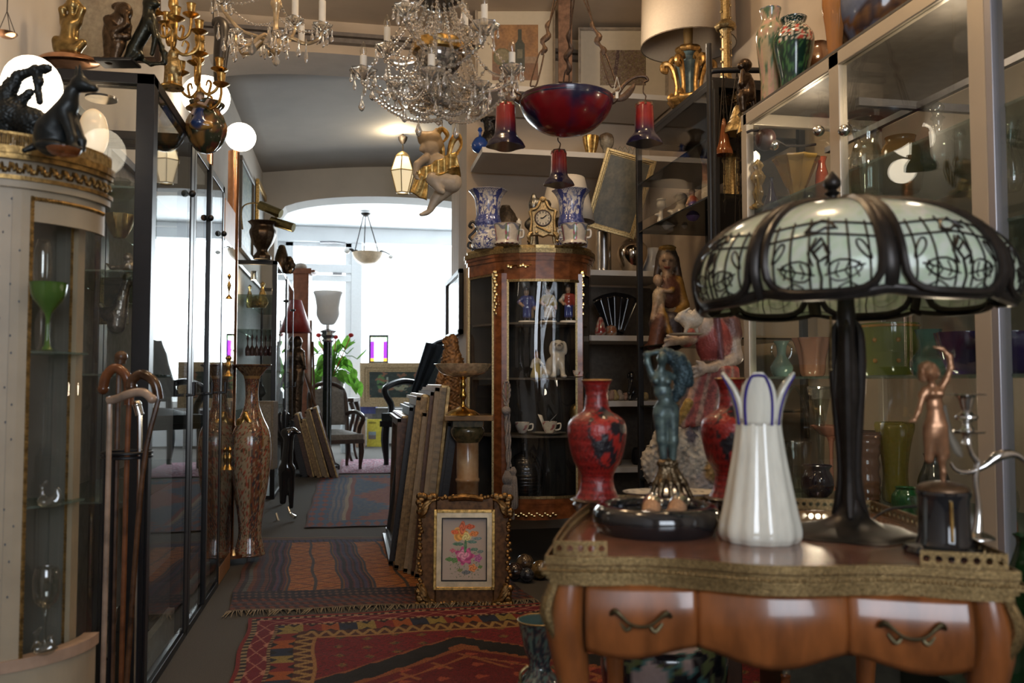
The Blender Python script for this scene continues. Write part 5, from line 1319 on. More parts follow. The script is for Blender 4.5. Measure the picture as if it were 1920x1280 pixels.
# the painting leaning behind, silver flask and vase
def dull(u, v): return mixc((.055, .055, .04), (.10, .09, .06), fb(u * 6, v * 6, 3) + .5)
o = picture('dark landscape in a tilted gilt frame behind the silver flask', 1142, 436, 5.35, 96, 150, dull, 10, oldbrass, 0, lean=-.12); o.rotation_euler[1] = .28
t, py = onS('silver_flask', 'tall cylindrical silver bottle on the shelf right of the curio cabinet', 'flask', 1132, 5.25, 1.71); y = lambda q: py - q
m = MB(); m.lathe(1132, [(0, y(0)), (14, y(0)), (14.5, y(8)), (14.5, y(70)), (14, y(76)), (9, y(82)), (4, y(88)), (4, y(98)), (7, y(104)), (7, y(106)), (0, y(105))], seg=28, sub=3); m.build('body', silver, t, angle=60)
t, py = onS('silver_vase', 'bulging mirror bright silver vase beside the tall flask', 'vase', 1186, 5.25, 1.71); y = lambda q: py - q
m = MB(); m.lathe(1186, [(0, y(0)), (15, y(1)), (22, y(12)), (29, y(32)), (28, y(48)), (18, y(60)), (9, y(68)), (8, y(92)), (12, y(100)), (0, y(98))], seg=32, sub=4); m.build('body', mat('rosy silver', (.72, .62, .50), .10, 1.0, var=.2), t)
# shelf things further down
t, py = onS('fan_ornament', 'black pleated fan shaped glass ornament on a white shelf', 'ornament', 1155, 5.3, 1.295); y = lambda q: py - q
m = MB(); m.grid(lambda u, v: (1155 + (u - .5) * 2 * (14 + 30 * v), 3 * math.cos(u * 20) * v, y(6 + 78 * v - 14 * (2 * u - 1) ** 2 * v)), 40, 8); m.build('fan', mat('black glass', (.01, .01, .012), .12, 0, coat=.6), t, solid=.006)
m = MB(); m.lathe(1155, [(16, y(0)), (14, y(4)), (8, y(8))], seg=20, sub=1); m.build('foot', blackm, t)
for px, lab, c_ in ((1126, 'red enamelled little flask on the shelf with the black fan', (.24, .03, .03)), (1146, 'tiny red berry ornament beneath the black fan', (.26, .10, .05))):
    t, py = onS('flask', lab, 'flask', px, 5.2, 1.295); y = lambda q: py - q
    m = MB(); m.lathe(px, [(8, y(0)), (11, y(6)), (9, y(18)), (4, y(34 if px < 1140 else 20)), (0, y(36 if px < 1140 else 22))], seg=16, sub=3, paint=lambda u, v: c_ if fb(u * 20, v * 9) > -.1 else (.3, .25, .2)); m.build('body', vgloss, t)
rr = random.Random(2)
for i in range(9):
    px = 1136 + i * 9.4; col_ = [(.42, .34, .27), (.36, .22, .16), (.40, .30, .14)][i % 3]; lab = 'little pale shell and bisque flower knick-knacks along the shelf below the black fan'
    t, py = onS('knick_knack', lab, 'knick-knack', px, 5.22, .88, 'small shell ornaments on the white shelf'); y = lambda q: py - q
    k = 1.35 if i < 4 else 1
    fbuild('body', t, [E_(px, y(5 * k), 0, 5 * k, 5 * k, 5, col_), E_(px + rr.uniform(-3, 3), y(11 * k), 0, 3.5 * k, 4 * k, 4, col_), E_(px - 3, y(8), 2, 3, 6, 3, col_)], vsatin, res=26, k=2, rough=.6, nscale=.5)
t, py = onS('black_monkey', 'shiny black seated monkey figure on the low white shelf', 'figurine', 1188, 5.2, .88); y = lambda q: py - q
fbuild('body', t, [E_(1188, y(22), 2, 10, 20, 9), E_(1184, y(46), 0, 8, 9, 8), C_(1184, y(34), -4, 4, 1178, y(14), -8, 3), C_(1190, y(12), 0, 7, 1180, y(4), -6, 4)], black_stone, res=50, k=3)
for px, col_, lab in ((1150, oldbrass, 'brass basket on the lowest white shelf'), (1200, blackm, 'ribbed dark jar on the lowest white shelf')):
    t, py = onS('jar', lab, 'jar', px, 5.2, .465); y = lambda q: py - q
    m = MB(); m.lathe(px, [(0, y(0)), (12, y(0)), (16, y(12)), (14, y(26)), (10, y(32)), (0, y(31))], seg=24, sub=3, rf=lambda a, v: 1 + .04 * math.cos(a * 14)); m.build('body', col_, t)

# ================================================================ inside the curio cabinet
def inV(name, label, cat, px, sh, dd=58, group=None):
    s0 = V['_f'][2]; d = 4.62 + dd * s0
    z = V.location.z + (V['_f'][1] - sh) * s0
    py = 716 - (z - 1) * F / d
    return thing(name, label, cat, px, py, d, group=group), py
RD, BL, WT, SK = (.30, .04, .03), (.03, .05, .26), (.5, .48, .44), (.42, .27, .18)
for (px, k, lab, fx) in ((1066, 1.0, 'painted porcelain hussar in red coat and blue trousers, upper right in the curio cabinet', 1), (988, .92, 'blue clad porcelain soldier, upper left in the curio cabinet', -1), (1028, .95, 'yellow coated porcelain soldier in the middle of the upper curio cabinet shelf', 1)):
    t, py = inV('soldier_figurine', lab, 'figurine', px, 602, 52, 'porcelain soldiers in the curio cabinet'); y = lambda q: py - q * k
    coat = RD if px == 1066 else BL if px == 988 else (.32, .24, .06); legs = BL if px != 1028 else WT
    g = [C_(px - 4, y(4), 0, 3, px - 4, y(14), 0, 3, (.03, .02, .02)), C_(px + 5, y(4), 0, 3, px + 4, y(14), 0, 3, (.03, .02, .02)), C_(px - 4, y(14), 0, 4, px - 3, y(30), 0, 5, legs), C_(px + 4, y(14), 0, 4, px + 3, y(30), 0, 5, legs),
         E_(px, y(40), 0, 8, 11, 6, coat), E_(px, y(50), 0, 9, 6, 6, coat), E_(px - 1, y(62), -1, 5, 6, 5, SK), E_(px - 1, y(70), 0, 6, 5, 6, (.03, .02, .02)), C_(px - 4, y(72), 0, 3, px - 7, y(84), 0, 4, WT),
         C_(px - 8, y(51), 0, 4, px - 15, y(42), -2, 3.4, WT if px == 1066 else coat), C_(px - 15, y(42), -2, 3, px - 9, y(35), -5, 2.6, SK), C_(px + 8, y(51), 0, 4.5, px + 13, y(38), 2, 5, coat), C_(px + 13, y(38), 2, 3, px + 15, y(28), 0, 2.4, SK), C_(px + 9, y(44), 6, 5, px + 10, y(14), 8, 4, (.20, .12, .05))]
    fbuild('body', t, g, vgloss, res=76, k=1.6)
    m = MB(); m.lathe(px, [(0, y(0)), (17, y(0)), (16, y(4)), (0, y(4))], seg=20, sub=1); m.build('base', porc, t)
t, py = inV('dog_figurine', 'white porcelain spaniel with long ears sitting on the middle shelf of the curio cabinet', 'figurine', 1043, 708, 48); y = lambda q: py - q
PW = (.60, .57, .52)
g = [E_(1040, y(22), 6, 17, 19, 17, PW, -20), E_(1046, y(34), -4, 13, 18, 12, PW), E_(1046, y(60), -6, 11, 11, 11, PW), E_(1048, y(56), -17, 6, 5, 6, PW), E_(1034, y(56), -4, 4.5, 12, 5, PW, 8), E_(1059, y(56), -4, 4.5, 12, 5, PW, -8), E_(1048, y(59), -22, 2, 1.6, 2, (.05, .04, .04)),
     C_(1040, y(26), -10, 5, 1038, y(4), -14, 4, PW), C_(1053, y(26), -10, 5, 1055, y(4), -14, 4, PW), E_(1036, y(2.5), -17, 5, 3, 6, PW), E_(1057, y(2.5), -17, 5, 3, 6, PW), E_(1028, y(8), 6, 13, 9, 11, PW), C_(1020, y(6), 14, 4, 1012, y(12), 18, 3, PW),
     E_(1042, y(62), -16, 1.6, 1.6, 1.6, (.03, .02, .02)), E_(1052, y(62), -16, 1.6, 1.6, 1.6, (.03, .02, .02))]
fbuild('body', t, g, vgloss, res=84, k=2.6)
t, py = inV('lady_figurine', 'small yellow and white porcelain lady left of the spaniel', 'figurine', 1006, 708, 50); y = lambda q: py - q
fbuild('body', t, [C_(1006, y(4), 0, 12, 1006, y(26), 0, 5, (.42, .36, .16)), E_(1006, y(31), 0, 6, 7, 5, WT), E_(1006, y(42), 0, 4, 5, 4, SK), E_(1006, y(46), 1, 5, 3, 4, (.14, .07, .03)), C_(1000, y(32), 0, 2.4, 996, y(20), -3, 2.2, WT), C_(1012, y(32), 0, 2.4, 1018, y(24), -3, 2.2, WT), E_(1018, y(12), 6, 7, 12, 6, WT)], vgloss, res=56, k=2)
def cup(label, px, sh, k=1.0, saucer=True):
    t, py = inV('teacup', label, 'cup', px, sh, 45, 'porcelain cups in the curio cabinet'); y = lambda q: py - q * k
    fl_p = lambda u, v: (.35, .10, .12) if fb(u * 16, v * 8, 3) > .28 else (.60, .58, .54)
    if saucer: m = MB(); m.lathe(px, [(0, y(1)), (14 * k, y(0)), (32 * k, y(4)), (33 * k, y(5)), (14 * k, y(2.5)), (0, y(2))], seg=32, sub=2); m.build('saucer', porc, t)
    m = MB(); m.lathe(px + 4, [(6 * k, y(3)), (8 * k, y(5)), (13 * k, y(14)), (15 * k, y(24)), (14 * k, y(24)), (11 * k, y(13)), (0, y(7))], seg=28, sub=3, paint=fl_p); m.build('cup', vgloss, t)
    m = MB(); m.tube([(px + 17 * k, 0, y(20)), (px + 25 * k, 0, y(21)), (px + 24 * k, 0, y(11)), (px + 15 * k, 0, y(9))], 1.5, 6, 3); m.build('handle', porc, t)
    return t
t = cup('flowered teacup on a saucer with a butterfly perched behind it', 1026, 818)
m = MB(); m.add([(1018, -6, 800), (1008, -8, 776), (1016, -6, 778), (1022, -4, 796), (1044, -6, 776), (1030, -4, 792)], [(0, 1, 2, 3), (3, 4, 5)]); m.build('butterfly', porc, t, solid=.002)
cup('white teacup at the left of the lower curio cabinet shelf', 975, 818, .95, False)
cup('tiny cup on the middle curio cabinet shelf beside the spaniel', 1078, 708, .55)
t, py = inV('egg_cup', 'gilt egg ornament on a stem in the curio cabinet', 'ornament', 1081, 818, 52); y = lambda q: py - q
m = MB(); m.lathe(1081, [(8, y(0)), (7, y(2)), (2, y(6)), (2, y(22)), (10, y(26)), (13, y(42)), (9, y(54)), (0, y(60))], seg=20, sub=4); m.build('body', oldbrass, t)
t, py = inV('ribbed_vase', 'dark horizontally ribbed vase at the bottom of the curio cabinet', 'vase', 984, 944, 48); y = lambda q: py - q
m = MB(); m.lathe(984, [(0, y(0)), (20, y(2)), (32, y(26)), (34, y(50)), (24, y(78)), (8, y(90)), (5, y(96)), (5, y(106)), (0, y(107))], seg=36, sub=12, rf=lambda a, v: 1 + .018 * math.cos(v * 190)); m.build('body', mat('dark pewter', (.06, .06, .065), .22, .7), t)
t, py = inV('platter', 'dark tray with a pale rim lying at the bottom of the curio cabinet', 'tray', 1060, 944, 50); y = lambda q: py - q
m = MB(); m.lathe(1060, [(0, y(2)), (26, y(2)), (32, y(6)), (33, y(5)), (26, y(0))], seg=32, sub=1); m.build('body', silver, t)
# grey tassel on the key
t = thing('tassel', 'long grey silk cord with a knot and tassel, hanging from the curio cabinet key', 'tassel', 949, 972, 4.58)
silk = mat('grey silk cord', (.33, .29, .27), .7, 0, var=.4, scale=200, bump=.5)
def ropet(m, pts, r, n=36):
    Q = catmull(pts, 8)
    for ph in (0, math.pi):
        m.tube([(q[0] + r * .8 * math.sin(i * .9 + ph), q[1] + r * .8 * math.cos(i * .9 + ph), q[2]) for i, q in enumerate(Q)], r, 5, 1)
m = MB(); ropet(m, [(948, 0, 760), (944, 0, 736), (947, 0, 716), (953, 0, 718), (955, 0, 738), (950, 0, 762)], 1.7); ropet(m, [(948, -2, 768), (950, -2, 820), (953, -2, 884)], 2.4); ropet(m, [(953, 3, 768), (955, 3, 820), (956, 3, 876)], 2.2)
m.ball((949, -2, 770), (9, 8, 9), 10, 8); m.build('cord', silk, t)
m = MB(); m.lathe(951, [(4, 882), (6, 888), (9, 896), (8, 904), (6, 908), (9, 914), (10, 940), (13, 972), (0, 974)], cy=-2, seg=40, sub=3, rf=lambda a, v: 1 + .08 * math.cos(a * 18)); m.build('tassel_head', silk, t)
m = MB(); m.lathe(962, [(3, 876), (7, 884), (5, 892), (8, 900), (10, 950), (0, 952)], cy=4, seg=30, sub=3, rf=lambda a, v: 1 + .08 * math.cos(a * 14)); m.build('tassel_head', silk, t)
# ================================================================ the cream curved vitrine in the left foreground
cv = thing('painted_vitrine', 'cream painted half-round vitrine with gilt gallery, in the left foreground', 'cabinet', 40, 1500, 1.62)
cv.location = at(14, 1474, 1.62); 
creamv = mat('chipped cream paint', (.37, .30, .205), .45, 0, var=.18, scale=9)
gv = mat('old gilt carving', (.38, .24, .085), .40, .85, var=.6, scale=70, bump=.5)
CXV, RV, BV = -122.0, 246.0, 150.0       # centre (px right, px away), radius of the half round front
def arc(a): a = math.radians(a); return (CXV + RV * math.sin(a), BV - RV * math.cos(a) * .85)
def ring(m, y0, y1, k, a0=-40, a1=100, n=40, th=8):
    for i in range(n):
        p, q = arc(a0 + (a1 - a0) * i / n), arc(a0 + (a1 - a0) * (i + 1) / n)
        vs = []
        for (x, d) in (p, q):
            for kk in (k, k - th / RV):
                X, D = CXV + (x - CXV) * kk, BV + (d - BV) * kk
                vs += [(X, D, y0), (X, D, y1)]
        m.add(vs, [(0, 1, 5, 4), (2, 6, 7, 3), (0, 4, 6, 2), (1, 3, 7, 5)])
def yy_(py): return 716 - (716 - py) * 1.0
m = MB(); ring(m, 352, 368, 1.0); ring(m, 300, 352, .97); ring(m, 368, 430, .955); m.build('frieze', creamv, cv); m = MB(); ring(m, 1290, 1500, .96); m.build('base', creamv, cv); m = MB()
m.prism([(CXV + (arc(a)[0] - CXV) * .99, BV + (arc(a)[1] - BV) * .99) for a in range(-40, 101, 5)] + [(CXV, BV + 60)], 300, 306, 'z')
m.build('carcass', creamv, cv)
m = MB(); ring(m, 290, 304, 1.035, th=14); ring(m, 304, 314, 1.02); m.build('gilt_cornice', gv, cv); m = MB(); ring(m, 346, 354, 1.02); m.build('gilt_cornice', gv, cv)
m = MB()
for i in range(46):
    a = -38 + i * 3.0; x, d = arc(a); s_ = 1 if i % 2 else -1
    X, D = CXV + (x - CXV) * .99, BV + (d - BV) * .99
    m.tube([(X - 5, D, 330 + 9 * s_), (X, D - 3, 330 - 8 * s_), (X + 5, D, 332), (X + 3, D - 2, 336)], [2, 4, 3.5, 2], 6, 3)
m.build('carved_frieze', gv, cv)
m = MB()
for i in range(150):
    a = -38 + i * .92; x, d = arc(a); X, D = CXV + (x - CXV) * 1.0, BV + (d - BV) * 1.0
    m.tube([(X, D, 290), (X + .6 * (i % 2), D, 266)], 1.5, 4, 1)
ring(m, 262, 267, 1.005, th=3, n=60); m.build('gallery_rail', gv, cv)
# front stile, window with gilt beading, curved side glass
m = MB()
def stile(m, a0, a1, k, y0, y1, th=14): ring(m, y0, y1, k, a0, a1, 4, th)
stile(m, 30, 46, .96, 368, 1500)
m.build('stile', creamv, cv)
def beads(m, a, k, y0, y1, n, r=4.5):
    x, d = arc(a); X, D = CXV + (x - CXV) * k, BV + (d - BV) * k
    for i in range(n): m.ball((X, D, y0 + (y1 - y0) * i / n), (r, r, r * 1.3), 6, 4)
    m.tube([(X, D, y0), (X, D, y1)], r * .6, 4, 1)
def hbeads(m, a0, a1, k, y, n, r=4.5):
    P = []
    for i in range(n + 1):
        x, d = arc(a0 + (a1 - a0) * i / n); p = (CXV + (x - CXV) * k, BV + (d - BV) * k, y); P.append(p); m.ball(p, (r * 1.3, r, r), 6, 4)
    m.tube(P, r * .6, 4, 1)
m = MB(); beads(m, 47, .95, 385, 1290, 120, 5); hbeads(m, 47, 96, .95, 385, 30, 5); m.build('gilt_beading', gv, cv)
m = MB(); Pn = [arc(a) for a in range(47, 99, 3)]
m.grid(lambda u, v: (CXV + (Pn[int(round(u * 17))][0] - CXV) * .93, BV + (Pn[int(round(u * 17))][1] - BV) * .93, 390 + 900 * v), 17, 3); m.build('curved_pane', thin_glass('curved old glass', (.93, .93, .90), 1.6), cv)
m = MB(); m.box(CXV + 60, 60, BV + 26, BV + 30, 380, 1500); m.build('back_panel', mat('grey green lining', (.13, .125, .105), .8, var=.3, scale=6), cv, smooth=False)
m = MB(); m.box(28, 62, BV - 4, BV + 20, 400, 1500); m.build('inner_post', mat('grey green lining', (.13, .125, .105)), cv, smooth=False)
m = MB(); m.box(62, 78, BV - 12, BV + 16, 400, 1500); m.build('back_post', creamv, cv, smooth=False)
m = MB(); beads(m, 0, 1, 400, 402, 1, 1); m.v = []; m.f = []; m.c = []
for i in range(130): m.ball((66, BV - 14, 405 + i * 7), (3.4, 3, 4.4), 6, 4)
m.tube([(66, BV - 13, 402), (66, BV - 13, 1310)], 2.6, 4, 1); m.build('gilt_beading', gv, cv)
m = MB(); ring(m, 1268, 1290, .985, -40, 100, 40, 30); m.build('lower_rim', mat('pinkish cream rim', (.40, .27, .19), .4, var=.2), cv)
for y in (682, 985):
    m = MB(); m.prism([(CXV + (arc(a)[0] - CXV) * .88, BV + (arc(a)[1] - BV) * .88) for a in range(-10, 96, 6)] + [(CXV + 100, BV + 20)], y, y + 4, 'z'); m.build('shelf', shglass, cv)
m = MB(); r2 = random.Random(9)
for i in range(26):
    a = 33 + r2.random() * 10; x, d = arc(a); X, D = CXV + (x - CXV) * .962, BV + (d - BV) * .962; y = 390 + i * 33
    m.ball((X, D, y), (2, 1.2, 2.6), 6, 4)
x, d = arc(38); m.tube([(CXV + (x - CXV) * .958, BV + (d - BV) * .958, 385), (CXV + (x - CXV) * .958, BV + (d - BV) * .958, 1260)], .8, 3, 1)
m.build('painted_pattern', mat('faded blue sprigs', (.10, .11, .13), .6), cv)
def inC(name, label, cat, px, sh, a=1.6, group=None):
    s0 = cv['_f'][2]; z = cv.location.z + (1500 - sh) * s0; d = a
    py = 716 - (z - 1) * F / d
    return thing(name, label, cat, px, py, d, group=group), py
t, py = inC('glass_vase', 'tall clear cut vase on the upper shelf of the cream vitrine', 'vase', 76, 682, 1.74); y = lambda q: py - q
m = MB(); m.lathe(76, [(16, y(100)), (12, y(120)), (16, y(150)), (15, y(190)), (10, y(210)), (9, y(209))], seg=24, sub=3, rf=lambda a, v: 1 + .04 * math.cos(a * 10)); m.lathe(76, [(14, y(0)), (14, y(3)), (3, y(10)), (3, y(92)), (14, y(101))], seg=20, sub=2); m.build('body', bglass, t)
t, py = inC('glass_dish', 'green glass dish on a stem inside the cream vitrine', 'dish', 84, 682, 1.66); y = lambda q: py - q
m = MB(); m.lathe(88, [(20, y(0)), (6, y(8)), (4, y(60)), (14, y(80)), (28, y(100)), (32, y(124)), (30, y(124)), (0, y(92))], seg=32, sub=3); m.build('body', tinted('olive green glass', (.08, .16, .03), .08, .7), t)
for px, sh, lab in ((92, 985, 'pair of glass swans on the lower shelf of the cream vitrine'), (80, 1268, 'clear glass animal at the bottom of the cream vitrine')):
    t, py = inC('glass_animal', lab, 'figurine', px, sh, 1.66); y = lambda q: py - q
    fbuild('body', t, [E_(px, y(12), 0, 22, 12, 12), C_(px - 12, y(18), 0, 5, px - 14, y(40), 0, 3.5), C_(px - 14, y(40), 0, 3.5, px - 6, y(50), 0, 3), C_(px + 12, y(18), 0, 5, px + 14, y(34), 0, 4), E_(px + 16, y(20), 0, 7, 12, 5)], bglass, res=60, k=2.5)
t, py = inC('glass_goblet', 'clear stemmed goblet under the lower shelf of the cream vitrine', 'goblet', 84, 1268, 1.70); y = lambda q: py - q
m = MB(); m.lathe(84, [(22, y(0)), (4, y(8)), (4, y(70)), (20, y(90)), (24, y(130)), (20, y(150)), (19, y(150))], seg=28, sub=3); m.build('body', bglass, t)

# ---- on top of the cream vitrine
VT2 = cv.location.z + (1500 - 300) * cv['_f'][2]
DK = (.02, .022, .022)
t = thing('cat_statue', 'black seated cat statue with pointed ears on the cream vitrine', 'statue', 122, 284, 1.62)
g = [E_(92, 252, 10, 34, 38, 26, DK, 10), C_(92, 240, 4, 26, 128, 196, -4, 17, DK), C_(128, 200, -4, 16, 134, 172, -4, 13, DK), E_(152, 158, -4, 20, 14, 15, DK, 20), E_(172, 164, -4, 12, 8, 9, DK, 20), C_(140, 148, 4, 6, 136, 120, 6, 2, DK), C_(152, 146, -10, 6, 152, 124, -12, 1.8, DK),
     C_(122, 210, -10, 14, 142, 262, -14, 8, DK), C_(142, 262, -14, 8, 146, 282, -18, 7, DK), C_(126, 214, 8, 13, 150, 262, 6, 7, DK), C_(150, 262, 6, 7, 152, 278, 4, 6, DK), E_(100, 276, -14, 28, 10, 14, DK), E_(152, 284, -18, 12, 6, 8, DK), C_(62, 268, 14, 7, 46, 282, 0, 5, DK)]
fbuild('body', t, g, mat('black patinated bronze', (.018, .022, .022), .38, .4, var=.5, scale=60, bump=.15), res=130, k=4)
t = thing('monkey_statue', 'black carved dragon-like beast with open loops, left of the black cat statue', 'statue', 40, 290, 1.72)
g = [E_(10, 215, 0, 40, 28, 24, DK, -15), E_(52, 225, 0, 34, 26, 22, DK), C_(4, 190, 0, 16, 30, 140, 0, 10, DK), C_(30, 140, 0, 9, 62, 128, 0, 8, DK), C_(62, 128, 0, 8, 70, 150, 0, 9, DK), E_(80, 126, 0, 14, 9, 9, DK, -10), C_(66, 150, 0, 7, 72, 190, 0, 6, DK), C_(2, 170, 0, 9, 12, 148, 0, 6, DK), C_(10, 240, 0, 16, 4, 284, 0, 9, DK), C_(60, 240, 0, 14, 66, 284, 0, 9, DK), C_(36, 240, 8, 9, 34, 284, 8, 7, DK), C_(24, 200, 0, 12, 52, 172, 0, 8, DK)]
fbuild('body', t, g, mat('black patinated bronze', (.02, .02, .02)), res=110, k=4, rough=1.0, nscale=.09)
t = thing('glass_ashtray', 'small amber glass dish behind the gallery rail of the cream vitrine', 'dish', 120, 292, 1.55)
m = MB(); m.lathe(120, [(0, 290), (22, 290), (30, 280), (28, 280), (20, 287)], seg=24, sub=2); m.build('body', tinted('amber glass', (.30, .10, .03), .05, .5), t)

# ---- on the black cabinets' tops (z about 2)
def onL(name, label, cat, px, d, z=1.99, group=None):
    py = 716 - (z - 1) * F / d; return thing(name, label, cat, px, py, d, group=group), py
GLD = (.35, .24, .09)
t = thing('seated_figure', 'gilt bronze crouching nude with hands behind the head, on a rounded base', 'sculpture', 132, 120, 2.72)
g = [E_(128, 88, 0, 26, 18, 18, GLD), C_(128, 86, 0, 17, 130, 50, 0, 15, GLD), E_(131, 44, 0, 18, 15, 12, GLD), C_(116, 92, -6, 11, 150, 98, -14, 8, GLD), C_(150, 98, -14, 8, 158, 84, -8, 7, GLD), C_(158, 84, -10, 6, 140, 106, -10, 6, GLD), C_(112, 96, 0, 10, 108, 76, -6, 7, GLD), C_(108, 80, -6, 7, 116, 106, -10, 6, GLD),
     C_(118, 40, 0, 7, 116, 18, -4, 5.5, GLD), C_(116, 18, -4, 5.5, 128, 4, 0, 4.5, GLD), C_(144, 40, 0, 7, 152, 16, 0, 5.5, GLD), C_(152, 16, 0, 5.5, 140, 0, 0, 4.5, GLD), C_(132, 32, 0, 7, 134, 20, 0, 6, GLD), E_(135, 8, -2, 12, 14, 12, GLD)]
fbuild('body', t, g, mat('gilt bronze', (.36, .25, .10), .28, .9, var=.5, scale=40, bump=.1), res=110, k=3)
m = MB(); m.lathe(126, [(0, 120), (54, 120), (56, 114), (44, 106), (20, 102), (0, 101)], seg=32, sub=3, ey=.6); m.build('base', copper, t)
BR = (.1, .06, .04)
t = thing('ape_sculpture', 'dark bronze ape standing and holding its chin, on a black slab', 'sculpture', 222, 118, 2.72)
g = [E_(214, 66, 0, 22, 32, 18, BR, -8), E_(222, 40, 0, 20, 18, 16, BR), E_(232, 22, -4, 16, 17, 14, BR), E_(240, 28, -14, 10, 9, 8, BR), E_(222, 10, 2, 16, 8, 12, BR), C_(208, 90, 0, 14, 206, 114, -4, 9, BR), C_(224, 86, -6, 12, 220, 113, -8, 8, BR), C_(206, 40, -10, 9, 222, 66, -18, 7, BR), C_(222, 66, -18, 7, 246, 52, -20, 5, BR), C_(246, 52, -20, 5, 244, 36, -20, 4.5, BR), C_(236, 48, 4, 8, 240, 70, -6, 6, BR), C_(240, 70, -6, 6, 222, 76, -18, 5, BR), C_(198, 80, 4, 8, 192, 78, 6, 3, BR), C_(208, 114, -8, 7, 196, 116, -14, 4, BR)]
fbuild('body', t, g, bronze, res=110, k=3, rough=.35, nscale=.2)
m = MB(); m.box(186, 256, -22, 22, 115, 121); m.build('base', blackm, t, smooth=False, bevel=.003)
t = thing('hound_sculpture', 'dark bronze leaping hound with raised head and curled tail, right of the ape', 'sculpture', 284, 124, 2.74)
g = [C_(250, 92, 0, 12, 278, 40, 0, 14, BR), C_(278, 40, 0, 13, 276, 4, 0, 9, BR), E_(284, 6, -4, 16, 9, 9, BR, 10), C_(250, 96, 0, 12, 238, 112, -4, 6, BR), C_(254, 92, 4, 10, 262, 104, 0, 6, BR), C_(262, 104, 0, 6, 246, 118, -4, 4, BR), C_(284, 40, -4, 8, 294, 74, -8, 5, BR), C_(294, 74, -8, 5, 288, 104, -8, 4, BR), C_(284, 46, 6, 7, 300, 84, 6, 4, BR), C_(300, 84, 6, 4, 306, 110, 6, 4, BR), C_(280, 14, 0, 8, 280, -20, 0, 6, BR), C_(246, 100, 4, 5, 280, 118, 6, 3.5, BR), C_(280, 118, 6, 3.5, 306, 116, 6, 3, BR), C_(306, 116, 6, 3, 308, 96, 6, 2.4, BR), C_(308, 96, 6, 2.4, 298, 92, 6, 2, BR)]
fbuild('body', t, g, mat('green black bronze', (.035, .035, .025), .32, .7, var=.5, scale=50), res=110, k=3, rough=.3, nscale=.2)
# gilt candelabra
def candelabrum(label, cx, base_y, d, top, arms, figure_):
    t = thing('candelabrum', label, 'candelabra', cx, base_y, d, group='gilt candelabra on the black cabinets')
    m = MB(); m.tube([(cx, 0, base_y), (cx, 0, top)], 4, 8, 1); m.lathe(cx, [(0, base_y), (22, base_y), (20, base_y - 5), (8, base_y - 12), (10, base_y - 24), (4, base_y - 34)], seg=20, sub=2)
    m.lathe(cx, [(4, top + 44), (10, top + 36), (7, top + 26), (12, top + 18), (5, top + 8), (9, top), (8, top - 14), (0, top - 14)], seg=16, sub=2); m.build('stem', gold, t)
    for (dx, dd, ya) in arms:
        m = MB(); x = cx + dx
        m.tube([(cx, 0, ya + 34), (cx + dx * .4, dd * .4, ya + 48), (cx + dx * .85, dd * .85, ya + 40), (x, dd, ya + 22), (x, dd, ya + 8)], [3.5, 3, 3, 2.6, 2.6], 7, 4)
        m.tube([(cx + dx * .5, dd * .5, ya + 46), (cx + dx * .6, dd * .6, ya + 28), (cx + dx * .45, dd * .45, ya + 22), (cx + dx * .36, dd * .36, ya + 32)], [2.5, 2.5, 2, 1.5], 6, 4)
        m.lathe(x, [(3, ya + 8), (14, ya + 2), (15, ya), (5, ya), (7, ya - 8), (8, ya - 18), (9, ya - 20), (6, ya - 20)], cy=dd, seg=16, sub=2); m.build('arm', gold, t)
    if figure_: fbuild('figure', t, [E_(cx, base_y - 40, 0, 14, 22, 12, GLD), E_(cx + 2, base_y - 66, 0, 9, 10, 9, GLD), C_(cx - 10, base_y - 50, 0, 6, cx - 22, base_y - 76, 0, 4, GLD), C_(cx + 10, base_y - 50, 0, 6, cx + 16, base_y - 30, -6, 4, GLD), C_(cx - 6, base_y - 26, 0, 8, cx - 10, base_y - 4, 0, 6, GLD), C_(cx + 8, base_y - 26, 0, 8, cx + 10, base_y - 4, 0, 6, GLD)], oldbrass, res=60, k=3)
    return t
candelabrum('taller gilt candelabrum with a putto stem, next to the leaping hound', 322, 166, 3.0, 10, [(-34, 0, 20), (34, 0, 24), (18, -30, 44), (-22, 26, 30), (46, 10, 52)], True)
candelabrum('smaller gilt candelabrum in front of the round lit globe', 372, 206, 3.25, 74, [(-34, 0, 134), (38, 0, 128), (44, -6, 158), (12, -30, 110), (-16, 24, 106)], False)
t = thing('horn_vase', 'big dark curved ribbed horn hanging at the top left', 'ornament', 404, 150, 3.6)
m = MB(); m.tube([(398, 0, 40), (412, 0, 44), (416, 0, 70), (414, 0, 96), (412, 0, 130), (412, 0, 160)], [8, 14, 15, 14, 12, 10], 14, 8); m.tube([(398, 0, 40), (396, 0, -240)], 1.2, 5, 1); m.build('body', mat('dark horn', (.045, .04, .038), .3, .2, var=.4), t)
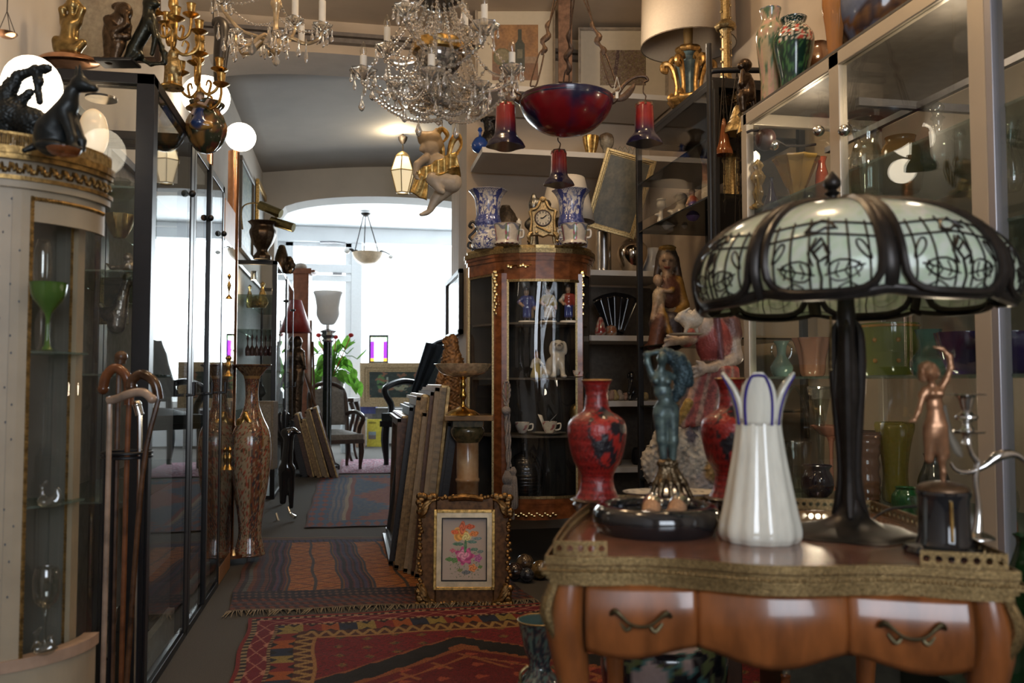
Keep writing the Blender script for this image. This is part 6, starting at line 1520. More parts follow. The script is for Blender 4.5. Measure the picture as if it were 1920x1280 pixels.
# jar with the porcelain lady
t = thing('lidded_jar', 'ornate dark encrusted jar with a porcelain lady seated on it, under the lit globe', 'jar', 388, 290, 3.28)
def jarp(u, v): n = fb(u * 12, v * 6, 2); return (.22, .11, .03) if n > .14 else (.10, .03, .02) if n > 0 else (.03, .035, .02)
m = MB(); m.lathe(386, [(0, 288), (14, 284), (28, 268), (36, 244), (32, 222), (24, 206), (30, 198), (28, 190), (0, 188)], seg=40, sub=4, rf=lambda a, v: 1 + .06 * math.sin(a * 9 + v * 12), paint=jarp); m.build('body', vgloss, t)
fbuild('lady', t, [C_(384, 238, -30, 15, 384, 214, -26, 7, (.02, .05, .16)), E_(384, 206, -26, 8, 9, 6, (.5, .35, .26)), E_(383, 190, -26, 6, 8, 6, (.5, .35, .26)), E_(383, 185, -24, 7, 6, 7, (.05, .03, .02)), C_(392, 206, -28, 3, 400, 196, -32, 2.5, (.5, .35, .26)), E_(388, 244, -32, 22, 9, 8, (.4, .22, .05)), C_(376, 206, -26, 3, 370, 222, -32, 2.5, (.5, .35, .26))], vgloss, res=66, k=2.4)
# balance scale and back wall bits
t = thing('balance_scale', 'iron balance pan hanging from three cords at the top left corner', 'scale', 12, 66, 2.3)
m = MB(); m.lathe(12, [(0, 70), (10, 70), (18, 64), (17, 62), (0, 66)], seg=20, sub=2); m.build('pan', copper, t)
m = MB()
for x, dd in ((-5, 0), (29, 0), (12, 14)): m.tube([(x, dd, 64), (12, 0, 20)], .8, 4, 1)
m.tube([(12, 0, 20), (14, 0, -160)], 1.2, 4, 1); m.build('cords', iron, t)
picture('large pale parchment map in a dark frame, behind the gilt figure', 196, 118, 3.1, 210, 260, lambda u, v: mixc((.42, .34, .22), (.30, .22, .14), fb(u * 4, v * 4) + .4), 12, darkwood, lean=-.05)

# ---- inside the nearest black cabinet
SG = (.30, .26, .22)
t = thing('silver_sculpture', 'silvery bronze dancer with outstretched arm inside the nearest black cabinet', 'sculpture', 226, 612, 2.95)
g = [C_(218, 610, 0, 16, 226, 566, 0, 12, SG), C_(226, 566, 0, 10, 238, 520, 0, 9, SG), E_(240, 500, 0, 11, 13, 9, SG), E_(238, 482, -2, 8, 9, 8, SG), C_(234, 500, -4, 5, 210, 502, -6, 3, SG), C_(210, 502, -6, 3, 200, 494, -6, 2, SG), C_(244, 505, 0, 5, 252, 540, 0, 4, SG), E_(212, 588, 0, 24, 14, 16, SG), C_(198, 590, 0, 8, 190, 572, -4, 5, SG)]
fbuild('body', t, g, mat('silvered bronze', (.36, .31, .27), .3, .85, var=.5, scale=40), res=90, k=3, rough=.5, nscale=.12)
for i, (px, py, k, lab) in enumerate(((215, 380, 1, 'scalloped glass shell dish on the top shelf of the nearest black cabinet'), (232, 378, .8, 'crystal bird on the top shelf of the nearest black cabinet'), (224, 446, 1, 'brass tray dish below the glass shelf in the nearest black cabinet'))):
    t = thing('glass_dish', lab, 'dish', px, py, 3.0)
    m = MB(); m.lathe(px, [(0, py), (10 * k, py), (20 * k, py - 18 * k), (26 * k, py - 40 * k), (24 * k, py - 40 * k), (0, py - 8)], seg=24, sub=2, rf=lambda a, v: 1 + .08 * math.cos(a * 9) * v); m.build('body', bglass if i < 2 else brass, t)
picture('small dark picture in a gilt frame on the second shelf of the nearest cabinet', 214, 608, 3.08, 52, 88, dull, 6, oldbrass, name='small_picture', res=16)
# walking sticks in a stand in front of the cabinet
t = thing('cane_stand', 'dark iron hoop stand full of walking sticks, beside the cream vitrine', 'stand', 232, 1330, 2.15)
m = MB()
for yy2 in (850, 858): m.tube([(228 + 44 * math.sin(i / 24 * 2 * math.pi), 44 * math.cos(i / 24 * 2 * math.pi), yy2) for i in range(25)], 3, 6, 1)
for a in (.5, 2.1, 3.7, 5.3): m.tube([(228 + 44 * math.sin(a), 44 * math.cos(a), 850), (228 + 44 * math.sin(a), 44 * math.cos(a), 1330)], 3.5, 6, 1)
m.lathe(228, [(0, 1330), (52, 1330), (50, 1320), (0, 1318)], seg=24, sub=1); m.build('frame', blackm, t)
cane = mat('brown cane', (.20, .07, .025), .25, 0, var=.5, scale=20, coat=.4)
for (pts, r, mm, lab) in (
    ([(222, 10, 1310), (226, 5, 900), (230, 0, 760), (226, 0, 710), (204, 0, 690), (186, 0, 704), (180, 0, 730)], 7, cane, 'walking stick with a broad hooked brown handle'),
    ([(244, -20, 1310), (262, -10, 900), (286, 0, 750), (278, 0, 718), (254, 0, 702), (236, 0, 712), (234, 0, 726)], 7, mat('tortoise cane', (.10, .045, .02), .2, 0, var=.7, scale=25, coat=.5), 'walking stick with a dark mottled crook handle'),
    ([(206, -30, 1310), (208, -30, 800), (204, -30, 752), (220, -30, 748), (246, -30, 738), (270, -30, 736), (286, -30, 748)], 6, mat('horn handle', (.42, .30, .22), .2, 0, var=.5, scale=16, coat=.5), 'walking stick with a pale swan-neck horn handle'),
    ([(250, 12, 1310), (248, 12, 900), (246, 12, 780), (240, 12, 760)], 6, silver, 'silver topped black walking stick'),
    ([(200, 20, 1310), (200, 20, 760), (202, 20, 680), (204, 20, 668)], 8, mat('knobbed cane', (.12, .06, .03), .35, 0, var=.6, scale=30), 'walking stick with an upright knobbed wooden head')):
    t = thing('walking_stick', lab, 'walking stick', pts[0][0], 1310, 2.15 + pts[0][1] * .0013, group='walking sticks in the iron stand')
    m = MB(); m.tube([(a, b * 1.0, c_) for a, b, c_ in pts[:3]], [5] * 3, 8, 4); m.build('shaft', mm, t)
    m = MB(); m.tube(pts[2:], [r * 1.35] * len(pts[2:]), 10, 5); m.ball(pts[-1], r * 1.5); m.build('handle', mm, t)
for px, lab, c_ in ((206, 'standing silver figure low in the nearest black cabinet', SG),):
    t = thing('statuette', lab, 'statuette', px, 1230, 2.7)
    fbuild('body', t, [C_(px, 1228, 0, 10, px, 1190, 0, 6, c_), E_(px, 1172, 0, 9, 16, 7, c_), E_(px, 1146, 0, 6, 8, 6, c_), C_(px + 8, 1166, 0, 3, px + 12, 1140, 0, 2.5, c_)], silver, res=60, k=2.5)

# ---- tall floral floor vase
def satsuma(u, v):
    n = fb(u * 34, v * 44, 5); n2 = fb(u * 60, v * 70, 8)
    base = (.15, .07, .035) if n > 0 else (.05, .045, .05)
    if v > .83: return mixc((.30, .19, .09), (.09, .05, .03), n2 + .5)
    a = ((u * 4 + .62) % 1 - .5) / .5
    pan = 1 - ((a / .62) ** 2 + ((v - .36) / .30) ** 2)
    if pan > 0:
        if pan < .07: return (.20, .12, .045)
        if abs(n) < .055: return (.10, .07, .04)
        if n2 > .24: return (.32, .08, .05)
        return (.33, .265, .18)
    if abs(v - .70) < .02: return (.34, .20, .08)
    if n2 > .22: return (.20, .065, .04)
    if abs(n2) < .045: return (.27, .21, .14)
    return base
t = thing('floor_vase', 'very tall floral patterned floor vase with a trumpet neck, standing left of the passage', 'vase', 468, 1040, 4.75)
m = MB(); m.lathe(468, [(0, 1040), (27, 1040), (27, 1030), (21, 1000), (24, 960), (33, 900), (37, 850), (34, 812), (22, 784), (14, 760), (12, 735), (15, 708), (24, 692), (34, 686), (33, 685), (12, 710), (0, 730)], seg=96, sub=16, paint=satsuma); m.build('body', vgloss, t)
g = [C_(456, 800, -20, 5, 462, 776, -16, 5, GLD), C_(462, 776, -16, 5, 470, 790, -20, 5, GLD), C_(470, 790, -20, 5, 484, 804, -18, 4, GLD), E_(450, 792, -16, 6, 8, 5, GLD), C_(440, 812, -10, 4, 452, 800, -18, 4, GLD)]
fbuild('dragon_handle', t, g, gold, res=50, k=2.5)
t = thing('radio_set', 'small pale fronted box leaning behind the tall floral vase', 'box', 488, 880, 5.6)
m = MB(); m.box(472, 512, -3, 30, 752, 880); m.build('case', mat('grey beige cloth', (.20, .17, .13), .8, var=.3, scale=90), t, smooth=False, bevel=.004)
m = MB(); m.box(476, 508, -5, -3, 758, 812); m.build('front_panel', mat('speckled panel', (.26, .24, .20), .7, var=.5, scale=200), t, smooth=False)
# gold trinkets in the narrow showcase
for i, (px, py, h, lab) in enumerate(((428, 560, 50, 'small gilt figure on the upper glass shelf of the narrow showcase'), (429, 705, 40, 'gilt candlestick on the middle glass shelf of the narrow showcase'), (430, 880, 44, 'gilt bell on the lower glass shelf of the narrow showcase'))):
    p = thing('gilt_trinket', lab, 'trinket', px, py, 4.45)
    m = MB(); m.lathe(px, [(8, py), (6, py - 4), (2, py - 10), (5, py - h * .5), (2, py - h * .7), (5, py - h * .85), (0, py - h)], seg=12, sub=3); m.build('body', gold, p)

# ================================================================ low lit cabinet's contents and top
CI = [(462, 700, 'amber glass figure in the low lit cabinet'), (490, 700, 'gilt winged ornament in the low lit cabinet')]
for i in range(7):
    px = 464 + i * 8.5; lab = 'small dark red cordial decanter in a row inside the low lit cabinet'
    t = thing('decanter', lab, 'decanter', px, 667, 8.0, group='row of little decanters in the low lit cabinet'); k = 1 + .3 * (i % 2)
    m = MB(); m.lathe(px, [(4, 667), (4.6, 660), (4, 652), (1.4, 647), (1.4, 642 - 4 * k), (2.6, 638 - 4 * k), (0, 632 - 6 * k)], seg=12, sub=2); m.build('body', tinted('ruby glass', (.10, .02, .02), .06, .8), t)
for px, py, h, w, mm, lab in ((468, 577, 44, 7, ambercut, 'amber glass horse on the upper shelf of the low lit cabinet'), (492, 577, 50, 9, gold, 'gilt bird figure on the upper shelf of the low lit cabinet'), (480, 577, 24, 10, oldbrass, 'brass bowl on the upper shelf of the low lit cabinet'), (486, 745, 40, 10, blackm, 'black hat-like dish on the lower shelf of the low lit cabinet')):
    t = thing('cabinet_ornament', lab, 'ornament', px, py, 8.0)
    m = MB(); m.lathe(px, [(w * .6, py), (w, py - h * .2), (w * .7, py - h * .5), (w * .3, py - h * .75), (w * .5, py - h * .9), (0, py - h)], seg=16, sub=3, rf=lambda a, v: 1 + .2 * math.sin(a * 3 + v * 9)); m.build('body', mm, t)
t = thing('downlight', 'lit downlight in the roof of the low cabinet', 'spotlight', 476, 516, 7.6)
m = MB(); m.lathe(476, [(6, 524), (5, 508), (0, 508)], seg=14, sub=1); m.build('housing', silver, t); m = MB(); m.lathe(476, [(0, 525), (5, 525)], seg=14, sub=1); m.build('bulb', emitwarm, t)
p = at(476, 540, 7.6); point_light('cabinet_light', p, 5, WARM, .02)
t = thing('bronze_urn', 'dark bronze urn on the low lit cabinet', 'urn', 492, 487, 7.33)
m = MB(); m.lathe(492, [(16, 486), (16, 480), (10, 470), (18, 456), (24, 436), (20, 424), (26, 417), (24, 416), (0, 424)], seg=32, sub=4, rf=lambda a, v: 1 + .04 * math.cos(a * 10)); m.build('body', bronze, t)
t = thing('picture_lamp', 'pair of brass tube picture lamps on curved arms above the bronze urn', 'wall lamp', 500, 430, 7.4)
for (x0, y0, x1, y1) in ((486, 384, 528, 402), (508, 414, 552, 428)):
    m = MB(); m.tube([(x0, 0, y0), (x1, -6, y1)], 8.5, 16, 1); m.build('tube', mat('olive brass tube', (.30, .24, .10), .2, .9, var=.3), t, angle=60)
m = MB(); m.tube([(455, 0, 430), (452, 0, 400), (458, 0, 384), (480, 0, 380), (500, 0, 388)], 1.4, 6, 4); m.tube([(500, 0, 388), (520, 0, 410)], 1.4, 6, 1); m.build('bracket', oldbrass, t)
for (px, py, h, w, lab) in ((528, 510, 50, 13, 'round dark bronze jar on the low lit cabinet, behind the urn'), (541, 513, 32, 10, 'spiky dark bronze figure at the far end of the low lit cabinet')):
    t = thing('bronze_jar', lab, 'jar', px, py, 8.15)
    m = MB(); m.lathe(px, [(w * .6, py), (w, py - h * .4), (w * .8, py - h * .7), (w * .4, py - h), (0, py - h)], seg=20, sub=3, rf=(lambda a, v: 1 + .35 * math.cos(a * 5 + v * 8)) if w == 10 else None); m.build('body', bronze, t)
# pictures on the left wall, seen at a slant
def wallpic(label, px0, px1, ytop, ybot, paint, fm, fw=.05, name='painting', X=-.985):
    ya, yb = ypx(px0, X), ypx(px1, X)
    zt = 1 + (716 - ytop) * depth((X, ya, 1)) / F; zb = 1 + (716 - ybot) * depth((X, ya, 1)) / F
    t = wthing(name, label, 'picture', (X, ya, zb), math.radians(90))
    L_, H_ = yb - ya, zt - zb; m = MB()
    for (a, b, c_, d_) in ((0, L_, 0, fw), (0, L_, H_ - fw, H_), (0, fw, fw, H_ - fw), (L_ - fw, L_, fw, H_ - fw)): m.box(a, b, -.035, 0, c_, d_)
    m.build('frame', fm, t, smooth=False, bevel=.006)
    m = MB(); m.grid(lambda u, v: (fw + (L_ - 2 * fw) * u, -.012, fw + (H_ - 2 * fw) * v), 30, 40, paint=paint); m.build('canvas', vsatin, t, smooth=False); return t
wallpic('tall greenish abstract painting on the left wall of the passage', 441, 466, 285, 462, lambda u, v: mixc((.05, .11, .10), (.16, .20, .15), fb(u * 9, v * 20, 2) * 2 + .5), mat('grey wood frame', (.14, .12, .10), .5))
wallpic('narrow gilt framed mirror on the left wall above the brass picture lamps', 474, 492, 330, 430, lambda u, v: (.25, .25, .24), gold, .07)
wallpic('black framed print low on the left wall above the urn', 500, 512, 425, 482, lambda u, v: (.5, .5, .48), blackm, .04)
# ================================================================ the far room
def zf(py, d): return 1 - (py - 716) * d / F
t = thing('torchere', 'tall floor lamp with a white tulip shade on a dark fluted column', 'floor lamp', 612, 886, 9.3)
m = MB(); m.lathe(612, [(9, 608), (14, 604), (21, 590), (21, 575), (24, 556), (27, 548), (25, 548), (18, 580), (0, 604)], seg=32, sub=4); m.build('shade', mat('frosted white glass', (.92, .91, .90), .4, var=.03, transl=.55), t)
m = MB(); m.lathe(612, [(3, 640), (3, 606), (5, 605)], seg=12, sub=1); m.lathe(612, [(7, 642), (11, 638), (8, 634), (13, 628), (10, 624), (15, 620), (4, 616)], seg=18, sub=1, rf=lambda a, v: 1 + .1 * math.cos(a * 7)); m.build('fitting', silver, t)
m = MB(); m.lathe(612, [(0, 880), (24, 880), (24, 872), (10, 864), (8, 850), (8, 640)], seg=24, sub=1, rf=lambda a, v: 1 + .05 * math.cos(a * 12)); m.build('column', mat('dark green column', (.012, .018, .016), .25), t)
t = thing('potted_plant', 'leafy green flamingo flower plant in a pale pot on a small table', 'plant', 622, 745, 10.9)
m = MB(); m.lathe(622, [(0, 746), (17, 746), (23, 715), (24, 706), (20, 706), (0, 712)], seg=24, sub=1); m.build('pot', mat('pale clay pot', (.38, .33, .30), .5), t)
green = mat('glossy leaf', (.14, .36, .04), .35, 0, var=.5, scale=20, transl=.45)
rp = random.Random(11)
for i in range(34):
    a = rp.random() * 2 * math.pi; r = rp.uniform(14, 48); h = rp.uniform(0, 56) + 4; x = 622 + r * math.cos(a) * 1.0; d = r * math.sin(a); y0 = 706 - h + (r - 20) * .9
    m = MB(); L_ = rp.uniform(9, 15); ta = rp.uniform(-.5, .5) + (1 if x > 622 else -1) * .5
    def lf(u, v):
        w = math.sin(math.pi * v ** .7) * L_ * .42; s_ = (u - .5) * 2
        return (x + math.sin(ta) * v * L_ * 1.5 + s_ * w * math.cos(ta), d + 3 * abs(s_) + v * 3 * math.sin(a), y0 + math.cos(ta) * v * L_ * 1.5 * (1 if h < 40 else -1) + s_ * w * -math.sin(ta) + 4 * v * v)
    L_ *= 1.5; m.grid(lf, 4, 6); m.tube([(622, 0, 708), ((622 + x) / 2, d / 2, min(y0, 700) - 6), (x, d, y0)], .9, 4, 2); m.build('leaf', green, t)
for (x, y0, d) in ((657, 628, 0), (596, 628, 0), (626, 631, 10)):
    m = MB(); m.tube([(622, 0, 706), ((x + 622) / 2, d, 670), (x, d, y0)], .8, 4, 3); m.ball((x, d, y0), (5, 2.5, 4), 8, 6); m.build('red_flower', mat('red spathe', (.55, .03, .03), .3), t)
t = thing('side_table', 'small dark side table with curved legs under the potted plant', 'table', 628, 862, 10.9)
m = MB(); m.box(586, 668, -32, 32, 746, 753); m.build('table_top', darkwood, t, smooth=False, bevel=.004)
for (x, d) in ((592, -26), (662, -26), (592, 26), (662, 26)):
    m = MB(); s_ = 1 if x > 628 else -1; m.tube([(x, d, 753), (x + 5 * s_, d, 775), (x - 3 * s_, d, 810), (x - 2 * s_, d, 845), (x + 5 * s_, d, 868)], [5, 4, 3, 2.6, 3], 8, 3); m.build('leg', darkwood, t)
def armchair(label, cx, py, d, k, sm, fm, rot=0):
    t = thing('armchair', label, 'chair', cx, py, d, rot=rot); X = lambda q: cx + q * k; Y = lambda q: py - q * k
    m = MB(); m.grid(lambda u, v: (X(-40 + 80 * u), (-38 + 76 * v) * k, Y(62 + 8 * math.sin(math.pi * u) * math.sin(math.pi * v))), 10, 10); m.box(X(-40), X(40), -38 * k, 38 * k, Y(62), Y(52)); m.build('seat', sm, t)
    m = MB(); m.box(X(-41), X(41), -40 * k, 40 * k, Y(53), Y(46)); m.build('seat_frame', fm, t, smooth=False)
    m = MB(); m.grid(lambda u, v: (X(-30 + 60 * u), (38 + 14 * v) * k, Y(76 + 62 * v + 6 * math.sin(math.pi * u) * v)), 8, 8); m.build('backrest', sm, t, solid=.03)
    m = MB(); m.tube([(X(-34), 38 * k, Y(50)), (X(-35), 46 * k, Y(100)), (X(-30), 54 * k, Y(140)), (X(0), 56 * k, Y(152)), (X(30), 54 * k, Y(140)), (X(35), 46 * k, Y(100)), (X(34), 38 * k, Y(50))], 4 * k, 8, 4); m.build('back_frame', fm, t)
    for s_ in (-1, 1):
        m = MB(); m.tube([(X(34 * s_), 42 * k, Y(96)), (X(40 * s_), 10 * k, Y(100)), (X(42 * s_), -22 * k, Y(94)), (X(42 * s_), -28 * k, Y(86)), (X(38 * s_), -20 * k, Y(70)), (X(37 * s_), -26 * k, Y(50))], 4 * k, 8, 4); m.build('armrest', fm, t)
    for (x, dd) in ((-36, -34), (36, -34), (-34, 36), (34, 36)):
        m = MB(); m.tube([(X(x), dd * k, Y(50)), (X(x * 1.04), dd * k, Y(30)), (X(x * .98), dd * k, Y(6)), (X(x), dd * k, Y(0))], [4.5 * k, 5 * k, 3 * k, 3.5 * k], 8, 3); m.build('leg', fm, t)
    return t
grey_v = mat('grey velvet', (.27, .25, .23), .8, var=.3, scale=40); dvel = mat('dark green velvet', (.022, .032, .032), .7, var=.3)
armchair('open armed wooden chair with a pale grey seat beside the plant', 628, 878, 9.85, 1.05, grey_v, darkwood, rot=.5)
ac = armchair('dark carved armchair with a blanket over its back, near the shop window', 800, 870, 10.4, 1.55, dvel, blackm, rot=-.45)
t = thing('blanket', 'dark blue blanket draped over the back of the carved armchair', 'blanket', 790, 745, 10.8)
m = MB(); m.grid(lambda u, v: (770 + 30 * v + (20 + 14 * v) * u, -10 + 3 * math.sin(u * 14), 742 - 100 * v + 6 * u * v), 14, 14); m.build('cloth', mat('navy wool', (.02, .03, .045), .9), t, solid=.02)
# big painting leaning at the window, stained glass on top
def flowers(u, v):
    n = fb(u * 6, v * 5, 31); c_ = mixc((.012, .020, .016), (.03, .045, .04), n + .5)
    if ((u - .22) / .08) ** 2 + ((v - .6) / .3) ** 2 < 1 and n > -.2: c_ = (.08, .16, .06)
    if abs(u - .34) < .02 and .15 < v < .8: c_ = (.30, .33, .28)
    if ((u - .6) / .14) ** 2 + ((v - .42) / .16) ** 2 < 1 and n > -.1: c_ = (.22, .22, .15)
    if n > .33: c_ = (.2, .09, .05)
    return c_
picture('large dark still life of leaves in a broad gilt frame, leaning at the shop window', 742, 762, 13.45, 132, 82, flowers, 17, mat('dulled gilt', (.42, .30, .17), .45, .4, var=.4, scale=50), 0, lean=-.06)
def stained(u, v):
    e = min(u, 1 - u, v, 1 - v)
    if e < .05: return (.02, .02, .02)
    if (u < .24 or u > .76) and v < .78: return (.16, .02, .30) if v > .16 else (.55, .25, .03)
    if v > .78: return (.28, .45, .25) if fb(u * 9, v * 9) > 0 else (.6, .55, .3)
    if abs(u - .24) < .02 or abs(u - .76) < .02: return (.5, .1, .05)
    return (.80, .78, .70)
t = thing('stained_glass_panel', 'small stained glass panel with purple columns standing on the big gilt frame', 'panel', 710, 680, 13.45)
m = MB(); m.grid(lambda u, v: (693 + 34 * u, 0, 680 - 51 * v), 30, 44, paint=stained)
sgm, nt_, b_ = nodemat('backlit stained glass'); ca2 = nt_.nodes.new('ShaderNodeAttribute'); ca2.attribute_name = 'Col'; tl2 = nt_.nodes.new('ShaderNodeBsdfTranslucent'); tr2 = nt_.nodes.new('ShaderNodeBsdfTransparent'); mx2 = nt_.nodes.new('ShaderNodeMixShader'); mx2.inputs[0].default_value = .6
nt_.links.new(ca2.outputs['Color'], tl2.inputs[0]); nt_.links.new(ca2.outputs['Color'], tr2.inputs[0]); nt_.links.new(tl2.outputs[0], mx2.inputs[1]); nt_.links.new(tr2.outputs[0], mx2.inputs[2]); nt_.links.new(mx2.outputs[0], nt_.nodes['Material Output'].inputs[0])
m.build('glass', sgm, t, smooth=False)
m = MB()
for (a, b_2, c_, d_) in ((692, 728, 628, 630), (692, 728, 679, 681), (692, 694, 628, 681), (726, 728, 628, 681)): m.box(a, b_2, -1.5, 1.5, c_, d_)
m.build('frame', blackm, t, smooth=False)
# boxes and books under it
cols = [('bluish flat box stacked below the gilt framed painting', (672, 706, 762, 775), (.05, .06, .22)), ('dark grey book stack end below the gilt framed painting', (700, 734, 764, 784), (.10, .10, .10)), ('black flat book right under the painting', (734, 772, 766, 784), (.06, .06, .07)), ('grey volume under the blue box', (672, 700, 775, 784), (.16, .14, .15))]
for lab, (x0, x1, y0, y1), c_ in cols:
    t = thing('box', lab, 'box', (x0 + x1) / 2, y1, 13.6, group=None); m = MB(); m.box(x0, x1, -12, 12, y0, y1); m.build('carton', mat('printed card ' + str(c_), c_, .5, var=.3, scale=30), t, smooth=False)
t = thing('box_stand', 'pale low bench carrying the books below the painting', 'bench', 730, 833, z=0); m = MB(); m.box(664, 800, -16, 10, 784, 790)
m.box(666, 672, -16, 10, 790, 833); m.box(790, 800, -16, 10, 790, 833); m.build('bench', mat('pale box', (.42, .40, .38), .7), t, smooth=False)
def text(body, size, loc, rot, m_, parent=None, name='lettering', ext=.001):
    cu = bpy.data.curves.new(name, 'FONT'); cu.body = body; cu.size = size; cu.extrude = ext; cu.align_x = 'CENTER'; cu.align_y = 'CENTER'; cu.materials.append(m_)
    o = bpy.data.objects.new(name, cu); COL.objects.link(o); o.location = loc; o.rotation_euler = rot
    if parent is not None: o.parent = parent
    bpy.context.view_layer.update(); me = bpy.data.meshes.new_from_object(o.evaluated_get(bpy.context.evaluated_depsgraph_get()))
    q = bpy.data.objects.new(name, me); COL.objects.link(q); q.parent = parent; q.location = loc; q.rotation_euler = rot; bpy.data.objects.remove(o); return q
t = thing('carton', 'white carton with dark capital letters behind the brown cardboard box', 'box', 670, 835, z=0)
m = MB(); m.box(650, 689, -2, 8, 782, 835); m.build('carton', mat('white card', (.6, .58, .53), .7), t, smooth=False)
k12 = t['_f'][2]; text('TEEBUILD', 7.5 * k12, (0, -3 * k12, (835 - 787) * k12), (math.pi / 2, 0, 0), blackm, t)
t = thing('carton', 'plain brown cardboard box standing on the floor by the shop window', 'box', 671, 838, z=0); m = MB(); m.box(658, 684, -3, 5, 790, 838); m.build('carton', mat('brown card', (.30, .19, .13), .8), t, smooth=False)
t = thing('poster_board', 'yellow cover with a small city photo, propped on the floor by the boxes', 'poster', 703, 837, z=0); m = MB(); m.box(688, 719, -1, 4, 786, 837); m.build('board', mat('yellow cover', (.62, .52, .06), .5), t, smooth=False)
m = MB(); m.grid(lambda u, v: (691 + 14 * u, -1.5, 823 - 14 * v), 14, 14, paint=lambda u, v: (.25, .32, .36) if v > .5 else mixc((.3, .2, .16), (.1, .12, .14), fb(u * 9, v * 9) + .5)); m.build('photo', vsatin, t, smooth=False)
k12 = t['_f'][2]; text('Allerlei', 5 * k12, (-5 * k12, -2 * k12, (837 - 792) * k12), (math.pi / 2, 0, 0), blackm, t)
t = thing('parcel', 'translucent plastic wrapped roll standing beside the grey seated chair', 'parcel', 650, 848, z=0); m = MB(); m.lathe(650, [(10, 848), (12, 820), (11, 795), (9, 784), (0, 782)], seg=16, sub=2, rf=lambda a, v: 1 + .1 * math.sin(a * 5 + v * 9)); m.build('wrap', mat('plastic wrap', (.55, .58, .60), .3), t)
# carved angel on the right, clock column and red shade on the left
OR = (.26, .13, .045)
t = thing('wooden_angel', 'tall weathered carved wooden angel figure behind the gilt compote', 'sculpture', 845, 790, 5.0)
g = [E_(846, 652, 0, 14, 18, 12, OR), E_(838, 640, 0, 8, 9, 8, OR), E_(850, 636, 0, 7, 10, 7, OR), E_(848, 676, 0, 20, 20, 14, OR), C_(846, 690, 0, 18, 846, 760, 0, 14, OR), C_(832, 696, -6, 9, 826, 716, -12, 7, OR), C_(826, 716, -12, 8, 838, 730, -14, 6, OR), C_(856, 700, 0, 14, 852, 786, 0, 12, OR), C_(836, 740, 0, 12, 834, 786, 0, 13, OR)]
fbuild('body', t, g, mat('gilt limewood', (.25, .12, .04), .5, .15, var=.6, scale=40, bump=.5), res=90, k=4, rough=1.6, nscale=.09)
t = thing('wooden_pedestal', 'dark wooden pedestal behind the stacked frames, carrying the carved angel', 'pedestal', 845, 1010, 5.0)
m = MB(); m.box(822, 870, -20, 20, 790, 800); m.box(828, 864, -16, 16, 800, 1025); m.box(822, 870, -20, 20, 1000, 1028); m.build('block', darkwood, t, smooth=False, bevel=.004)
t = thing('wall_clock_case', 'reddish wooden clock column with a carved cap, left of the glass door', 'clock', 566, 868, 10.55)
m = MB(); m.box(549, 578, -14, 14, 512, 868); m.box(545, 584, -18, 18, 503, 513); m.box(560, 590, -16, 16, 506, 510); m.build('case', mat('terracotta wood', (.24, .09, .045), .5, var=.3, scale=20), t, smooth=False, bevel=.004)
m = MB(); m.ball((560, 0, 499), (12, 12, 8)); m.build('finial', mat('pale stone', (.4, .35, .3), .6), t)
t = thing('red_lamp', 'figure lamp with a conical dark red shade behind the low black cabinet', 'lamp', 556, 800, 9.95)
m = MB(); m.lathe(552, [(30, 623), (10, 562)], seg=32, sub=1, cap=False); m.build('shade', mat('red lacquered shade', (.28, .025, .02), .4), t, solid=.002)
fbuild('body', t, [E_(556, 640, 0, 9, 11, 9), E_(555, 668, 0, 12, 18, 10), E_(556, 700, 0, 13, 18, 10), C_(556, 715, 0, 11, 556, 780, 0, 9), C_(566, 660, -4, 4, 572, 690, -6, 3)], bronze, res=60, k=4, rough=.8)
m = MB(); m.lathe(556, [(0, 876), (20, 876), (18, 790), (10, 780)], seg=16, sub=1); m.build('base', darkwood, t)
t = thing('easel', 'thin wooden easel rails beside the plant', 'easel', 582, 868, 10.0)
m = MB(); m.tube([(584, 0, 868), (580, 0, 600)], 2, 6, 1); m.tube([(570, 0, 700), (590, 0, 760), (600, 0, 800)], 3, 6, 1); m.tube([(590, 10, 868), (584, 0, 640)], 2, 6, 1); m.build('rails', midwood, t)
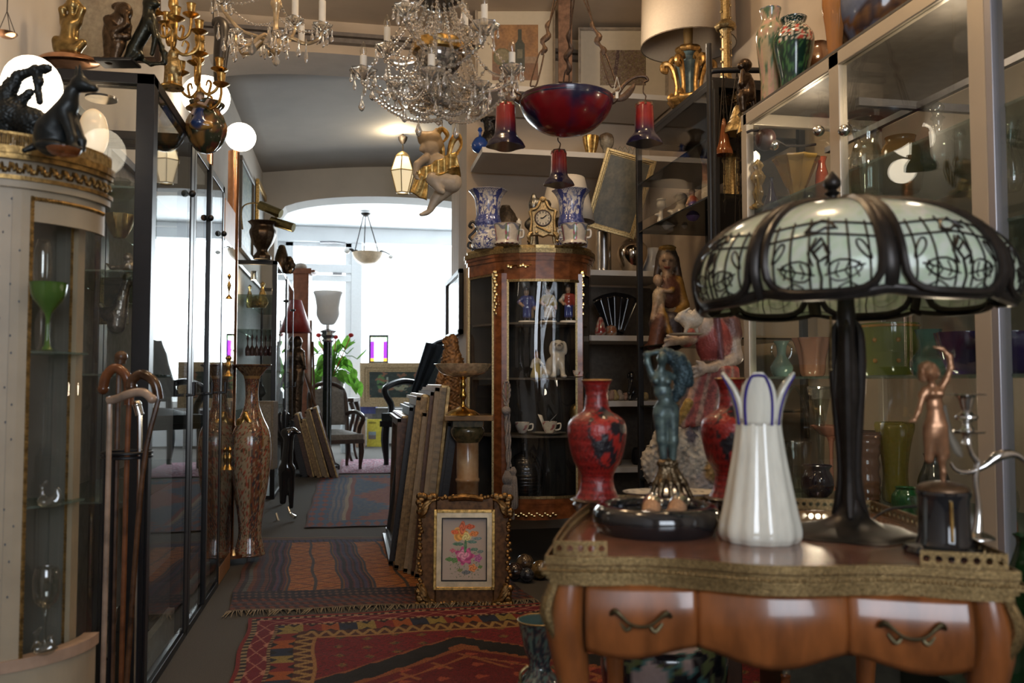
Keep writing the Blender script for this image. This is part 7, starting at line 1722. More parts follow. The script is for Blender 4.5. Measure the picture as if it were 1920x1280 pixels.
# leaning stacked frames, left in the passage
def leaner(label, bx, by, tx, ty, d, Ln, fm, w=.035, inner=None, group=None, cw=.04, name='framed_picture'):
    """a framed canvas standing edge-on: foot at pixel (bx, by), top edge at pixel (tx, ty), running away from the viewer"""
    a = at(bx, by, d); a.z = 0
    top = at(tx, ty, d); h = top.z; dx = top.x - a.x
    t = wthing(name, label, 'picture', tuple(a), 0, group)
    ax = Vector((dx, 0, h)); H = ax.length; ax.normalize(); nrm = Vector((ax.z, 0, -ax.x))
    def q(y, s, n): v = ax * s + nrm * n; return (v.x, y, v.z)
    def bar3(m, y0, y1, s0, s1, n0, n1):
        vs = [q(y, s, n) for y in (y0, y1) for s in (s0, s1) for n in (n0, n1)]
        m.add(vs, [(0, 1, 3, 2), (4, 6, 7, 5), (0, 4, 5, 1), (2, 3, 7, 6), (0, 2, 6, 4), (1, 5, 7, 3)])
    m = MB(); b = .07; 
    for (y0, y1, s0, s1) in ((0, Ln, 0, b), (0, Ln, H - b, H), (0, b, b, H - b), (Ln - b, Ln, b, H - b)):
        bar3(m, y0, y1, s0, s1, -w / 2, w / 2)
    bar3(m, .01, Ln - .01, .012, .03, -w * .9, -w / 2); bar3(m, .01, .03, .01, H - .01, -w * .9, -w / 2); bar3(m, .01, Ln - .01, H - .03, H - .012, -w * .9, -w / 2)
    for i in range(26):
        s = H * (i + .5) / 26; bar3(m, -.006, .0, s - H / 90, s + H / 90, -w * .42, w * .3)
    m.build('frame', fm, t, smooth=False)
    if fm in (gf1, gf2, gf3):
        m = MB(); bar3(m, -.012, -.002, .0, H, w * .12, w * .48); bar3(m, -.004, Ln * .98, H - .012, H + .006, -w * .4, w * .4); m.build('gilt_edge', goldedge, t, smooth=False, bevel=.003)
    m = MB(); bar3(m, b * .8, Ln - b * .8, b * .8, H - b * .8, -.006, .006); m.build('canvas', inner or mat('canvas back', (.10, .07, .045), .8), t, smooth=False)
    return t
goldedge = mat('rubbed gilt edge', (.50, .32, .13), .35, .7, var=.6, scale=30)
gf1 = mat('gilt frame side', (.32, .20, .09), .45, .4, var=.5, scale=50, bump=.3); gf2 = mat('brown frame side', (.13, .065, .035), .45, 0, var=.5, scale=40); gf3 = mat('beige frame side', (.33, .24, .14), .5, 0, var=.3, scale=40); gf4 = mat('black frame side', (.02, .018, .018), .4)
for i, (bx, tx, ty, fm, lab) in enumerate(((572, 548, 790, gf4, 'black edged picture, innermost of the leaning stack by the low cabinet'), (586, 556, 776, gf2, 'brown edged picture second from the wall in the low leaning stack'), (600, 570, 786, gf1, 'gilt edged picture in the middle of the low leaning stack'), (614, 578, 768, gf3, 'beige edged picture, tallest of the low leaning stack'), (630, 590, 764, gf2, 'outermost brown picture of the leaning stack by the low cabinet'))):
    leaner(lab, bx, 888, tx, ty, 9.0 - .03 * i, .45, fm, .05, group='stacked pictures leaning on the left side')
# big leaning stack right of the passage
for i, (bx, by, tx, ty, d, Ln, fm, w, lab) in enumerate((
    (752, 1075, 762, 782, 4.75, 1.0, gf2, .05, 'dark red brown board, leftmost of the tall stack of frames by the passage'),
    (744, 1062, 786, 762, 4.60, .9, gf4, .05, 'narrow black edged frame in the tall stack by the passage'),
    (756, 1078, 802, 742, 4.50, .85, gf1, .055, 'gilt beaded frame standing nearest the passage in the tall stack'),
    (772, 1082, 812, 772, 4.42, .8, gf3, .05, 'pale beige edged frame in the middle of the tall stack'),
    (784, 1084, 824, 732, 4.36, .8, gf2, .04, 'brown edged frame with a dark canvas in the tall stack'),
    (796, 1080, 838, 724, 4.30, .8, gf3, .055, 'tallest beige gilt frame, rightmost of the tall stack by the passage'),
    (812, 1080, 856, 790, 4.24, .6, gf4, .035, 'black framed canvas between the tall stack and the marble column'))):
    leaner(lab, bx, by, tx, ty, d, Ln, fm, w, group='tall stack of frames leaning by the passage')
# framed picture on the pier
X = .775; ya, yb = ypx(868, X), ypx(841, X)
t = wthing('wall_picture', 'black framed print hanging on the side of the pier above the frames', 'picture', (X, ya, 0), math.radians(90))
za, zb = 1 + (716 - 494) * 5.7 / F, 1 + (716 - 622) * 5.7 / F
m = MB(); L_ = yb - ya
for (a, b2, c_, d_) in ((0, L_, zb, zb + .035), (0, L_, za - .035, za), (0, .05, zb, za), (L_ - .05, L_, zb, za)): m.box(a, b2, 0, .03, c_, d_)
m.build('frame', blackm, t, smooth=False, bevel=.003)
m = MB(); m.box(.05, L_ - .05, .010, .016, zb + .03, za - .03); o = m.build('print', mat('glazed pale print', (.45, .44, .42), .06, coat=1.0), t, smooth=False)

# ================================================================ column, compote and the framed flower picture
t = thing('marble_column', 'alabaster column pedestal with a square slab and dark green marble capital', 'pedestal', 876, 1098, 4.2)
m = MB(); m.box(836, 926, -45, 45, 778, 788); m.build('slab', mat('ochre marble slab', (.26, .15, .06), .2, 0, var=.5, scale=8, coat=.4), t, smooth=False, bevel=.003)
m = MB(); m.box(850, 906, -28, 28, 788, 800); m.lathe(876, [(28, 800), (32, 806), (30, 818), (22, 830)], seg=28, sub=2); m.build('capital', mat('dark green marble', (.03, .035, .02), .2, 0, var=.8, scale=40, coat=.5, col2=(.12, .09, .04)), t)
m = MB(); m.lathe(876, [(21, 1040), (21, 905), (23, 903), (23, 898), (21, 896), (21, 830)], seg=32, sub=1); m.build('shaft', mat('veined alabaster', (.50, .38, .24), .22, 0, var=.55, scale=7, coat=.4, col2=(.24, .11, .04)), t, angle=60)
m = MB(); m.box(842, 910, -34, 34, 1040, 1098); m.build('plinth', mat('dark green marble', (.03, .035, .02)), t, smooth=False, bevel=.003)
t = thing('compote', 'gilt footed compote with a wide cut glass bowl, on the marble column', 'compote', 868, 779, 4.2)
m = MB(); m.lathe(868, [(0, 779), (30, 779), (30, 775), (20, 768), (6, 762), (4, 750), (7, 742), (4, 730), (6, 722), (4, 712), (8, 707), (0, 706)], seg=28, sub=2); m.build('foot', mat('bright gilt', (.70, .42, .10), .2, 1, var=.3), t)
m = MB(); m.lathe(868, [(6, 707), (22, 706), (42, 698), (53, 684), (51, 683), (40, 695), (0, 702)], seg=56, sub=3, rf=lambda a, v: 1 + .03 * math.sin(a * 16 + v * 8)); m.build('bowl', ambercut if False else mat('gilt lustre glass', (1, .76, .45), .14, .5, var=.4, scale=60, coat=.6, bump=.4), t)
# flower plaque in a carved frame
t = thing('flower_picture', 'porcelain flower plaque in an ornate carved gilt frame, standing on the floor', 'picture', 868, 1136, 3.86); t.rotation_euler[0] = .10 * -1
fr = mat('dark antique gilt', (.36, .20, .07), .38, .8, var=.75, scale=60, bump=.6)
def ffr(m, x0, x1, y0, y1, w, d0, d1):
    m.box(x0, x0 + w, d0, d1, y0, y1); m.box(x1 - w, x1, d0, d1, y0, y1); m.box(x0 + w, x1 - w, d0, d1, y0, y0 + w); m.box(x0 + w, x1 - w, d0, d1, y1 - w, y1)
m = MB(); ffr(m, 786, 955, 934, 1132, 30, -6, 6); m.build('frame', mat('dark red gilt frame', (.15, .07, .025), .4, .5, var=.6, scale=50), t, smooth=False, bevel=.004)
m = MB(); ff = random.Random(4)
for (x0, y0, x1, y1) in ((784, 932, 957, 932), (957, 932, 957, 1134), (957, 1134, 784, 1134), (784, 1134, 784, 932)):
    n = 34
    for i in range(n):
        q = i / n; cx_, cz_ = x0 + (x1 - x0) * q, y0 + (y1 - y0) * q; dd = min(abs(q), abs(1 - q)) ; big = 1.6 if dd < .16 else .85
        cx_ += (868 - cx_) * .035; cz_ += (1033 - cz_) * .03
        m.ball((cx_ + ff.uniform(-3, 3), -7 - 2 * big, cz_ + ff.uniform(-3, 3)), (5 * big, 4 * big, 4.5 * big), 6, 5)
for sx in (-1, 1):
    for sz in (-1, 1):
        X0, Z0 = 870 + sx * 70, 1033 + sz * 84
        for k in range(3): m.tube([(X0 - sx * 16 + sx * k * 6, -12, Z0 + sz * 10), (X0 + sx * 2, -15, Z0 + sz * (4 - k * 7)), (X0 + sx * 10, -13, Z0 - sz * (10 + 5 * k)), (X0 + sx * 4, -11, Z0 - sz * (18 + 2 * k))], [2, 4, 4, 2], 6, 4)
m.tube([(840, -10, 938), (870, -13, 934), (905, -10, 938)], [5, 7, 5], 8, 3); m.build('carving', fr, t)
m = MB(); ffr(m, 812, 928, 958, 1106, 6, -9, -4); m.build('gilt_slip', gold, t, smooth=False, bevel=.002)
m = MB(); ffr(m, 817, 923, 963, 1101, 12, -8, -3); m.build('liner', mat('pale gilt liner', (.78, .66, .46), .30, .5), t, smooth=False)
m = MB(); ffr(m, 827, 913, 973, 1090, 2, -8.6, -7); m.build('sight_edge', blackm, t, smooth=False)
petal = [(862, 1004, 14, 12, (.62, .30, .06), 3), (880, 990, 9, 5, (.55, .10, .03), 0), (852, 1000, 8, 4, (.60, .12, .03), 0), (866, 992, 6, 12, (.55, .13, .05), 0), (874, 1010, 8, 9, (.66, .55, .24), 0), (888, 1003, 9, 5, (.60, .20, .05), 0),
         (870, 1044, 17, 15, (.42, .07, .22), 7), (868, 1042, 10, 9, (.60, .25, .40), 4), (896, 1048, 7, 7, (.35, .12, .30), 5), (886, 1066, 8, 7, (.55, .22, .08), 5), (848, 1034, 5, 4, (.45, .12, .18), 0), (852, 1052, 6, 5, (.10, .22, .07), 0), (842, 1050, 7, 4, (.08, .20, .06), 0),
         (884, 1018, 10, 3, (.10, .20, .18), 0), (894, 1012, 9, 3, (.16, .24, .26), 0), (858, 1022, 12, 3, (.08, .18, .12), 0), (872, 1026, 3, 12, (.08, .20, .10), 0), (900, 1064, 4, 3, (.10, .2, .06), 0), (874, 1074, 8, 4, (.12, .14, .16), 0), (862, 1070, 5, 3, (.16, .2, .08), 0), (900, 1036, 6, 3, (.14, .2, .2), 0), (888, 1032, 8, 3, (.1, .2, .16), 0)]
def plaque(u, v):
    x, z = 829 + 82 * u, 975 + 113 * (1 - v)
    for (cx_, cz_, a, b2, c_, k) in reversed(petal):
        an = math.atan2(z - cz_, x - cx_); rr_ = 1 + (.18 * math.cos(an * max(k, 3)) if k else .12 * math.cos(an * 4 + cx_))
        q = ((x - cx_) / a) ** 2 + ((z - cz_) / b2) ** 2
        if q < rr_ ** 2: return mixc(c_, tuple(min(1, w * 1.7 + .04) for w in c_), .5 + .5 * math.sin(an * 3 + q * 7))
    if fb(x * .35, z * .35, 6) > .42 and 842 < x < 900 and 1030 < z < 1085: return (.16, .22, .14)
    return (.50, .44, .40)
m = MB(); m.grid(lambda u, v: (829 + 82 * u, -3.4, 1088 - 113 * v), 164, 226, paint=plaque); m.build('plaque', mat('porcelain plaque', (1, 1, 1), .25, var=.03, vcol=True, coat=.3), t, smooth=False)
# decorated balls on the floor
for i, (px, py, r, c1, c2) in enumerate(((965, 1088, 17, (.10, .06, .05), (.02, .015, .015)), (984, 1072, 17, (.26, .18, .10), (.07, .05, .04)), (988, 1092, 14, (.07, .08, .10), (.02, .02, .03)), (1013, 1086, 18, (.26, .17, .07), (.10, .06, .02)), (1034, 1078, 15, (.05, .03, .02), (.02, .01, .01)), (1046, 1092, 12, (.12, .07, .04), (.03, .02, .02)))):
    lab = ['dark brown decorated ball at the left end of the floor row', 'tan mottled ball behind the blue grey one on the floor', 'blue grey decorated ball in front on the floor', 'ochre veined ball, biggest of the floor row', 'dark ball right of the ochre veined one', 'small brown ball nearest the writing table leg'][i]
    t = thing('decorated_ball', lab, 'ball', px, py, z=0, group='decorated balls on the floor')
    if 1: 
        m = MB(); m.lathe(px, [(0.01, py + r * 0), (r * .55, py - r * .18), (r * .9, py - r * .6), (r, py - r), (r * .9, py - r * 1.4), (r * .55, py - r * 1.82), (0.01, py - r * 2)], seg=24, sub=3, cap=False, paint=lambda u, v, c1=c1, c2=c2: c1 if fb(u * 14, v * 9, 3) > 0 else c2); m.build('body', vgloss, t)
# ================================================================ glass and pottery in the aluminium showcase
def inR(name, label, cat, px, z, x=1.72, group=None, lim=True):
    if lim: x = max(1.50, min(x, 2.90 / atX(px, 716, 1.0).y))
    y = atX(px, 716, x).y; d = depth((x, y, z)); py = 716 - (z - 1) * F / d
    return thing(name, label, cat, px, py, d, group=group), py
amb = tinted('amber glass', (.30, .10, .03), .05, .5); amb2 = tinted('honey cut glass', (.42, .27, .08), .04, .55)
teal = tinted('teal glass', (.06, .14, .13), .05, .65); pinkg = tinted('pink glass', (.50, .24, .17), .08, .6)
purp = tinted('deep purple glass', (.03, .015, .07), .04, .75); lime = tinted('lime green glass', (.22, .25, .05), .1, .85)
ygreen = tinted('yellow green glass', (.20, .17, .03), .06, .6); emer = tinted('emerald glass', (.01, .10, .03), .04, .6); blk = tinted('black violet glass', (.02, .015, .03), .04, .9)
def gv_(name, label, px, z, prof, mm, x=1.72, rf=None, seg=28, cat='vase', group=None, sub=4, part='body', solid=0):
    t, py = inR(name, label, cat, px, z, x, group); m = MB(); m.lathe(px, [(r, py - h) for r, h in prof], seg=seg, sub=sub, rf=rf); m.build(part, mm, t, solid=solid); return t, py
flute = lambda n, k=.05: (lambda a, v: 1 + k * math.cos(a * n))
ruff = lambda n, k: (lambda a, v: 1 + k * math.cos(a * n) * v * v)
gv_('crystal_vase', 'honey coloured fan shaped cut vase on the top shelf of the showcase, left door', 1494, 1.65, [(14, 0), (15, 4), (11, 12), (18, 40), (30, 72), (41, 90), (38, 88), (14, 30), (0, 14)], amb2, rf=lambda a, v: 1 + .07 * math.cos(a * 10) * (.4 + v))
gv_('glass_ornament', 'golden encrusted glass centrepiece left of the fan shaped vase', 1422, 1.65, [(12, 0), (14, 6), (5, 14), (9, 30), (6, 44), (12, 60), (6, 74), (9, 84), (0, 96)], amb2, rf=lambda a, v: 1 + .22 * math.sin(a * 7 + v * 20), cat='ornament')
gv_('glass_bottle', 'dark teardrop bottle with a long thin neck, left of the fan shaped vase', 1447, 1.62, [(14, 0), (17, 8), (14, 22), (7, 42), (3, 62), (4, 70)], blk, x=1.60, cat='bottle')
gv_('glass_bottle', 'tall amber and red flask at the edge of the left showcase door', 1542, 1.65, [(12, 0), (13, 6), (12, 60), (9, 74), (7, 86), (10, 96)], tinted('red amber glass', (.42, .08, .03), .05, .6), cat='bottle')
gv_('glass_vase', 'round dark glass ball vase between the fan vase and the red flask', 1517, 1.65, [(4, 0), (12, 6), (14, 16), (9, 26), (4, 30)], blk, x=1.85)
gv_('cut_glass_vase', 'tall flaring clear cut glass vase behind the right showcase door, top shelf', 1626, 1.65, [(24, 0), (26, 4), (28, 50), (24, 78), (20, 96), (28, 128), (34, 134)], bglass, rf=flute(14, .03), solid=.003)
gv_('engraved_vase', 'broad amber vase with engraved leaves beside the tall clear cut vase', 1690, 1.65, [(30, 0), (36, 10), (40, 50), (34, 84), (26, 96), (28, 106)], tinted('engraved amber', (.34, .20, .07), .1, .7), x=1.85)
gv_('glass_jar', 'clear ribbed jar at the left end of the right showcase door', 1602, 1.65, [(14, 0), (16, 6), (15, 40), (12, 52), (13, 56)], bglass, x=1.62, rf=flute(10, .04), cat='jar')
gv_('crystal_decanter', 'cut crystal decanter near the showcase post, top shelf', 1760, 1.65, [(24, 0), (30, 12), (26, 40), (9, 60), (8, 84), (13, 90), (8, 96), (12, 112), (0, 124)], bglass, rf=flute(12, .05), cat='decanter')
gv_('glass_candlestick', 'clear glass candlestick on the top shelf, right of the decanter', 1800, 1.65, [(18, 0), (6, 8), (5, 60), (12, 70), (10, 84)], bglass, cat='candlestick', x=1.85)
gv_('crystal_vase', 'frosted crystal vase beyond the showcase post at the top right', 1892, 1.52, [(18, 0), (24, 20), (22, 60), (12, 90), (18, 130), (22, 136)], bglass, rf=flute(14, .05), x=1.75)
gv_('glass_animal', 'clear glass bird at the far right of the showcase', 1905, 1.30, [(10, 0), (22, 14), (16, 34), (5, 50), (7, 60), (0, 64)], bglass, cat='figurine', x=1.75)
t, py = gv_('handled_vase', 'speckled teal vase with two looped handles on the middle shelf', 1466, 1.02, [(13, 0), (18, 6), (21, 18), (13, 32), (8, 42), (10, 58), (15, 66), (14, 66)], tinted('speckled teal glass', (.20, .30, .28), .15, .7))
for s_ in (-1, 1):
    m = MB(); m.tube([(1466 + s_ * 10, 0, py - 62), (1466 + s_ * 18, 0, py - 56), (1466 + s_ * 18, 0, py - 42), (1466 + s_ * 12, 0, py - 32)], 2.2, 7, 4); m.build('handle', bglass, t)
gv_('ruffled_vase', 'pink glass vase with a ruffled petal rim on the middle shelf', 1524, 1.02, [(18, 0), (22, 8), (24, 34), (29, 58), (34, 70), (32, 70), (22, 34)], pinkg, rf=lambda a, v: 1 + .10 * math.cos(a * 7) * (.3 + v), seg=56)
t, py = inR('ice_bucket', 'lime green glass bucket with amber studs and rim, middle shelf behind the lamp stem', 'bucket', 1668, 1.02, 1.78)
m = MB(); m.lathe(1668, [(44, py), (48, py - 4), (50, py - 40), (53, py - 92), (51, py - 92), (47, py - 30), (0, py - 8)], seg=40, sub=3); m.build('body', lime, t)
m = MB(); m.tube([(1668 + 53 * math.sin(i / 30 * 2 * math.pi), 53 * math.cos(i / 30 * 2 * math.pi), py - 93) for i in range(31)], 2.6, 6, 1); m.build('rim', mat('amber rim', (.55, .25, .03), .15, coat=.5), t)
for a in (-2.2, -1.4, -.9, .9, .2 - 3.14, 1.4, -.1):
    for h in (28, 66):
        m = MB(); m.ball((1668 + 51 * math.sin(a), -51 * math.cos(a), py - h), 4.5, 8, 6); m.build('stud', mat('amber rim', (.55, .25, .03)), t)
gv_('glass_vase', 'dark teal waisted vase right of the lime green bucket', 1742, 1.02, [(26, 0), (33, 10), (33, 28), (20, 44), (16, 58), (24, 84), (23, 84)], teal, x=1.68)
gv_('glass_bowl', 'deep purple scalloped bowl in front of the showcase post', 1812, 1.02, [(22, 0), (30, 6), (34, 10), (44, 40), (52, 74), (50, 74), (30, 20)], purp, rf=ruff(9, .07), seg=54, cat='bowl', x=1.66)
gv_('glass_bowl', 'second deep purple scalloped bowl beyond the showcase post at the right edge', 1898, 1.02, [(22, 0), (30, 6), (34, 10), (44, 40), (52, 74), (50, 74), (30, 20)], purp, rf=ruff(9, .07), seg=54, cat='bowl', x=1.66)
gv_('small_bowl', 'small turquoise bowl on the upper glass shelf under the lamp shade', 1790, 1.121, [(6, 0), (10, 2), (19, 12), (18, 12), (6, 4)], tinted('turquoise glass', (.10, .34, .28), .1, .85), x=1.80, cat='bowl')
gv_('glass_dish', 'gilt rimmed flowered glass dish behind the small turquoise bowl', 1722, 1.121, [(14, 0), (24, 8), (30, 20), (28, 20)], pinkg, x=1.92, cat='dish')
t, py = gv_('glass_basket', 'clear glass basket with a tall looped handle on the lower shelf', 1492, .60, [(16, 0), (24, 20), (26, 60), (30, 90), (28, 90)], bglass, cat='basket', solid=.003)
m = MB(); m.tube([(1464, 0, py - 86), (1470, 0, py - 150), (1492, 0, py - 196), (1514, 0, py - 150), (1520, 0, py - 86)], 3, 8, 5); m.build('handle', bglass, t)
gv_('glass_vase', 'slender clear trumpet vase beside the glass basket', 1540, .60, [(20, 0), (5, 8), (6, 60), (10, 130), (22, 190), (21, 190)], bglass, solid=.003, x=1.85)
gv_('glass_pot', 'dark round pot with an amber spot on the lower shelf', 1533, .60, [(18, 0), (28, 12), (29, 34), (22, 50), (28, 58), (25, 58)], blk, cat='pot', x=1.62)
gv_('coiled_vase', 'brownish vase wound with wavy pale rings, behind the lamp stem', 1624, .60, [(24, 0), (26, 20), (25, 80), (30, 118), (34, 130), (32, 130)], tinted('ringed glass', (.16, .08, .05), .1, .8), rf=lambda a, v: 1 + .04 * math.cos(v * 70), sub=10)
gv_('fluted_bowl', 'salmon ruffled footed bowl low behind the lamp stem', 1560, .60, [(14, 0), (5, 10), (5, 90), (20, 104), (36, 120), (34, 120)], pinkg, rf=ruff(8, .08), seg=48, cat='bowl', x=1.9)
gv_('glass_vase', 'yellow green vase with a lobed top on the lower shelf', 1680, .60, [(20, 0), (24, 10), (22, 60), (28, 110), (34, 140), (30, 150), (16, 146)], ygreen, rf=ruff(6, .10), seg=42, x=1.80)
gv_('glass_bowl', 'emerald green glass bowl on the lower shelf', 1700, .60, [(16, 0), (24, 10), (26, 34), (18, 48), (20, 52)], emer, cat='bowl', x=1.66)
gv_('glass_jug', 'dark glass jug with an arched handle on the lower shelf', 1752, .60, [(20, 0), (28, 16), (28, 50), (16, 84), (18, 100)], tinted('smoke glass', (.05, .05, .04), .05, .6), cat='jug', x=1.85)
gv_('cut_glass_bowl', 'pink and clear cut glass bowl above the copper dancer figure plinth', 1742, .62, [(18, 0), (26, 10), (32, 34), (30, 34)], bglass, rf=flute(12, .06), cat='bowl', x=1.62)
gv_('perfume_bottle', 'orange perfume bottle with a ball stopper at the right edge', 1893, .60, [(14, 0), (15, 4), (14, 46), (6, 54), (4, 62), (8, 72), (0, 82)], tinted('orange glass', (.45, .14, .02), .05, .6), cat='bottle', x=1.60)
gv_('glass_globe', 'clear glass globe vase on the right lower shelf', 1880, .60, [(12, 0), (28, 20), (26, 50), (12, 66)], bglass, x=1.9)
for i in range(6):
    px = 1410 + i * 22
    gv_('liqueur_glass', 'small clear stemmed glass in the row on the lower shelf of the left showcase door', px, .60, [(9, 0), (2, 3), (2, 22), (8, 28), (9, 46), (8, 46)], bglass, cat='glass', group='small stemmed glasses in the showcase', x=1.9, seg=16, sub=2)
for i in range(5):
    px = 1600 + i * 44
    gv_('tumbler', 'ribbed clear tumbler in the row on the upper middle shelf', px, 1.38, [(11, 0), (13, 4), (15, 34), (14, 34)], bglass, cat='glass', group='ribbed tumblers in the showcase', x=1.82, seg=16, sub=1, rf=flute(8, .04))
# reflector lamp in the left door
t, py = inR('clip_lamp', 'dark clip-on reflector spotlight with its bulb, inside the left showcase door', 'spotlight', 1435, 1.65 + .27, 1.72)
m = MB(); m.lathe(1435, [(6, py + 30), (16, py + 22), (19, py + 4), (12, py - 8), (0, py - 10)], seg=24, sub=3); o = m.build('reflector', mat('brown reflector', (.05, .02, .015), .3), t)
m = MB(); m.ball((1448, -8, py + 22), (10, 10, 10), 14, 10); m.build('bulb', silver, t); m = MB(); m.tube([(1400, 0, py - 4), (1424, 0, py - 8), (1480, 20, py + 16), (1540, 30, py + 10)], 2.6, 6, 2); m.build('arm', iron, t)
point_light('showcase_spot_and_fill', (1.62, 2.75, 1.92), 2.6, (1, .80, .58), .03)
point_light('showcase_spot_and_fill', (1.60, 2.1, .97), 2.2, (1, .80, .58), .03)  # added fill under the middle shelf, no real lamp here
point_light('showcase_spot_and_fill', (1.60, 2.75, .97), 2.2, (1, .80, .58), .03)  # second added fill, brightens the lower shelf glass
point_light('showcase_spot_and_fill', (1.62, 2.0, 1.92), 3.0, (1, .80, .58), .03)

# ================================================================ on top of the showcase
def onT(name, label, cat, px, x=1.6, z=2.03, group=None): return inR(name, label, cat, px, z, x, group)
def cloi(base, fl_c):
    def f(u, v):
        n = fb(u * 26, v * 12, 6); k = fb(u * 60, v * 34, 9)
        q = abs(u + .02) < .16 and .35 < v < .85
        if q and k > .16: return (.60, .56, .48)
        if q and v < .52 and n > .1: return fl_c
        if .12 < v < .45 and k > .20: return (.05, .16, .06)
        return base
    return f
t, py = onT('cloisonne_vase', 'dark green enamel vase with white blossom sprays, on top of the showcase', 'vase', 1490, 1.56)
m = MB(); m.lathe(1490, [(20, py), (24, py - 4), (26, py - 40), (36, py - 92), (36, py - 116), (26, py - 132), (20, py - 138), (24, py - 148), (22, py - 148), (0, py - 120)], seg=64, sub=8, paint=cloi((.008, .035, .028), (.45, .06, .05))); m.build('body', vgloss, t)
t, py = onT('floral_vase', 'tall beige porcelain vase with pink chrysanthemums, left of the green enamel vase', 'vase', 1447, 1.72)
def chry(u, v):
    n = fb(u * 16, v * 8, 15); k = fb(u * 40, v * 18, 1)
    return (.42, .26, .20) if n > .18 else (.08, .14, .08) if n < -.22 else (.10, .12, .2) if v > .84 and k > 0 else (.34, .28, .18)
m = MB(); m.lathe(1447, [(18, py), (20, py - 6), (20, py - 50), (26, py - 110), (26, py - 140), (16, py - 160), (20, py - 182), (18, py - 182)], seg=48, sub=6, paint=chry); m.build('body', vgloss, t)
t, py = onT('seated_monkey', 'dark bronze monkey sitting on a gilt fluted stand, at the end of the showcase top', 'statuette', 1406, 1.75)
g = [E_(1400, py - 52, 0, 16, 28, 13, BR), E_(1398, py - 96, 0, 13, 12, 12, BR), E_(1388, py - 92, -8, 7, 6, 6, BR), C_(1400, py - 72, -6, 7, 1388, py - 56, -12, 5, BR), C_(1388, py - 56, -12, 5, 1390, py - 80, -14, 4, BR), C_(1404, py - 40, -4, 10, 1388, py - 30, -12, 7, BR), C_(1388, py - 34, -12, 7, 1390, py - 8, -10, 6, BR), C_(1412, py - 50, 6, 6, 1416, py - 14, 4, 4, BR)]
fbuild('body', t, g, bronze, res=90, k=3, rough=.4, nscale=.2)
m = MB(); m.lathe(1402, [(20, py + 34), (18, py + 26), (14, py + 4), (18, py - 4), (0, py - 5)], seg=28, sub=2, rf=flute(14, .05)); m.build('stand', oldbrass, t)
for px, x, lab, prof, mm, fl_ in ((1566, 1.52, 'amber frosted glass vase leaning at the showcase top by the middle post', [(14, 0), (12, 4), (16, 60), (22, 110), (20, 140)], tinted('copper amber glass', (.40, .17, .05), .08, .8), 8), (1596, 1.70, 'ivory openwork porcelain vase behind the amber frosted vase', [(20, 0), (24, 20), (26, 60), (18, 100), (22, 120)], tinted('beige lace', (.36, .28, .18), .3, .9), 12), (1532, 1.9, 'brown glazed jar behind the green enamel vase', [(20, 0), (34, 30), (36, 80), (24, 110), (26, 120)], tinted('brown glaze', (.16, .07, .03), .1, .95), 6)):
    gv_('glass_vase', lab, px, 2.03, prof, mm, x=x, rf=flute(fl_, .04))
def mott(u, v): return mixc((.20, .09, .03), (.05, .03, .03), fb(u * 20, v * 12, 3) * 2 + .5) if fb(u * 8, v * 5, 9) < .2 else (.12, .14, .2)
t, py = onT('mottled_vase', 'huge mottled brown and blue glass vase at the top edge over the right door', 'vase', 1648, 1.66)
m = MB(); m.lathe(1648, [(24, py), (50, py - 30), (78, py - 80), (80, py - 130), (40, py - 180), (42, py - 200)], seg=48, sub=6, paint=mott); m.build('body', vgloss, t)

# ================================================================ corner: rack top and rack contents
RT = BH + .02
t = thing('gilt_lamp', 'table lamp with a big drum shade and a gilt and blue carved baroque base', 'lamp', 1294, 240, z=RT)
m = MB(); m.lathe(1292, [(88, 84), (84, -80)], seg=64, sub=1, cap=False); m.build('shade', mat('linen shade', (.46, .38, .29), .8, var=.05, scale=90, transl=.2), t, solid=.003)
m = MB(); m.tube([(1292 + 88 * math.sin(i / 40 * 2 * math.pi), 88 * math.cos(i / 40 * 2 * math.pi), 84) for i in range(41)], 1.1, 5, 1); m.build('shade_rim', mat('rim tape', (.12, .09, .06), .7), t)
bluep = mat('worn blue paint', (.10, .15, .16), .6, 0, var=.5, scale=30)
m = MB(); m.lathe(1292, [(12, 240), (34, 240), (34, 226), (14, 218), (10, 208), (26, 196), (34, 186), (18, 178)], seg=6, sub=2); m.lathe(1292, [(18, 180), (16, 160), (22, 130), (26, 118)], seg=6, sub=1); m.lathe(1292, [(12, 118), (10, 104), (18, 96), (20, 88), (8, 82)], seg=20, sub=2); m.build('urn', bluep, t, smooth=False)
bgil = mat('burnished carved gilt', (.52, .30, .10), .35, .85, var=.6, scale=50, bump=.3)
m = MB(); m.lathe(1292, [(30, 200), (38, 190), (36, 184), (26, 182)], seg=40, sub=2, rf=flute(10, .06)); m.build('gilt_collar', bgil, t); m = MB(); m.lathe(1292, [(20, 98), (24, 92), (20, 86), (8, 84)], seg=30, sub=2, rf=flute(8, .08))
m.build('gilt_collar', bgil, t)
for a in range(6):
    A = a * math.pi / 3 + .4; X = lambda r, A=A: 1292 + r * math.sin(A); D = lambda r, A=A: -r * math.cos(A)
    m = MB(); m.tube([(X(24), D(24), 182), (X(22), D(22), 160), (X(28), D(28), 130), (X(36), D(36), 118), (X(46), D(46), 118), (X(48), D(48), 128), (X(41), D(41), 132), (X(40), D(40), 125)], [5, 4, 5, 6, 6, 5, 4, 3], 8, 4)
    m.tube([(X(36), D(36), 118), (X(28), D(28), 108), (X(20), D(20), 114)], [5, 6, 4], 8, 3); m.tube([(X(28), D(28), 190), (X(36), D(36), 182), (X(30), D(30), 174)], [4, 5, 3], 7, 3); m.build('scroll', bgil, t)
m = MB(); m.lathe(1292, [(8, 84), (9, 60), (9, 48), (4, 46), (3, -60)], seg=14, sub=1); m.build('candle_tube', mat('amber wax tube', (.20, .12, .04), .5), t)
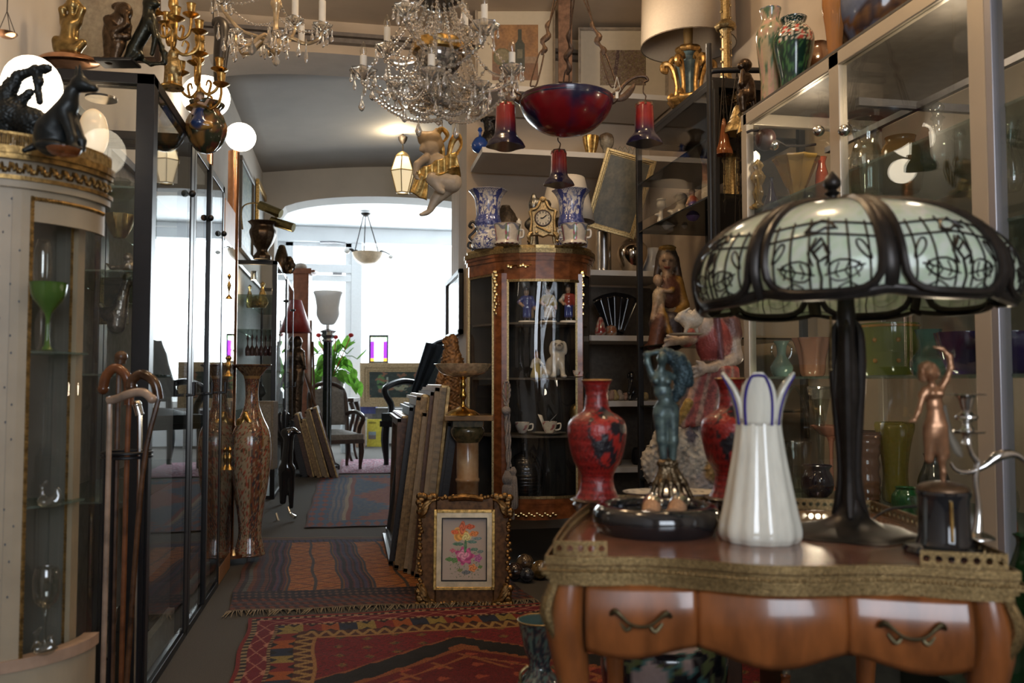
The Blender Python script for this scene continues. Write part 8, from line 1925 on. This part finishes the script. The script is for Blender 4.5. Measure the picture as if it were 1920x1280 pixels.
t = thing('brass_column', 'tall brass altar candlestick with studded collar, right of the drum shade lamp', 'candlestick', 1362, 182, 4.05)
m = MB(); m.lathe(1362, [(14, 182), (12, 150), (8, 130), (8, 62), (16, 54), (20, 48), (16, 42), (10, 36), (8, 30), (8, -120)], seg=24, sub=2, rf=flute(8, .06)); m.build('column', oldbrass, t)
m = MB()
for i in range(20): m.ball((1362 + 9 * (1 if i % 2 else -1), -3, 140 - i * 12), (2.5, 2.5, 3), 6, 4)
m.tube([(1353, -3, 140), (1353, -3, -88)], .8, 3, 1); m.tube([(1371, -3, 140), (1371, -3, -88)], .8, 3, 1); m.build('studs', oldbrass, t)
for (px, py, d, r, lab) in ((1366, 196, 4.0, 24, 'encrusted dark glass jar on the rack top beneath the brass candlestick'), (1392, 200, 3.9, 20, 'dark gilded carved ornament on the rack top beside the bronze monkey')):
    t = thing('carved_ornament', lab, 'ornament', px, py, d)
    fbuild('body', t, [E_(px, py - 14, 0, r, 14, 12, BR), E_(px + 6, py - 34, 0, r * .6, 12, 9, BR), C_(px - 10, py - 26, 0, 6, px - 4, py - 50, 0, 4, BR)], mat('gilded dark carving', (.20, .13, .06), .4, .6, var=.7, scale=60), res=50, k=3, rough=1.5, nscale=.12)
# incense burners hanging at the rack's near post
t = thing('garment_rail', 'black bent steel tube rail above the hanging burners', 'rail', 1345, 440, 3.6)
m = MB(); m.tube([(1333, 0, 1160), (1333, 0, 150), (1335, 0, 134), (1350, 0, 127), (1440, 0, 127)], 5.5, 10, 4); m.tube([(1344, 6, 1160), (1344, 6, 160)], 3, 8, 1); m.build('tube', blackm, t)
for (px, y0, y1, r, lab) in ((1383, 200, 250, 26, 'brass bell shaped hanging burner on long ringed chains'), (1358, 225, 290, 16, 'amber glass hanging lamp bowl behind the chains'), (1388, 420, 438, 14, 'red glass hanging lamp low on its chain by the showcase')):
    t = thing('hanging_burner', lab, 'hanging lamp', px, y1, 3.7)
    m = MB(); m.lathe(px, [(r, y1), (r * .95, y1 - 8), (r * .6, y1 - 24), (r * .2, y0), (0, y0 - 2)] if y1 < 300 else [(0, y1), (r * .8, y1 - 2), (r, y1 - 14), (r * .8, y1 - 18)], seg=28, sub=3); m.build('bowl', mat('red glass', (.25, .02, .02), .1, coat=.5) if y1 > 300 else oldbrass if r > 20 else amb, t, solid=.002)
    m = MB()
    for k in range(3):
        cx2 = px + (k - 1) * r * .7
        m.tube([(cx2, 0, y1 - 6), (px, 0, 130 if y1 < 300 else 150)], .9, 4, 1)
    n = 9
    for k in range(n): yv = 150 + (y1 + 120 - 150) * k / n if y1 < 300 else 150 + 260 * k / n; m.tube([(px + 2.4 * math.sin(q * math.pi / 4), 0, yv + 5 * math.cos(q * math.pi / 4)) for q in range(9)], .6, 4, 1)
    m.tube([(px, 0, 140), (px, 0, y1 + (110 if y1 < 300 else 0))], .7, 4, 1)
    m.build('chains', iron, t)
def onK(name, label, cat, px, z, x=1.72, group=None): return inR(name, label, cat, px, z, x, group, False)
IVC = (.56, .50, .40)
t, py = onK('cherub_candlestick', 'white porcelain cherub candle holder with a curling leaf arm, on the dark rack shelf', 'candlestick', 1262, 1.85, 1.70)
g = [E_(1278, py - 20, 0, 11, 20, 9, IVC), E_(1278, py - 48, 0, 12, 12, 11, IVC), C_(1280, py - 8, 0, 7, 1284, py + 4, 0, 5, IVC), C_(1272, py - 30, 0, 5, 1262, py - 20, -3, 4, IVC), C_(1262, py - 20, -3, 4, 1266, py - 4, 0, 4, IVC), C_(1268, py - 4, 0, 5, 1250, py + 4, 0, 6, IVC), C_(1250, py + 4, 0, 6, 1238, py - 6, 0, 5, IVC), C_(1238, py - 6, 0, 5, 1240, py - 24, 0, 3.5, IVC), E_(1240, py - 36, 0, 9, 9, 9, IVC), E_(1232, py - 18, 0, 5, 3, 4, IVC), E_(1258, py - 24, 0, 7, 4, 5, IVC), E_(1240, py - 46, 0, 9, 3, 9, IVC)]
fbuild('body', t, g, vgloss, res=100, k=2.4)
t, py = onK('lady_figurine', 'little porcelain lady in a purple skirt beside the white cherub', 'figurine', 1299, 1.85, 1.70)
g = [C_(1299, py, 0, 13, 1299, py - 20, 0, 7, (.16, .11, .32)), E_(1299, py - 28, 0, 7, 8, 6, (.42, .10, .06)), E_(1298, py - 40, 0, 5, 6, 5, (.5, .3, .2)), E_(1298, py - 45, 0, 6, 4, 5, (.06, .03, .02)), C_(1293, py - 30, 0, 3, 1288, py - 20, -3, 2.4, (.5, .3, .2)), C_(1305, py - 30, 0, 3, 1310, py - 22, -3, 2.4, (.5, .3, .2)), E_(1299, py - 1, 0, 15, 3, 10, (.05, .08, .05))]
fbuild('body', t, g, vgloss, res=64, k=2)
t, py = onK('porcelain_group', 'tall white porcelain figure with touches of red and blue behind the black rack post', 'figurine', 1326, 1.85, 1.72)
g = [E_(1330, py - 30, 0, 15, 32, 12, IVC), C_(1328, py - 50, 0, 10, 1322, py - 100, 0, 6, (.45, .20, .10)), E_(1320, py - 112, 0, 7, 9, 7, (.5, .3, .2)), C_(1322, py - 90, -4, 5, 1312, py - 110, -6, 4, (.05, .08, .25)), E_(1338, py - 66, 6, 12, 16, 10, IVC), E_(1344, py - 10, 0, 14, 12, 12, IVC)]
fbuild('body', t, g, vgloss, res=80, k=3, rough=.5)
t, py = onK('fluted_column', 'gilt fluted half column ornament at the near end of the dark rack', 'ornament', 1372, 1.85, 1.74)
m = MB(); m.lathe(1372, [(18, py), (16, py - 4), (14, py - 8), (14, py - 70), (17, py - 76), (10, py - 90), (0, py - 96)], seg=48, sub=1, rf=flute(12, .08)); m.build('body', oldbrass, t)
# madonna
GO, BRN, FL = (.40, .22, .05), (.13, .05, .03), (.42, .28, .18)
t, py = onK('madonna_statue', 'painted wooden crowned Madonna seated with the Child on her arm, in the dark rack', 'statue', 1248, 1.2, 1.72)
g = [E_(1252, 490, 0, 15, 19, 14, FL), E_(1250, 495, -13, 2.6, 5, 4, FL), E_(1245, 489, -12.5, 2.6, 1.2, 2, (.05, .03, .03)), E_(1256, 489, -12.5, 2.6, 1.2, 2, (.05, .03, .03)), E_(1250, 502, -12.5, 3.4, 1.3, 2, (.35, .07, .05)), E_(1253, 478, 5, 20, 17, 14, (.07, .05, .035)), C_(1238, 486, 4, 7, 1232, 520, 4, 6, (.06, .04, .03)), C_(1268, 486, 4, 8, 1276, 530, 4, 7, (.06, .04, .03)), E_(1253, 463, 0, 16, 5, 14, GO),
     C_(1252, 508, 0, 8, 1252, 520, 0, 9, FL), E_(1256, 546, 0, 24, 32, 15, BRN), C_(1272, 528, 0, 10, 1284, 572, 0, 9, GO), C_(1284, 572, 0, 9, 1268, 590, -10, 8, GO), E_(1246, 608, -6, 30, 24, 18, (.06, .045, .05)), C_(1236, 600, -12, 14, 1226, 648, -12, 14, BRN), C_(1262, 600, -12, 14, 1264, 645, -10, 12, (.06, .045, .05)), C_(1240, 582, -18, 4, 1256, 640, -24, 4, GO), E_(1276, 630, 0, 14, 18, 12, BRN), E_(1246, 648, 0, 38, 8, 20, BRN),
     E_(1232, 526, -14, 9, 11, 9, FL), E_(1233, 558, -14, 12, 18, 9, (.40, .30, .20)), C_(1240, 546, -18, 4, 1256, 548, -20, 3.4, FL), E_(1258, 544, -20, 5, 5, 5, GO), C_(1228, 570, -14, 6, 1222, 598, -16, 5, FL), C_(1238, 572, -14, 6, 1238, 594, -18, 5, FL)]
fbuild('body', t, g, mat('old painted wood', (1, 1, 1), .42, .1, var=.35, scale=40, vcol=True, bump=.2), res=140, k=2.6, rough=.35, nscale=.16)
for sx, ex_ in ((1245, 0), (1257, 0)):
    pass
t, py = onS('ceramic_jug', 'white ceramic jug with a dark round spot behind the Madonna', 'jug', 1224, 5.3, 1.71)
m = MB(); m.lathe(1224, [(18, py), (22, py - 10), (20, py - 40), (14, py - 50)], seg=24, sub=3); m.build('body', porc, t)
# saint with the red pleated tunic
SK2, TU, PAT, WH = (.46, .36, .28), (.30, .06, .05), (.16, .07, .055), (.50, .44, .36)
t = thing('saint_statue', 'old polychrome saint in a red pleated tunic on a rocky base, behind the little table', 'statue', 1300, 1180, 2.55)
g = [E_(1345, 640, 0, 36, 46, 26, TU), E_(1326, 612, -6, 20, 26, 18, SK2), C_(1346, 596, -20, 6, 1352, 670, -24, 5, (.16, .06, .07)), C_(1376, 600, 0, 18, 1382, 625, 0, 17, PAT), C_(1378, 620, 0, 14, 1384, 668, -4, 14, SK2), C_(1384, 670, -4, 13, 1340, 690, -26, 9, SK2), C_(1340, 690, -26, 9, 1312, 692, -32, 8, SK2), C_(1312, 688, -32, 4, 1292, 690, -36, 2.6, SK2), C_(1312, 694, -32, 4, 1294, 700, -36, 2.6, SK2), C_(1314, 700, -32, 4, 1298, 708, -34, 2.6, SK2), C_(1316, 682, -32, 3.6, 1304, 678, -36, 2.4, SK2),
     C_(1318, 606, 0, 16, 1290, 640, -12, 11, TU), C_(1300, 636, -12, 9, 1264, 640, -26, 7, SK2), C_(1264, 640, -26, 6, 1244, 650, -28, 3, SK2), C_(1264, 636, -26, 4, 1246, 640, -30, 2.4, SK2), C_(1262, 632, -26, 3.5, 1250, 630, -30, 2.4, SK2),
     E_(1352, 560, 0, 18, 24, 18, SK2), E_(1354, 546, 4, 21, 20, 19, (.08, .05, .03)), C_(1350, 578, 0, 9, 1350, 600, 0, 10, SK2), E_(1346, 686, 0, 34, 14, 24, (.10, .07, .05))]
fbuild('body', t, g, mat('old painted wood', (1, 1, 1)), res=130, k=3.4, rough=.4, nscale=.13)
g = []
for i in range(12):
    q = i / 11; g.append(C_(1318 + 62 * q, 694, -20 + 6 * math.cos(q * 6), 8, 1280 + 106 * q, 796 - 20 * q, -24 + 22 * abs(q - .5), 9, (.34, .07, .055) if i % 3 else (.42, .26, .20)))
g += [E_(1350, 730, 6, 42, 50, 24, (.34, .07, .055)), C_(1300, 700, 0, 10, 1288, 770, -6, 12, (.14, .09, .09)), C_(1290, 756, -20, 8, 1274, 792, -14, 8, (.42, .26, .06))]
fbuild('tunic_skirt', t, g, mat('flaked red paint', (1, 1, 1), .55, 0, var=.6, scale=70, vcol=True, bump=.4), res=110, k=2.6)
g = [E_(1300, 860, 0, 66, 54, 34, WH), E_(1262, 830, -12, 40, 34, 24, WH), E_(1330, 900, 0, 52, 50, 34, (.36, .30, .27)), E_(1240, 870, -10, 38, 40, 22, WH), E_(1290, 940, 0, 70, 70, 36, (.40, .33, .27)), C_(1320, 790, 0, 16, 1322, 850, 0, 20, (.22, .18, .18)), C_(1350, 780, 0, 16, 1356, 860, 0, 18, SK2), E_(1300, 1040, 0, 60, 80, 34, WH), E_(1300, 1140, 0, 64, 40, 36, (.2, .15, .12)), E_(1244, 846, -30, 10, 12, 8, (.10, .03, .03)), E_(1330, 880, -30, 12, 20, 10, (.28, .16, .05)), E_(1292, 820, -24, 10, 16, 8, (.12, .10, .13))]
fbuild('rocky_base', t, g, mat('flaking white gesso', (1, 1, 1), .6, 0, var=.5, scale=40, vcol=True, bump=.5), res=110, k=4, rough=3.2, nscale=.055)
t = thing('statue_pedestal', 'dark low pedestal under the polychrome saint', 'pedestal', 1300, 1343, 2.55)
m = MB(); m.box(1225, 1375, -70, 70, 1180, 1343); m.build('block', darkwood, t, smooth=False, bevel=.004)
t = thing('goat_figure', 'small white carved horned animal on a thin plate, held out by the saint', 'figurine', 1290, 628, 2.48)
g = [E_(1296, 600, 0, 22, 15, 11, WH), E_(1278, 594, 0, 9, 9, 8, WH, 20), E_(1270, 598, 0, 5, 4, 5, WH), C_(1282, 586, 2, 2.6, 1296, 582, 4, 1.6, WH), C_(1280, 586, -3, 2.6, 1292, 578, -4, 1.6, WH), C_(1288, 610, -4, 4, 1284, 624, -4, 3, WH), C_(1304, 610, 4, 4, 1308, 622, 4, 3, WH), E_(1312, 586, 0, 12, 12, 8, WH)]
fbuild('body', t, g, mat('old painted wood', (1, 1, 1)), res=70, k=2.6, rough=.3, nscale=.2)
m = MB(); m.lathe(1286, [(0, 629), (30, 628), (32, 625), (0, 624)], seg=28, sub=1); m.build('plate', mat('ivory plate', (.5, .42, .3), .5), t)

# ================================================================ on the floor around the table
def blkfl(u, v):
    n = fb(u * 13, v * 6, 21); k = fb(u * 26, v * 12, 5)
    return (.30, .24, .24) if n > .26 else (.04, .12, .12) if n > .09 else (.08, .10, .04) if k > .25 else (.006, .006, .01)
t = thing('planter', 'black ceramic planter painted with leaves and pale flowers, beneath the table', 'planter', 1246, 1440, 2.2)
m = MB(); m.lathe(1246, [(70, 1440), (84, 1420), (104, 1340), (118, 1260), (116, 1210), (104, 1190), (98, 1192), (100, 1230), (0, 1300)], seg=80, sub=8, paint=blkfl); m.build('body', vgloss, t)
def cl2(u, v):
    n = fb(u * 30, v * 16, 2); return (.03, .04, .05) if n < -.1 else (.16, .15, .12) if n < .05 else (.10, .05, .06) if n < .2 else (.12, .18, .16)
t = thing('cloisonne_urn', 'footed enamel urn with a turquoise blue inside, left of the table leg', 'urn', 1012, 1560, 1.88)
m = MB(); m.lathe(1012, [(30, 1560), (34, 1540), (56, 1440), (60, 1360), (44, 1290), (24, 1262), (20, 1245), (30, 1218), (38, 1180), (41, 1168)], seg=64, sub=6, paint=cl2); m.build('body', vgloss, t)
m = MB(); m.lathe(1012, [(41, 1167), (39, 1168), (34, 1186), (22, 1220), (0, 1232)], seg=48, sub=4); m.build('inside', mat('turquoise enamel', (.02, .09, .12), .2, coat=.5), t)
m = MB(); m.tube([(1012 + 41 * math.sin(i / 30 * 2 * math.pi), 41 * math.cos(i / 30 * 2 * math.pi), 1167) for i in range(31)], 1.6, 6, 1); m.build('rim', oldbrass, t)
for s_ in (-1, 1):
    m = MB(); m.tube([(1012 + s_ * 22, -10, 1250), (1012 + s_ * 36, -14, 1262), (1012 + s_ * 34, -14, 1282), (1012 + s_ * 24, -12, 1290)], 3, 7, 4); m.build('handle', oldbrass, t)
t = thing('wooden_chest', 'dark low chest with brass fittings on the floor beneath the table', 'chest', 1560, 1420, 2.35)
m = MB(); m.box(1460, 1680, -30, 120, 1215, 1420); m.build('body', mat('olive dark chest', (.05, .045, .03), .4, var=.4), t, smooth=False, bevel=.006)
m = MB(); m.box(1456, 1684, -34, 124, 1208, 1222); m.build('lid', darkwood, t, smooth=False, bevel=.004)
t = thing('decanter', 'gilded glass decanter with a ball stopper on the floor in front of the chest', 'decanter', 1478, 1600, 1.9)
m = MB(); m.lathe(1478, [(30, 1600), (34, 1500), (30, 1340), (12, 1296), (8, 1280), (10, 1272)], seg=28, sub=4); m.build('body', amb, t)
m = MB(); m.ball((1478, 0, 1260), 10); m.build('stopper', bglass, t)
t = thing('green_vase', 'huge dark green glass vase on the floor at the right edge', 'vase', 1960, 1700, 1.50)
m = MB(); m.lathe(1960, [(40, 1700), (60, 1560), (70, 1360), (66, 1200), (50, 1100), (30, 1030), (36, 1010)], seg=40, sub=5, rf=flute(9, .05)); m.build('body', tinted('bottle green glass', (.005, .03, .008), .06, .8), t)
t = thing('dark_tripod', 'black figure shaped fire tool stand with chrome feet, beyond the tall floral vase', 'stand', 533, 965, 6.2)
g = [C_(540, 820, 0, 9, 536, 880, 0, 11), E_(536, 812, 0, 12, 10, 9), C_(530, 880, 0, 9, 530, 940, 0, 6), C_(545, 880, 0, 8, 546, 950, 0, 4), C_(548, 806, 0, 5, 560, 812, -4, 3)]
fbuild('body', t, g, black_stone, res=60, k=4)
m = MB(); m.tube([(518, 0, 962), (524, -6, 975), (538, -16, 992), (548, -20, 994)], [2.5, 3, 3, 4], 8, 3); m.tube([(540, 0, 950), (546, -4, 962), (556, -10, 968)], [2.5, 3, 4], 8, 3); m.build('feet', silver, t)
t = thing('fire_screen', 'black wrought scroll firescreen against the low cabinet in the passage', 'screen', 530, 900, 7.0)
m = MB()
for i in range(7):
    a = -1.2 + i * .4; m.tube([(530, 0, 830), (530 + 16 * math.sin(a), 0, 830 - 30 * math.cos(a)), (530 + 22 * math.sin(a), 0, 830 - 56 * math.cos(a)), (530 + 17 * math.sin(a + .2), 0, 830 - 60 * math.cos(a))], [2, 2.5, 3, 2], 6, 3)
m.tube([(530, 0, 830), (530, 0, 942)], 4, 8, 1); m.build('scrolls', blackm, t)
